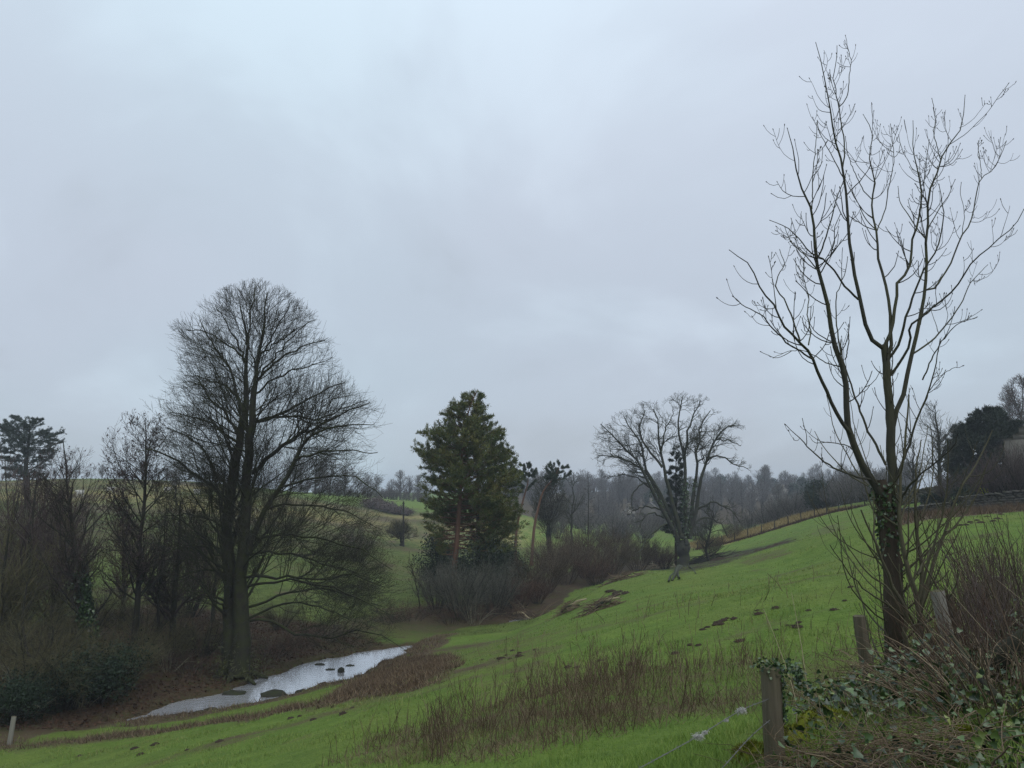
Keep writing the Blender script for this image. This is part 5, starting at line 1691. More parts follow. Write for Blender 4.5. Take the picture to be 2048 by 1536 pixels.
def build_bank():
    rng = rng_(111)
    pts = lambda n: in_zone(n, BANK, rng)
    # ivy and bramble leaves, in clumps
    for nm, lab, mat, n, size, seed, thr, hmax in (('ivy', 'dark glossy ivy leaves covering the fence bank', 'leaf_ivy', 16000, 0.042, 91, -0.55, 0.62), ('bramble_leaves', 'paler green bramble and nettle leaves on the fence bank', 'leaf_ivy_pale', 8000, 0.034, 92, -0.2, 0.66)):
        x, y = pts(n)
        f = fbm(x / 0.55, y / 0.55, seed)
        k = f > thr
        x, y, f = x[k], y[k], f[k]
        m = len(x)
        z = H(x, y) + hmax * np.clip(0.35 + f, 0.1, 1.2) * np.sqrt(rng.random(m))
        nrm = UP * 0.7 + np.array([-0.25, -0.6, 0]) + 0.7 * rng.normal(size=(m, 3))
        lv = Leaves()
        sz = size * rng.uniform(0.45, 1.45, m)
        lv.lobed(np.stack([x, y, z], -1), rng.normal(size=(m, 3)) - 0.3 * UP, nrm, sz, sz * rng.uniform(0.7, 1.05, m))
        tag(lv.part(nm, mat, None, (0, 0, 0), 'stuff'), lab)
    # tangle of dead twigs and arching bramble canes
    x, y = pts(520)
    S = np.stack([x, y, H(x, y) + 0.08], -1)
    a = rng.uniform(0, 2 * np.pi, len(x))
    P, R = grow(S, np.stack([np.cos(a), np.sin(a), rng.uniform(0.2, 1.3, len(x))], -1), rng.uniform(0.25, 0.95, len(x)), rng.uniform(0.0025, 0.0065, len(x)), rng, 0.4, 0.002, -0.65, 0.16, 8)
    P2, R2 = spawn(P, R, rng, 4.0, (0.2, 1), (30, 70), 0.35, (0.06, 0.3), 0.2, 0.7, 0.6, 0.0018, -0.2, 0.2, 5)
    w = Wood()
    w.tube(P, R, 4)
    w.tube(P2, R2, 3)
    tag(w.part('bramble_tangle', 'dead_stem', None), 'tangle of dead bramble canes and twigs on the fence bank', None, kind='stuff')
    # matted dead grass by the first post, bottom edge
    x, y = rng.normal(1.9, 0.28, 500), rng.normal(4.2, 0.22, 500)
    S = np.stack([x, y, H(x, y) + 0.12 + 0.15 * rng.random(500)], -1)
    a = rng.uniform(0, 2 * np.pi, 500)
    P, R = grow(S, np.stack([np.cos(a), np.sin(a), rng.uniform(-0.1, 0.5, 500)], -1), rng.uniform(0.15, 0.5, 500), np.full(500, 0.0024), rng, 0.5, 0.001, -0.3, 0.2, 5)
    w = Wood()
    w.tube(P, R, 3)
    tag(w.part('matted_stalks', 'reed_brown', None), 'mat of dead brown stalks at the foot of the ivy-topped post', None, kind='stuff')
    # pale stalks leaning out of the hedge towards the meadow
    n = 60
    x, y = rng.uniform(3.0, 6.0, n), rng.uniform(4.0, 8.0, n)
    x = np.maximum(x, y * 0.60)
    S = np.stack([x, y, H(x, y)], -1)
    d = np.stack([rng.normal(-0.55, 0.25, n), rng.normal(0.0, 0.25, n), rng.uniform(0.5, 1.0, n)], -1)
    P, R = grow(S, d, rng.uniform(0.5, 1.15, n), rng.uniform(0.0013, 0.0026, n), rng, 0.5, 0.0012, 0.05, 0.025, 6)
    w = Wood()
    w.tube(P, R, 3)
    tag(w.part('pale_stalks', 'dry_stalk', None), 'pale dry grass stalks slanting out of the hedge', None, kind='stuff')
    # fresh grass and cleavers on the bank
    x, y = pts(14000)
    k = fbm(x / 0.7, y / 0.7, 95) > -0.1
    x, y = x[k], y[k]
    blade_field('bank_grass', 'longer green grass and cleavers growing on the fence bank', 'grass_blade', x, y, rng.uniform(0.08, 0.30, len(x)), 0.007, rng, 0.7)


def moss_cushion(px, py, Y, rx, rz_, label):
    rng = rng_(int(px))
    c = at(px, py, Y)
    c[2] = H(np.array([c[0]]), np.array([c[1]]))[0]
    root = thing('moss_cushion', label, 'moss', c, 'moss cushions on the fence bank')
    n = 2600
    d = unit(rng.normal(size=(n, 3)))
    d[:, 2] = np.abs(d[:, 2])
    lv = Leaves()
    lv.blades(d * [rx, rx * 0.6, rz_] * (0.85 + 0.25 * fbm(d[:, 0] * 4, d[:, 1] * 4, 7))[:, None], d + 0.5 * rng.normal(size=(n, 3)), 0.035, 0.010, rng)
    lv.part('shoots', 'moss', root)
    k = 14
    a, b_ = np.meshgrid(np.linspace(0, 2 * np.pi, k, endpoint=False), np.linspace(0, np.pi / 2, 6), indexing='ij')
    V = np.stack([np.cos(a) * np.cos(b_) * rx, np.sin(a) * np.cos(b_) * rx * 0.6, np.sin(b_) * rz_], -1) * 0.93
    i = np.arange(k * 6).reshape(k, 6)
    j = np.roll(i, -1, 0)
    add_obj('cushion', make_mesh('cushion', V.reshape(-1, 3), quads=np.stack([i[:, :-1], j[:, :-1], j[:, 1:], i[:, 1:]], -1), mat=MATS['moss'], smooth=True), root)


def post(label, top, base, Y, r, mat='post_wood', name='fence_post', Yt=None, seed=1, group='fence posts along the near hedge', deep=0.5):
    """round, split and weathered fence post between two photo points"""
    rng = rng_(seed)
    t_, b_ = at(*top, Yt or Y), at(*base, Y)
    ax = unit(t_ - b_)
    b0 = b_ - ax * deep
    root = thing(name, label, 'fence post', b_, group)
    m, k = 18, 14
    s = np.linspace(0, 1, k)
    a = 2 * np.pi * np.arange(m) / m
    N = unit(np.cross(ax, [0, 1, 0.1]))
    B = np.cross(ax, N)
    rad = r * (1 + 0.05 * rng.normal(size=m)[None] + 0.025 * rng.normal(size=(k, m)))
    for c in rng.integers(0, m, 3):                     # drying cracks
        rad[:, c] *= 0.86
    C = b0 + (t_ - b0) * s[:, None]
    V = C[:, None] + rad[..., None] * (np.cos(a)[None, :, None] * N + np.sin(a)[None, :, None] * B)
    i = np.arange(k * m).reshape(k, m)
    j = np.roll(i, -1, 1)
    Q_ = np.stack([i[:-1], j[:-1], j[1:], i[1:]], -1).reshape(-1, 4)
    add_obj('shaft', make_mesh('shaft', V.reshape(-1, 3) - b_, quads=Q_, mat=MATS[mat], smooth=True), root)
    rim = V[-1]
    cap = np.vstack([rim, C[-1] + (rim - C[-1]) * 0.55 + ax * 0.006 + rng.normal(size=(m, 3)) * 0.003, [C[-1] + ax * 0.010]])
    ii = np.arange(m)
    jj = (ii + 1) % m
    add_obj('end_grain', make_mesh('end_grain', cap - b_, quads=np.stack([ii, jj, jj + m, ii + m], -1), tris=np.stack([ii + m, jj + m, np.full(m, 2 * m)], -1), mat=MATS['post_wood'], smooth=False), root)
    return root, t_, b_, ax


build_bank()
moss_cushion(1590, 1420, 5.5, 0.24, 0.20, 'yellow-green moss cushion just right of the ivy-topped post')
moss_cushion(1505, 1425, 5.6, 0.18, 0.14, 'yellow-green moss cushion just left of the ivy-topped post')
moss_cushion(1650, 1412, 5.9, 0.26, 0.22, 'yellow-green moss cushion midway between the two nearest posts')
p1, t1, b1, ax1 = post('split brown fence post with ivy on its top, nearest of the fence', (1541, 1335), (1550, 1530), 5.2, 0.066, seed=1)
rng = rng_(121)
lv = Leaves()
n = 520
q = rng.random(n)
C = np.where((q < 0.55)[:, None], t1 + rng.normal(size=(n, 3)) * [0.045, 0.045, 0.022] + [0.015, 0, 0.0],
             t1 + np.stack([0.05 + 0.17 * q, rng.normal(0, 0.03, n), 0.02 - 0.16 * (q - 0.5) ** 1.0 * 2 * q], -1) + rng.normal(size=(n, 3)) * 0.018)
C[:140] = (t1 - ax1 * rng.uniform(0, 0.35, 140)[:, None]) + np.stack([0.062 + 0 * q[:140], rng.normal(0, 0.03, 140) - 0.03, 0 * q[:140]], -1)
lv.kites(C, rng.normal(size=(n, 3)) - 0.4 * UP, rng.normal(size=(n, 3)) + [0, -0.8, 0.5], 0.026 * rng.uniform(0.6, 1.3, n), 0.023)
lv.part('ivy', 'leaf_ivy', p1, b1)
post('round dark-topped fence post leaning left beside the ash trunk', (1717, 1232), (1740, 1385), 8.4, 0.062, seed=2)
p3, t3, b3, ax3 = post('stout pale grey fence post leaning left, right of the ash stool', (1874, 1182), (1908, 1345), 8.0, 0.066, 'post_pale', seed=3)
post('flat-topped dark fence post close behind the pale leaning post', (1897, 1190), (1922, 1330), 8.9, 0.046, seed=4)
post('grey fence post half lost in the hedge, second from the right end', (1958, 1162), (1980, 1275), 10.2, 0.06, seed=5)
post('dark fence post half lost in the hedge at the right end', (1998, 1153), (2020, 1270), 11.0, 0.058, seed=6)
post('pale wooden post standing alone by the stream at the far left corner', (28, 1433), (18, 1494), 30.0, 0.085, 'post_pale', 'stream_post', seed=7, group=None, deep=0.4)

# barbed wire with sheep's wool
def wire(label, pts, sag, seed):
    rng = rng_(seed)
    P = catmull(np.array(pts), 60)
    P[:, 2] -= sag * np.sin(np.linspace(0, np.pi, 60))
    root = thing('barbed_wire', label, 'wire', P[0], 'barbed wire on the near fence')
    L = catmull(P, 240)
    T = unit(np.gradient(L, axis=0))
    N = unit(np.cross(T, UP))
    B = np.cross(T, N)
    a = np.linspace(0, 2 * np.pi * 40, 240)[:, None]
    off = 0.0022 * (np.cos(a) * N + np.sin(a) * B)
    for s in (1, -1):
        w = Wood()
        w.tube(L + s * off, np.full(240, 0.0016), 4)
        w.part('strand', 'wire_metal', root, P[0])
    w = Wood()
    for i in range(8, 236, 14):
        for _ in range(2):
            d = unit(np.cross(T[i], rng.normal(size=3))) * 0.016
            w.tube(np.stack([L[i] - d, L[i], L[i] + d]), np.array([0.0006, 0.0016, 0.0006]), 3)
    w.part('barbs', 'wire_metal', root, P[0])
    return L


wa = wire('upper barbed wire strand slanting down from the ivy-topped post', [at(1538, 1398, 5.15), at(1480, 1422, 4.85), at(1395, 1473, 4.4), at(1280, 1536, 3.95), at(1150, 1605, 3.5)], 0.0, 131)
wb_ = wire('lower barbed wire strand slanting down from the ivy-topped post', [at(1540, 1440, 5.15), at(1500, 1475, 4.9), at(1445, 1536, 4.5), at(1380, 1605, 4.1)], 0.0, 132)
wire('barbed wire strand running from the ivy-topped post to the ash trunk', [at(1546, 1400, 5.2), at(1640, 1390, 6.6), at(1735, 1345, 8.3)], 0.10, 133)


def wool(px, py, Y, s, label):
    rng = rng_(int(px * 3))
    c = at(px, py, Y)
    n = 150
    P, R = grow(c + rng.normal(size=(n, 3)) * [0.014, 0.008, 0.007] * s, rng.normal(size=(n, 3)) * [1, 1, 0.6] - [0, 0, 1.2], rng.uniform(0.008, 0.03, n) * s, np.full(n, 0.0013), rng, 0.4, 0.0007, -0.5, 0.5, 6)
    w = Wood()
    w.tube(P, R, 3)
    o = w.part('wool_tuft', 'wool', None, c)
    o.location = tuple(c)
    tag(o, label, 'wool', 'wool caught on the barbed wire')


wool(1482, 1419, 4.86, 1.0, 'white wool tuft on the wire nearest the ivy-topped post')
wool(1396, 1472, 4.41, 1.0, 'white wool tuft hanging halfway down the upper wire')
wool(1410, 1464, 4.48, 0.55, 'small wool wisp just above the halfway wool tuft')
wool(1452, 1440, 4.70, 0.45, 'smallest wool wisp between the two larger tufts')

# pale single stalks in front of the meadow
for px0, py0, px1, py1, Y, lab in ((1590, 1395, 1527, 1218, 5.9, 'tall pale dead stalk leaning left, nearest the ivy-topped post'), (1618, 1405, 1583, 1185, 6.2, 'tall pale dead stalk rising straight, right of the leaning stalk')):
    b_, t_ = at(px0, py0, Y), at(px1, py1, Y + 0.1)
    P = catmull([b_ - [0, 0, 0.25], b_, 0.5 * (b_ + t_) + [0.01, 0, 0.01], t_], 12)
    w = Wood()
    w.tube(P, np.linspace(0.0042, 0.0014, 12), 5)
    o = w.part('dead_stalk', 'dry_stalk', None, b_)
    o.location = tuple(b_)
    tag(o, lab, 'stalk', 'tall pale stalks by the near post')

# hedge shrubs at the right edge
hedge = shrub('hedge_shrub', 'hedge shrub', 61, 1.35, 0.75, 46, ('twig_brown', 'twig_purple'), (2.4, 3.4), 0.0024, 0.35, 0.0, maxn=5200, r=0.022, lim=((0.15, 0.6), (0.08, 0.3)), base=0.7)
hedge_b = shrub('bramble_mound', 'bramble', 67, 0.75, 0.8, 60, ('dead_stem', 'twig_brown'), (2.6, 3.0), 0.0022, 0.1, 0.5, maxn=4200, r=0.03, lim=((0.15, 0.5), (0.06, 0.22)), base=0.7)
for i, (px, Y, s, lab) in enumerate([(1700, 6.6, 0.65, 'low bramble mound between the two nearest posts'), (1870, 6.2, 0.8, 'bramble mound in front of the pale leaning post'), (1960, 5.4, 0.9, 'bramble mound below the mossy log'), (2035, 4.9, 1.0, 'bramble mound in the lower right corner'), (2000, 5.15, 0.7, 'bramble mound in front of the mossy log'), (1780, 5.4, 0.6, 'low bramble mound in front of the ash foot')]):
    place_copy(hedge_b, stand(px, Y), i * 1.7, s, lab, 'bramble mounds on the fence bank')
hedge_r = shrub('reddish_hedge_shrub', 'hedge shrub', 62, 1.0, 0.75, 50, ('twig_russet', 'twig_russet'), (2.2, 3.2), 0.0024, 0.4, 0.0, maxn=5200, r=0.02, lim=((0.15, 0.5), (0.08, 0.25)), base=0.75)
for i, (px, Y, s, lab) in enumerate([(2010, 8.6, 1.0, 'purple-grey hedge shrub right of the leaning pale post'), (2075, 7.8, 1.15, 'purple-grey hedge shrub cut by the right edge beside the mossy log'), (2035, 11.5, 1.0, 'purple-grey hedge shrub behind the last fence post'),
                                     (1985, 12.5, 0.75, 'small purple-grey shrub beyond the fence posts'), (1950, 7.0, 0.7, 'purple-grey hedge shrub below the half-lost fence post'), (2110, 10.5, 1.3, 'tall hedge shrub at the right edge'), (2030, 14.5, 0.9, 'distant hedge shrub above the last post'), (2060, 6.2, 0.9, 'purple-grey hedge shrub in front of the mossy log end'), (1935, 9.5, 0.85, 'purple-grey hedge shrub behind the flat-topped dark post')]):
    place_copy(hedge, stand(px, Y), i * 1.9, s, lab, 'shrubs of the near hedge')
for i, (px, Y, s, lab) in enumerate([(1955, 8.4, 0.95, 'reddish hedge shrub at the foot of the half-lost posts'), (1930, 7.4, 0.7, 'reddish hedge shrub at the foot of the pale leaning post'), (2000, 6.6, 0.7, 'reddish hedge shrub behind the mossy log'), (1990, 9.8, 0.9, 'reddish hedge shrub under the last fence post')]):
    place_copy(hedge_r, stand(px, Y), i * 2.3, s, lab, 'reddish shrubs of the near hedge')

# mossy log, sawn log and leaning branch
def log(name, label, pts, r0, r1, mat, moss=0, cat='log'):
    rng = rng_(int(r0 * 1000))
    P = catmull(np.array(pts), 14)
    R = np.linspace(r0, r1, 14) * (1 + 0.06 * rng.normal(size=14))
    root = thing(name, label, cat, P[0])
    w = Wood()
    w.tube(P, R, 12)
    w.part('stem', mat, root, P[0], True)
    for e, s in ((0, -1), (-1, 1)):
        ax = unit(P[e] - P[e - s])
        N = unit(np.cross(ax, UP + 0.01))
        B = np.cross(ax, N)
        a = np.linspace(0, 2 * np.pi, 12, endpoint=False)
        rim = P[e] + R[e] * 0.98 * (np.cos(a)[:, None] * N + np.sin(a)[:, None] * B)
        V = np.vstack([rim, P[e] + ax * 0.01])
        ii = np.arange(12)
        add_obj('cut_end', make_mesh('cut_end', V - P[0], tris=np.stack([ii, (ii + 1) % 12, np.full(12, 12)], -1), mat=MATS['log_pale' if mat != 'bark_dark' else 'post_wood']), root)
    if moss:
        C, T = along(P[None], rng, moss, 0, 1)
        d = unit(np.stack([0.6 * rng.normal(size=moss), -0.3 + 0.5 * rng.normal(size=moss), np.ones(moss)], -1))
        lv = Leaves()
        lv.blades(C + d * (r0 * 0.98), d + 0.5 * rng.normal(size=(moss, 3)), 0.03, 0.012, rng)
        lv.part('moss', 'moss', root, P[0])


log('mossy_log', 'thick dark log with yellow moss along its top at the right edge', [stand(1975, 6.1) + [0, 0, 0.10], stand(2030, 5.9) + [0, 0, 0.22], stand(2110, 5.7) + [0, 0, 0.30]], 0.10, 0.15, 'bark_dark', 3000)
log('broken_log', 'short broken log lying in the brambles at the bottom', [at(1905, 1484, 4.3), at(1920, 1472, 4.3), at(1937, 1465, 4.35)], 0.030, 0.026, 'post_wood', 160)
log('leaning_branch', 'long dark branch leaning across the hedge down to the right edge', [at(2060, 1470, 4.6), at(2000, 1400, 4.9), at(1975, 1372, 5.1), at(1940, 1330, 5.5), at(1900, 1262, 6.2)], 0.026, 0.010, 'bark_dark', 0, 'branch')
# ================================================================== molehills, heaps and stones in the meadow
def mole_proto(seed):
    rng = rng_(seed)
    k, m = 18, 7
    a, b_ = np.meshgrid(np.linspace(0, 2 * np.pi, k, endpoint=False), np.linspace(0, np.pi / 2, m), indexing='ij')
    rad = 1 + 0.16 * rng.normal(size=(k, m))
    rad[:, -1] = 1
    V = np.stack([np.cos(a) * np.cos(b_) * rad, np.sin(a) * np.cos(b_) * rad, np.sin(b_) ** 1.3 * 0.5 * rad - 0.06], -1)
    i = np.arange(k * m).reshape(k, m)
    j = np.roll(i, -1, 0)
    V, Qm = V.reshape(-1, 3), np.stack([i[:, :-1], j[:, :-1], j[:, 1:], i[:, 1:]], -1).reshape(-1, 4)
    return make_mesh('molehill', V * 0.22, quads=Qm, mat=MATS['soil_clod'])


def build_molehills():
    rng = rng_(141)
    protos = [mole_proto(s) for s in (1, 2, 3)]
    sets = [
        ('fresh dark molehill in the cluster on the meadow above the stream bend', 'molehills above the stream bend', [(1004, 1317, 1.0), (1039, 1313, 0.9), (1026, 1302, 0.7), (1040, 1306, 0.6), (1070, 1300, 0.5), (1012, 1311, 0.6), (1021, 1318, 0.6), (965, 1320, 0.6)]),
        ('dark molehill on the bright grass near the lower left corner', 'molehills by the lower left corner', [(270, 1497, 0.9), (311, 1490, 1.0), (282, 1510, 0.8), (440, 1483, 0.8), (160, 1512, 0.7), (375, 1500, 0.5)]),
        ('dark molehill on the grass below the stream', 'molehills below the stream', [(687, 1428, 1.0), (628, 1440, 0.8), (582, 1437, 0.8), (668, 1414, 0.6), (600, 1433, 0.6), (705, 1417, 0.6)]),
        ('dark molehill just above the band of dead stems', 'molehills above the dead stems', [(1137, 1335, 0.7), (1156, 1336, 0.8), (1263, 1330, 0.8), (1200, 1322, 0.5), (1351, 1307, 0.7), (1380, 1291, 0.6), (1398, 1291, 0.6), (1482, 1283, 0.9)]),
        ('dark molehill in the tight cluster in mid meadow', 'molehills in mid meadow', [(1437, 1246, 0.9), (1448, 1241, 0.8), (1432, 1250, 0.8), (1444, 1249, 0.7), (1416, 1256, 0.7), (1406, 1260, 0.6), (1469, 1238, 0.7), (1455, 1237, 0.5)]),
        ('dark molehill left of the ash in mid meadow', 'molehills left of the ash', [(1519, 1228, 0.9), (1553, 1217, 0.9), (1516, 1222, 0.5), (1594, 1254, 1.0), (1599, 1246, 0.6), (1554, 1260, 0.5), (1669, 1220, 0.7), (1618, 1221, 0.5), (1690, 1202, 0.5), (1703, 1175, 0.6), (1575, 1252, 0.5)]),
        ('dark molehill in the line along the upper right slope', 'molehills on the upper right slope', [(2002, 1029, 1.1), (2006, 1025, 0.8), (1995, 1038, 1.1), (1987, 1043, 1.0), (1962, 1046, 1.3), (1941, 1045, 1.0), (1933, 1050, 1.0), (1922, 1051, 0.8), (1955, 1041, 0.7), (1974, 1034, 0.9), (1943, 1048, 0.7)]),
    ]
    for lab, grp, lst in sets:
        for i, (px, py, s) in enumerate(lst):
            p = hit(px, py)
            s = s * (0.52 + p[1] * 0.0075)
            o = add_obj('molehill', protos[i % 3], None, p)
            o.rotation_euler = (0, 0, rng.uniform(0, 6.28))
            o.scale = (s, s * rng.uniform(0.7, 1.2), s * rng.uniform(0.7, 1.1))
            tag(o, lab, 'molehill', grp)


build_molehills()


def heap(name, label, px, py, w, d, h, n, mats, seed, r=0.03, ln=(0.5, 1.6), logs=0):
    """brushwood heap lying on the ground"""
    rng = rng_(seed)
    c = hit(px, py)
    root = thing(name, label, 'brush pile', c)
    S = np.stack([rng.normal(0, w * 0.35, n), rng.normal(0, d * 0.35, n), np.zeros(n)], -1)
    S[:, 2] = h * rng.random(n) * np.exp(-(S[:, 0] / (w * 0.45)) ** 2)
    a = rng.normal(0, 0.6, n) + np.pi * rng.integers(0, 2, n)
    dd = np.stack([np.cos(a), np.sin(a) * 0.6, rng.normal(0.15, 0.25, n)], -1)
    P, R = grow(S, dd, rng.uniform(*ln, n), r * rng.uniform(0.3, 1.1, n), rng, 0.5, r * 0.2, -0.15, 0.15, 6)
    gz = H(P[..., 0] + c[0], P[..., 1] + c[1]) - c[2]
    P[..., 2] = np.maximum(P[..., 2] + gz, gz + 0.02)
    w_ = Wood()
    w_.tube(P, R, 4)
    w_.part('sticks', mats, root)
    for k in range(logs):
        s = np.array([rng.uniform(-w * 0.5, w * 0.1), rng.normal(0, d * 0.2), h * 0.3])
        e = s + [rng.uniform(0.8, 1.5), rng.normal(0, 0.3), rng.uniform(-0.1, 0.5)]
        q = catmull([s, 0.5 * (s + e) + [0, 0, 0.15], e], 8)
        q[:, 2] += H(q[:, 0] + c[0], q[:, 1] + c[1]) - c[2]
        wl2 = Wood()
        wl2.tube(q, np.linspace(0.09, 0.05, 8), 7)
        wl2.part('log', 'log_pale' if k == 0 else 'bark_sycamore', root, (0, 0, 0), True)
    return root


heap('brush_pile', 'long heap of dead branches and logs at the meadow edge by the dark pool', 1203, 1219, 1.3, 0.7, 0.6, 150, 'dead_stem', 151, 0.025, (0.3, 0.8), 2)
heap('brush_pile', 'dead reeds and sticks heaped beside the dark pool', 1135, 1224, 1.2, 0.7, 0.7, 150, 'reed_brown', 152, 0.018, (0.3, 0.8), 2)
heap('brush_pile', 'low heap of dead sticks alone on the grass beneath the sycamore', 1245, 1160, 2.6, 1.3, 0.45, 120, 'dead_stem', 153, 0.035, (0.5, 1.3))
heap('brush_pile', 'fallen pale branches at the left foot of the pollarded sycamore', 1315, 1137, 3.2, 1.4, 0.6, 90, 'dry_stalk', 154, 0.04, (0.6, 1.8), 2)
heap('brush_pile', 'dead roots and branches at the right foot of the pollarded sycamore', 1412, 1122, 4.2, 1.6, 0.9, 130, 'bark_dark', 155, 0.05, (0.8, 2.2), 3)
heap('brush_pile', 'dead branches standing in the dark pool edge', 1050, 1240, 2.4, 1.2, 0.9, 110, 'dead_stem', 156, 0.03, (0.6, 1.8), 1)
c = hit(1232, 1189)
rng = rng_(157)
for k in range(9):
    p = hit(1232 + rng.normal(0, 11), 1189 + rng.normal(0, 3))
    o = add_obj('earth_clod', bpy.data.meshes['molehill'], None, p)
    o.scale = (rng.uniform(0.8, 1.6),) * 2 + (1.3,)
    o.rotation_euler = (0, 0, k)
    tag(o, 'dark turned earth clod in the patch below the lone stick heap', 'earth', 'earth clods in the meadow')


def build_bank_ridge():
    """dark bare earth bank running up the slope from the sycamore"""
    rng = rng_(161)
    A_, B_ = hit(1398, 1121)[:2], hit(1592, 1079)[:2]
    s = np.linspace(0, 1, 70)
    C = A_[None] + (B_ - A_)[None] * s[:, None]
    C[:, 1] += 1.2 * np.sin(s * 3.0)
    n = unit(np.array([-(B_ - A_)[1], (B_ - A_)[0]]))
    off = np.linspace(-1.1, 1.1, 9)
    X = C[:, 0, None] + n[0] * off
    Yg = C[:, 1, None] + n[1] * off
    prof = 0.55 * np.exp(-(off / 0.5) ** 2)[None] * (0.6 + 0.4 * fbm(s * 14, s * 0 + 3.0, 8)[:, None]) * (np.sin(np.pi * np.clip(s, 0.01, 0.99)) ** 0.4)[:, None]
    Z = H(X, Yg) - 0.08 + prof + 0.05 * rng.normal(size=X.shape) * (prof > 0.05)
    i = np.arange(70 * 9).reshape(70, 9)
    o = add_obj('earth_bank', make_mesh('earth_bank', np.stack([X, Yg, Z], -1).reshape(-1, 3), quads=np.stack([i[:-1, :-1], i[:-1, 1:], i[1:, 1:], i[1:, :-1]], -1), mat=MATS['soil_bank'], smooth=False))
    tag(o, 'dark bare earth bank running up the slope from the pollarded sycamore', 'earth bank')


t = NT('soil_bank')
t.fin(t.mix(t.noise(t.pos(), 1.8, 5.0), (0.018, 0.014, 0.010), (0.080, 0.058, 0.038)), 0.95, 0.1)
build_bank_ridge()


# stones in and by the stream
def rock(seed, mat, sq=0.6):
    rng = rng_(seed)
    k, m = 12, 7
    a, b_ = np.meshgrid(np.linspace(0, 2 * np.pi, k, endpoint=False), np.linspace(-np.pi / 2, np.pi / 2, m), indexing='ij')
    rad = 1 + 0.13 * rng.normal(size=(k, m))
    rad[:, 0], rad[:, -1] = 1, 1
    p = 0.7
    f = lambda c: np.sign(c) * np.abs(c) ** p
    V = np.stack([f(np.cos(a)) * f(np.cos(b_)) * rad, f(np.sin(a)) * f(np.cos(b_)) * rad, f(np.sin(b_)) * rad * sq], -1)
    i = np.arange(k * m).reshape(k, m)
    j = np.roll(i, -1, 0)
    return make_mesh('rock', V.reshape(-1, 3), quads=np.stack([i[:, :-1], j[:, :-1], j[:, 1:], i[:, 1:]], -1), mat=MATS[mat], smooth=True)


rocks = [rock(s, 'wet_stone') for s in (1, 2, 3)]
for px, py, sx, sy, sz, lab in [(548, 1391, 0.62, 0.4, 0.35, 'largest mossy stone in the stream below the beech'), (602, 1391, 0.30, 0.28, 0.42, 'pointed dark stone at the near edge of the stream'), (468, 1388, 0.6, 0.35, 0.24, 'flat mossy stone slab on the far water edge below the beech'),
                                (682, 1345, 0.18, 0.18, 0.42, 'upright dark stone in the stream upstream of the largest stone'), (660, 1340, 0.28, 0.18, 0.12, 'low wet stone in the riffle left of the upright stone'), (640, 1330, 0.3, 0.2, 0.13, 'low wet stone in the riffle below the far bank'),
                                (700, 1332, 0.25, 0.16, 0.12, 'low wet stone in the riffle right of the upright stone'), (570, 1395, 0.35, 0.18, 0.12, 'low dark ledge between largest and pointed stones'), (400, 1427, 0.35, 0.2, 0.16, 'low dark stone near the muddy spit'),
                                (422, 1420, 0.3, 0.2, 0.14, 'low dark stone below the flat slab'), (330, 1440, 0.55, 0.3, 0.2, 'dark muddy spit at the near end of the visible stream'), (300, 1445, 0.8, 0.5, 0.26, 'dark mud bank by the near end of the stream')]:
    p = at_level(px, py, WATER_Z - 0.02)
    o = add_obj('stream_stone', rocks[int(px) % 3], None, p)
    o.scale = (sx, sy, sz)
    o.rotation_euler = (0, 0, 0.3 * math.sin(px))
    tag(o, lab, 'stone', 'stones in the stream')

# ================================================================== far fence, pole, sheep
pm = None
F = catmull(np.array(FENCE_FAR), 14)
for k in range(14):
    x, y = F[k]
    z = float(H(np.array([x]), np.array([y]))[0])
    if pm is None:
        w = Wood()
        w.tube(np.array([[0, 0, -0.3], [0, 0, 0.5], [0, 0, 1.25], [0, 0, 1.28]], float), np.array([0.075, 0.07, 0.07, 0.03]), 7)
        pm = w.mesh('far_fence_post', 'bark_dark')
    o = add_obj('far_fence_post', pm, None, (x, y, z))
    o.rotation_euler = (0.06 * math.sin(k * 3), 0.08 * math.cos(k * 5), 0)
    tag(o, 'small dark fence post in the far fence below the yellow strip', 'fence post', 'posts of the far fence')

b_ = stand(807, 121)
root = thing('telegraph_pole', 'thin dark telegraph pole beside the small thorn tree in the far meadow', 'pole', b_)
top = at(807, 1003, 121)
w = Wood()
w.tube(np.stack([b_ - [0, 0, 0.5], 0.5 * (b_ + top), top]), np.array([0.17, 0.14, 0.12]), 8)
w.part('shaft', 'bark_dark', root, b_, True)
w = Wood()
w.tube(np.stack([top + [-0.22, 0, -0.3], top + [0, 0, -0.29], top + [0.22, 0, -0.3]]), np.array([0.04, 0.045, 0.04]), 5)
w.part('crossarm', 'bark_dark', root, b_)


def sheep_mesh():
    """one closed body: lofted rings from rump to muzzle, legs grown by the skin modifier"""
    verts = [(-0.45, 0, 0.68), (-0.15, 0, 0.70), (0.2, 0, 0.70), (0.42, 0, 0.76), (0.60, 0, 0.88), (0.76, 0, 0.80),
             (-0.42, 0.14, 0.40), (-0.40, 0.14, 0.02), (-0.42, -0.14, 0.40), (-0.44, -0.14, 0.02), (0.32, 0.13, 0.40), (0.34, 0.13, 0.02), (0.32, -0.13, 0.40), (0.30, -0.13, 0.02), (-0.62, 0, 0.58)]
    rad = [0.26, 0.32, 0.31, 0.22, 0.14, 0.07, 0.07, 0.035, 0.07, 0.035, 0.06, 0.035, 0.06, 0.035, 0.05]
    edges = [(0, 1), (1, 2), (2, 3), (3, 4), (4, 5), (0, 6), (6, 7), (0, 8), (8, 9), (2, 10), (10, 11), (2, 12), (12, 13), (0, 14)]
    me = bpy.data.meshes.new('sheep')
    me.from_pydata(verts, edges, [])
    me.materials.append(MATS['wool'])
    return me, rad


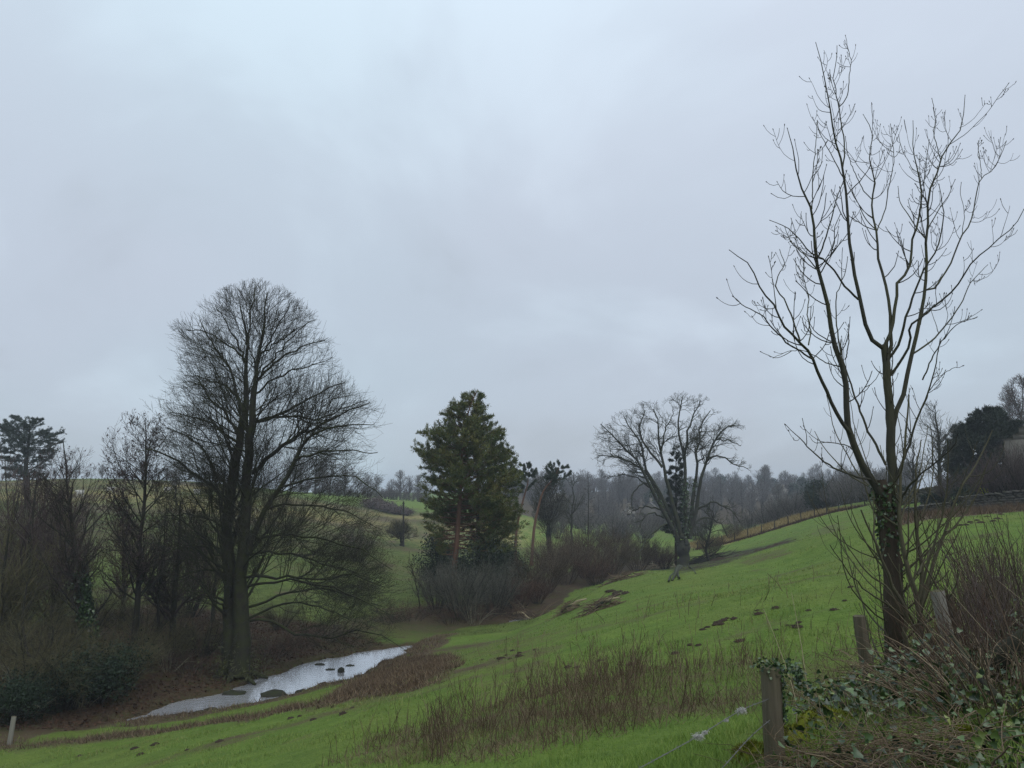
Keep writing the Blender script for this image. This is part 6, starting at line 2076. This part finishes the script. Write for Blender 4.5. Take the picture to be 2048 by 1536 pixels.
sm, srad = sheep_mesh()
for k, (px, py, rz, lab) in enumerate([(221, 986, 0.2, 'white sheep right of the ivied alder high on the left hill'), (159, 993, 3.3, 'white sheep seen through the ivied alder on the left hill'), (335, 986, 0.5, 'white sheep left of the beech limb on the left hill'), (393, 990, 2.8, 'white sheep just left of the beech trunk on the left hill')]):
    o = add_obj('sheep', sm.copy(), None, hit(px, py))
    md = o.modifiers.new('skin', 'SKIN')
    for v, r in zip(o.data.skin_vertices[0].data, srad):
        v.radius = (r, r)
    o.data.skin_vertices[0].data[1].use_root = True
    o.modifiers.new('sub', 'SUBSURF').render_levels = 1
    o.rotation_euler = (0, 0, rz)
    o.scale = (1.25, 1.25, 1.25)
    tag(o, lab, 'sheep', 'sheep on the left hill')

# ================================================================== trees and walls round the house at the right
bare_tree('spreading_bare_tree', 'spreading bare tree in front of the dark yew behind the ash', 78.0, 1884, [(1882, 1015), (1880, 960), (1878, 900), (1874, 850), (1870, 812)],
          [(798, 1862, 1900), (815, 1826, 1945), (840, 1812, 1965), (875, 1806, 1972), (910, 1806, 1966), (945, 1812, 1955), (975, 1830, 1930)], 34, 0.26, dens=(1.9, 2.0, 2.2), rmin=0.0125, mats=('bark_sycamore', 'twig_grey'), maxn=7000)
bare_tree('hedgerow_tree', 'bare hedgerow tree seen just right of the ash trunk', 86.0, 1826, [(1826, 1010), (1826, 950), (1828, 880)],
          [(855, 1815, 1840), (880, 1796, 1858), (920, 1785, 1866), (960, 1782, 1866), (990, 1795, 1850)], 35, 0.2, dens=(2.0, 2.0, 2.2), rmin=0.014, mats=('bark_dark', 'twig_grey'), maxn=4500)
bare_tree('birch_tree', 'pinkish bare birch at the right edge above the house', 112.0, 2042, [(2042, 985), (2042, 900), (2044, 820), (2048, 755)],
          [(742, 2038, 2058), (765, 2010, 2085), (800, 1998, 2100), (850, 1996, 2105), (900, 2005, 2095)], 36, 0.2, dens=(2.2, 2.2, 2.6), rmin=0.016, mats=('bark_sycamore', 'twig_pink'), maxn=6000)
conifer('yew_tree', 'large dark spreading yew left of the house', 84.0, 1962, [(1962, 1000), (1965, 930), (1972, 870), (1975, 822)],
        [(815, 1962, 1990), (830, 1940, 2012), (850, 1915, 2028), (880, 1898, 2034), (910, 1892, 2030), (940, 1895, 2015), (965, 1910, 1990)], 37, 0.4, 90, 0.05, mats=('bark_dark', 'needles_yew'), tuft=(5600, 13, 0.42, 0.10), t0=0.1, sub=2.0)
hb = shrub('garden_shrub', 'garden shrub', 63, 4.4, 2.6, 40, ('bark_dark', 'twig_purple'), (2.0, 2.4), 0.0105, 0.35, maxn=5000, r=0.03, lim=((0.5, 1.8), (0.35, 0.9)))
for i, (px, Y, s, lab) in enumerate([(2000, 65.5, 1.0, 'purple-brown garden shrub behind the stone wall nearest the yew'), (2040, 64, 1.15, 'purple-brown garden shrub in front of the house corner'), (2080, 63, 1.2, 'purple-brown garden shrub at the right edge by the house'),
                                     (1905, 76, 0.75, 'low grey-brown garden shrub under the spreading bare tree'), (1970, 70, 0.8, 'purple-brown garden shrub under the yew')]):
    place_copy(hb, stand(px, Y), i * 2.1, s, lab, 'shrubs behind the garden wall')
gb = evergreen_bush('laurel_bush', 'laurel', 64, 2.0, 1.7, 3200, 0.17)
for i, (px, Y, s, lab) in enumerate([(1935, 70.5, 0.95, 'dark green laurel behind the stone wall below the yew'), (1800, 92, 1.0, 'dark green bush behind the ash ivy in the garden'), (1915, 92, 1.2, 'green rounded bush on the upper garden wall')]):
    place_copy(gb, stand(px, Y), i * 2.1, s, lab, 'laurels in the garden')
scrub = evergreen_bush('holm_oak', 'dark bushy tree', 65, 5.4, 2.9, 5200, 0.32, 'leaf_evergreen', 50)
place_copy(scrub, stand(1638, 128), 0.4, 1.0, 'dark green bushy tree at the top of the yellow strip', None)
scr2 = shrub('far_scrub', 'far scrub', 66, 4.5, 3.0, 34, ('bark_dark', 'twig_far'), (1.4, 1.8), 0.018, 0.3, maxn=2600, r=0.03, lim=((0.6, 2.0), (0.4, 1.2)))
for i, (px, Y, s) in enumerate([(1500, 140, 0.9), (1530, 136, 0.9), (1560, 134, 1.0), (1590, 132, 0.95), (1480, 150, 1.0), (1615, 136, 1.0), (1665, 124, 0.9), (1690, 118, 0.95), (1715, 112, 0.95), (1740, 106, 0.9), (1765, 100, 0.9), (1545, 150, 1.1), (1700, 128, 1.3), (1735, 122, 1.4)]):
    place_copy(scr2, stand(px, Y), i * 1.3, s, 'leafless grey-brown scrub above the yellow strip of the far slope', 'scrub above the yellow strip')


def stone_wall(name, label, pts, h, seed, sw=0.42, sh=0.17, th=0.5, cope=True, core='house_wall'):
    """dry stone wall of single stones on a dark core"""
    rng = rng_(seed)
    P = catmull(np.array(pts), 60)[:, :2]
    d = np.concatenate([[0], np.cumsum(np.linalg.norm(np.diff(P, axis=0), axis=1))])
    L = d[-1]
    z0 = H(P[:, 0], P[:, 1])
    base = np.array([P[0, 0], P[0, 1], z0[0]])
    root = thing(name, label, 'wall', base)
    T = unit(np.gradient(P, axis=0))
    N = np.stack([-T[:, 1], T[:, 0]], -1)
    prof = np.stack([np.concatenate([P - N * th * 0.4, z0[:, None] - 0.3], 1), np.concatenate([P - N * th * 0.34, (z0 + h * 0.97)[:, None]], 1),
                     np.concatenate([P + N * th * 0.34, (z0 + h * 0.97)[:, None]], 1), np.concatenate([P + N * th * 0.4, z0[:, None] - 0.3], 1)], 1)
    i = np.arange(60 * 4).reshape(60, 4)
    add_obj('core', make_mesh('core', prof.reshape(-1, 3) - base, quads=np.stack([i[:-1, :-1], i[:-1, 1:], i[1:, 1:], i[1:, :-1]], -1), mat=MATS['wet_stone']), root)
    protos = [rock(s + 40, 'stone', 0.9) for s in range(4)]
    n = 0
    z = 0.05
    while z < h - 0.02:
        s = rng.uniform(0, sw)
        last = z + sh * 1.05 >= h - 0.02
        while s < L:
            x, y, zz = np.interp(s, d, P[:, 0]), np.interp(s, d, P[:, 1]), np.interp(s, d, z0)
            tx, ty = np.interp(s, d, T[:, 0]), np.interp(s, d, T[:, 1])
            wd = sw * rng.uniform(0.6, 1.35)
            if n < 290:
                o = add_obj('stone', protos[rng.integers(4)], root)
                o.location = (x - base[0] + ty * th * 0.30, y - base[1] - tx * th * 0.30, zz + z + sh * 0.45 - base[2] + rng.normal(0, 0.02))
                o.rotation_euler = (rng.normal(0, 0.1), rng.normal(0, 0.12), math.atan2(ty, tx) + rng.normal(0, 0.06))
                o.scale = (wd * 0.52, th * (0.5 if last else 0.26), sh * 0.58 * rng.uniform(0.85, 1.2))
                n += 1
            s += wd * 1.02
        z += sh * 1.02
    return root


g2 = lambda px, Y: stand(px, Y)[:2]
stone_wall('dry_stone_wall', 'dry stone field wall along the top right of the meadow', [g2(1925, 67), g2(1975, 65), g2(2030, 63), g2(2100, 61)], 1.15, 71, 0.46, 0.20)
stone_wall('broken_field_wall', 'low broken stone wall behind the ash stool at the meadow top', [g2(1785, 73), g2(1850, 70), g2(1905, 68)], 0.8, 72, 0.45, 0.19)
stone_wall('garden_wall', 'tan garden wall with level coping behind the low broken wall', [g2(1795, 86), g2(1840, 85), g2(1880, 84)], 1.5, 73, 0.6, 0.24)
stone_wall('upper_garden_wall', 'upper garden wall crossing below the dark yew', [g2(1895, 88), g2(1945, 87), g2(1985, 86)], 1.5, 74, 0.6, 0.26)


def box(name, mat, parent, lo, hi, base):
    lo, hi = np.array(lo, float) - base, np.array(hi, float) - base
    V = np.array([[(lo, hi)[i][0], (lo, hi)[j][1], (lo, hi)[k][2]] for k in (0, 1) for j in (0, 1) for i in (0, 1)])
    Qb = [(0, 2, 3, 1), (4, 5, 7, 6), (0, 1, 5, 4), (2, 6, 7, 3), (0, 4, 6, 2), (1, 3, 7, 5)]
    return add_obj(name, make_mesh(name, V, quads=np.array(Qb), mat=MATS[mat]), parent)


def trimmed_hedge():
    rng = rng_(171)
    a, b2 = stand(1846, 78), stand(1893, 77)
    root = thing('box_hedge', 'clipped dark green box hedge in front of the tan garden wall', 'hedge', a)
    n = 5200
    s = rng.random(n)
    C = a + (b2 - a) * s[:, None] + np.stack([np.zeros(n), rng.uniform(-0.5, 0.5, n), rng.uniform(0, 1.25, n)], -1)
    lv = Leaves()
    lv.kites(C - a, rng.normal(size=(n, 3)), rng.normal(size=(n, 3)) + [0, -1, 1], 0.16, 0.10)
    lv.part('crown', 'leaf_evergreen', root)


trimmed_hedge()


def house_right():
    Y = 70.0
    x0 = float(at(2008, 890, Y)[0])
    gz = float(H(np.array([x0]), np.array([Y]))[0]) - 0.3
    base = np.array([x0, Y, gz])
    root = thing('stone_house', 'old stone house with stepped gable at the right edge behind shrubs', 'house', base)
    ze = float(at(2008, 880, Y)[2])
    steps = [(0.0, ze), (1.05, float(at(2020, 873, Y)[2])), (1.45, float(at(2032, 860, Y)[2]))]
    # stepped gable wall facing the viewer: stacked courses that butt on each other
    W = 9.0
    box('wall', 'house_wall', root, (x0, Y, gz), (x0 + W, Y + 0.5, ze), base)
    zt, xl = ze, 0.0
    st = [(0.75, 0.42), (1.25, 0.62), (2.0, 0.62), (2.75, 0.62), (3.5, 0.6)]
    for k, (xs, dh) in enumerate(st):
        box('gable_step', 'house_wall', root, (x0 + xs, Y + 0.003 * (k + 1), zt), (x0 + W - xs, Y + 0.5 - 0.003 * (k + 1), zt + dh), base)
        box('coping', 'stone', root, (x0 + (st[k - 1][0] if k else -0.12), Y - 0.06, zt), (x0 + xs - 0.003, Y + 0.56, zt + 0.09), base)
        zt += dh
    box('side_wall', 'house_wall', root, (x0 + 0.003, Y + 0.503, gz), (x0 + 0.5, Y + 9, ze - 0.05), base)
    # slate roof behind the gable
    xm, zr = x0 + W / 2, zt - 0.15
    V = np.array([[x0 - 0.15, Y + 0.52, ze - 0.05], [xm, Y + 0.52, zr], [xm, Y + 9, zr], [x0 - 0.15, Y + 9, ze - 0.05], [x0 + W + 0.15, Y + 0.52, ze - 0.05], [x0 + W + 0.15, Y + 9, ze - 0.05]]) - base
    add_obj('roof', make_mesh('roof', V, quads=np.array([(0, 1, 2, 3), (1, 4, 5, 2)]), mat=MATS['roof_slate']), root)
    ch = box('chimney', 'house_wall', root, (xm - 0.5, Y + 0.55, zr - 0.5), (xm + 0.5, Y + 1.3, zr + 1.2), base)
    root.rotation_euler = (0, 0, -math.radians(37))
    for wx in (2.2, 5.4):
        wz = ze - 2.2
        fr = box('window', 'glass_dark', root, (x0 + wx, Y - 0.012, wz), (x0 + wx + 1.2, Y - 0.004, wz + 1.1), base)
        for nm, lo, hi in (('frame', (x0 + wx - 0.1, Y - 0.05, wz + 1.1), (x0 + wx + 1.3, Y - 0.003, wz + 1.22)), ('frame', (x0 + wx - 0.1, Y - 0.05, wz - 0.12), (x0 + wx + 1.3, Y - 0.003, wz)), ('mullion', (x0 + wx + 0.56, Y - 0.04, wz), (x0 + wx + 0.64, Y - 0.013, wz + 1.1))):
            box(nm, 'stone', fr, lo, hi, base)


house_right()


def cottage(label, px, Y, w, h, wall, rz=0.0):
    b_ = stand(px, Y)
    root = thing('cottage', label, 'house', b_, 'village houses in the valley')
    d = w * 0.7
    V = np.array([[-w / 2, 0, -0.5], [w / 2, 0, -0.5], [w / 2, 0, h], [0, 0, h + w * 0.45], [-w / 2, 0, h], [-w / 2, d, -0.5], [w / 2, d, -0.5], [w / 2, d, h], [0, d, h + w * 0.45], [-w / 2, d, h]])
    add_obj('wall', make_mesh('wall', V, quads=np.array([(0, 1, 2, 4), (5, 9, 7, 6), (0, 4, 9, 5), (1, 6, 7, 2)]), tris=np.array([(4, 2, 3), (9, 8, 7)]), mat=MATS[wall]), root)
    Rv = np.array([[-w / 2 - 0.3, -0.3, h - 0.2], [0, -0.3, h + w * 0.45 + 0.08], [w / 2 + 0.3, -0.3, h - 0.2], [-w / 2 - 0.3, d + 0.3, h - 0.2], [0, d + 0.3, h + w * 0.45 + 0.08], [w / 2 + 0.3, d + 0.3, h - 0.2]])
    rf = add_obj('roof', make_mesh('roof', Rv, quads=np.array([(0, 1, 4, 3), (1, 2, 5, 4)]), mat=MATS['roof_slate']), root)
    box('chimney', 'house_wall', rf, (-0.45, d - 0.9, h + w * 0.3), (0.45, d - 0.1, h + w * 0.45 + 1.2), np.zeros(3))
    for k in (-1, 1):
        box('window', 'glass_dark', root, (k * w * 0.22 - 0.45, -0.02, h * 0.45), (k * w * 0.22 + 0.45, -0.004, h * 0.45 + 1.1), np.zeros(3))
    root.rotation_euler = (0, 0, rz)


cottage('small pale gabled cottage seen left of the sycamore stems', 1262, 250, 4.0, 2.6, 'white_render', 0.2)
cottage('stone cottage with pale gable just left of the sycamore stems', 1300, 240, 6.0, 3.4, 'house_wall', -0.3)
cottage('tiny white house high in the hazy wood right of the sycamore', 1510, 352, 6.0, 4.0, 'white_render', 0.2)
cottage('long pale house in the wood above the yellow strip', 1572, 300, 8.0, 3.6, 'white_render', -0.2)

# yellow flowering clump on the field wall
rng = rng_(181)
c = stand(1974, 66.2)
root = thing('yellow_flowers', 'small bright yellow flower clump on top of the field wall', 'flowers', c)
lv = Leaves()
lv.kites(np.stack([rng.normal(-0.1, 0.14, 260), rng.normal(0, 0.12, 260), rng.normal(1.35, 0.14, 260)], -1), rng.normal(size=(260, 3)), rng.normal(size=(260, 3)) + [0, -1, 1], 0.12, 0.10)
lv.part('petals', 'yellow_flower', root)
lv = Leaves()
lv.kites(np.stack([rng.normal(0.35, 0.3, 500), rng.normal(0, 0.15, 500), rng.uniform(0, 1.3, 500)], -1), rng.normal(size=(500, 3)), rng.normal(size=(500, 3)) + [0, -1, 1], 0.16, 0.11)
lv.part('leaves', 'leaf_olive', root)

# ================================================================== skyline and hill woods
def far_tree(name, label, seed, h, w, mats, dens=(0.9, 0.8, 0.8), stems=1, rmin=0.03, zmin=0.08):
    rng = rng_(seed)
    root = thing(name, label, 'tree', (0, 0, 0))
    env = Ball((0, 0, h * 0.56), (w, w, h * 0.46), h * zmin)
    tk = catmull([(0, 0, -0.3), (0.1, 0, h * 0.3), (-0.1, 0.1, h * 0.6), (0.1, 0, h * 0.97)], 12)
    w_ = Wood()
    w_.tube(tk, np.linspace(0.30, 0.05, 12) * h / 12, 6)
    w_.part('trunk', mats[0], root)
    P0, R0 = tk[None], np.linspace(0.30, 0.05, 12)[None] * h / 12
    P1, R1 = spawn(P0, R0, rng, dens[0] * 3, (0.12, 0.97), (35, 65), 0.5, (1.5, 6), 0.45, 0.5, 0.3, rmin * 1.5, 0.4, 0.15, 7, env, 0.2)
    P2, R2 = spawn(P1, R1, rng, dens[1] * 2.4, (0.1, 1), (28, 58), 0.55, (0.8, 2.6), 0.3, 0.6, 0.5, rmin * 1.1, 0.4, 0.15, 4, env, 0.15)
    P3, R3 = spawn(P2, R2, rng, dens[2] * 2.0, (0.1, 1), (25, 55), 0.7, (0.6, 1.5), 0.2, 0.7, 0.8, rmin, 0.4, 0.15, 2, env, 0.1)
    w_ = Wood()
    w_.tube(P1, R1, 4)
    w_.tube(P2, R2, 3)
    w_.tube(P3, R3, 3)
    w_.part('crown', mats[1], root)
    return root


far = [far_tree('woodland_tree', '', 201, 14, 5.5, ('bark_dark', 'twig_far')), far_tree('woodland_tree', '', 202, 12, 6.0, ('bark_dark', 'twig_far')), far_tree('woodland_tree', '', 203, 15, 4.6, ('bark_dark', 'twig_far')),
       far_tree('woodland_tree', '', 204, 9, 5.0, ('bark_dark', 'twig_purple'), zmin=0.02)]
farc = evergreen_bush('woodland_conifer', '', 205, 11, 3.2, 2600, 0.75, 'needles_cedar', 40, 'tree')
rng = rng_(206)
HILL = 'bare tree in the hazy wood on the far hill'
HILLC = 'dark evergreen in the hazy wood on the far hill'
for k in range(185):
    u = rng.random()
    Y = 215 + 250 * u ** 0.7
    px = rng.uniform(1000, 1840)
    if Y < 262 and 1215 < px < 1330:
        continue
    if Y < 255 and px < 1120:
        continue
    if rng.random() < 0.10:
        place_copy(farc, stand(px, Y), rng.uniform(0, 6), rng.uniform(0.6, 1.05), HILLC, 'evergreens of the far hill wood')
    else:
        place_copy(far[rng.integers(4)], stand(px, Y), rng.uniform(0, 6), rng.uniform(0.65, 1.05) * (0.8 if Y < 300 else 1.0), HILL, 'bare trees of the far hill wood')
SKY = 'bare tree on the skyline of the far hill'
for px in np.arange(1130, 1800, 12):
    place_copy(far[rng.integers(3)], stand(px + rng.normal(0, 5), rng.uniform(448, 470)), rng.uniform(0, 6), rng.uniform(0.42, 0.95), SKY, 'trees on the far skyline')
for px in np.arange(1000, 1140, 17):
    place_copy(far[rng.integers(4)], stand(px + rng.normal(0, 5), rng.uniform(470, 490)), rng.uniform(0, 6), rng.uniform(0.6, 0.85), SKY, 'trees on the far skyline')
sap = [far_tree('alder_sapling', '', 211, 9.5, 2.4, ('bark_dark', 'twig_alder'), (1.1, 1.3, 1.6), 1, 0.0060, 0.12), far_tree('alder_sapling', '', 212, 8.0, 2.2, ('bark_dark', 'twig_olive'), (1.1, 1.3, 1.6), 1, 0.0060, 0.10)]
for k, (px, Y, s, i, lab) in enumerate([(-10, 42, 0.95, 1, 'olive sapling at the extreme left edge'), (45, 48, 1.1, 0, 'purple-brown sapling left of the forked thorn'), (100, 45, 1.0, 1, 'olive sapling just right of the forked thorn'), 
                                         (240, 53, 1.0, 1, 'olive sapling behind the gap between the alders'), (345, 47, 0.95, 0, 'purple-brown sapling right of the pale-stemmed tree'), 
                                         (425, 56, 0.85, 1, 'olive sapling seen just behind the beech trunk'), (10, 53, 1.2, 1, 'tall olive sapling in front of the left willow thicket')]):
    place_copy(sap[i], stand(px, Y), k * 2.3, s, lab, 'saplings on the left bank')
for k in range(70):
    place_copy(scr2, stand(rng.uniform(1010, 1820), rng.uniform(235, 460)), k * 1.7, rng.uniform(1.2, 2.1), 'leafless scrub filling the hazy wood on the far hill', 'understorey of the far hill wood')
# scrub between the village and the stream, and under the belt of trees
for k in range(46):
    px, Y = rng.uniform(1110, 1420), rng.uniform(140, 235)
    if Y > 222 and 1240 < px < 1320:
        continue
    place_copy(scr2, stand(px, Y), k * 1.3, rng.uniform(0.6, 1.1), 'leafless grey-brown scrub in the valley below the far wood', 'valley scrub')
for k, px in enumerate(np.arange(590, 860, 9)):
    place_copy(scr2, stand(px + rng.normal(0, 4), rng.uniform(246, 262)), k * 1.3, rng.uniform(0.45, 0.95), 'leafless scrub under the tree belt along the bright far field', 'scrub under the tree belt')
# left skyline: a belt behind the bright field and along the hill
for k, (px, Y, s, i) in enumerate([(752, 243, 0.62, 1), (735, 246, 0.55, 0), (715, 250, 0.6, 1), (690, 246, 0.8, 0), (660, 240, 0.95, 1), (630, 238, 1.1, 0), (600, 236, 1.0, 1), (783, 262, 0.5, 0), (800, 262, 0.68, 2), (818, 262, 0.62, 0), (835, 262, 0.6, 2), (770, 266, 0.42, 3), (850, 258, 0.6, 1), (742, 250, 0.45, 3), (726, 243, 0.4, 3), (700, 252, 0.5, 3), (762, 258, 0.4, 3), (792, 258, 0.4, 3), (808, 257, 0.42, 3), (826, 258, 0.4, 3), (842, 256, 0.4, 3), (778, 256, 0.34, 3), (675, 236, 0.6, 3), (645, 234, 0.7, 3), (615, 232, 0.7, 3), (580, 232, 0.8, 1)]):
    place_copy(far[i], stand(px, Y), k * 1.1, s, 'grey bare tree in the belt along the top of the bright far field', 'tree belt behind the bright field')
for k, px in enumerate(np.arange(-40, 560, 22)):
    place_copy(far[(3, 1, 3, 0)[k % 4]], stand(px + rng.normal(0, 6), 196 + 10 * rng.random()), k * 1.3, rng.uniform(0.22, 0.42), 'small bare tree in the hedge along the left hilltop', 'hedge trees on the left hilltop')
place_copy(far[1], stand(350, 150), 0.4, 0.62, 'round bare tree behind the alder on the left hill', None)
gorse = evergreen_bush('field_bush', 'dark field bush', 207, 3.0, 3.4, 1500, 0.4, 'twig_purple', 30)
for k, (px, Y, s) in enumerate([(760, 196, 1.0), (775, 192, 0.9), (788, 188, 0.9), (800, 186, 0.7), (745, 200, 1.1), (815, 184, 0.6)]):
    place_copy(gorse, stand(px, Y), k, (s * 1.3, s, s * 0.8), 'dark bush in the row below the bright far field', 'bushes below the bright far field')
conifer('cedar_tree', 'dark flat-topped cedar on the left skyline', 118.0, 55, [(50, 985), (52, 930), (58, 880), (60, 838)],
        [(832, 25, 78), (845, 5, 108), (858, -10, 120), (872, -15, 132), (890, -20, 112), (910, -15, 105), (935, 0, 95), (955, 15, 85)], 208, 0.45, 70, 0.02, mats=('bark_dark', 'needles_cedar'), tuft=(5600, 11, 0.28, 0.055), t0=0.16, flat=0.75, up=0.02, sub=2.2)

# ================================================================== haze
def haze_box():
    zlo, zhi = min(-14.5, float(GZ.min()) - 1.0), max(34.0, float(GZ.max()) + 1.0)
    lo, hi = np.array([gx[0] - 5, gy[0] - 5, zlo]), np.array([gx[-1] + 5, gy[-1] + 5, zhi])
    V = np.array([[(lo, hi)[i][0], (lo, hi)[j][1], (lo, hi)[k][2]] for k in (0, 1) for j in (0, 1) for i in (0, 1)])
    Qb = np.array([(0, 2, 3, 1), (4, 5, 7, 6), (0, 1, 5, 4), (2, 6, 7, 3), (0, 4, 6, 2), (1, 3, 7, 5)])
    m = bpy.data.materials.new('haze')
    m.use_nodes = True
    nt = m.node_tree
    nt.nodes.clear()
    o_ = nt.nodes.new('ShaderNodeOutputMaterial')
    v = nt.nodes.new('ShaderNodeVolumePrincipled')
    v.inputs['Color'].default_value = (0.80, 0.88, 0.97, 1)
    v.inputs['Density'].default_value = 0.00052
    nt.links.new(v.outputs[0], o_.inputs['Volume'])
    ob = add_obj('haze', make_mesh('haze', V, quads=Qb, mat=m))
    tag(ob, 'thin damp haze over the valley', None, kind='stuff')


haze_box()
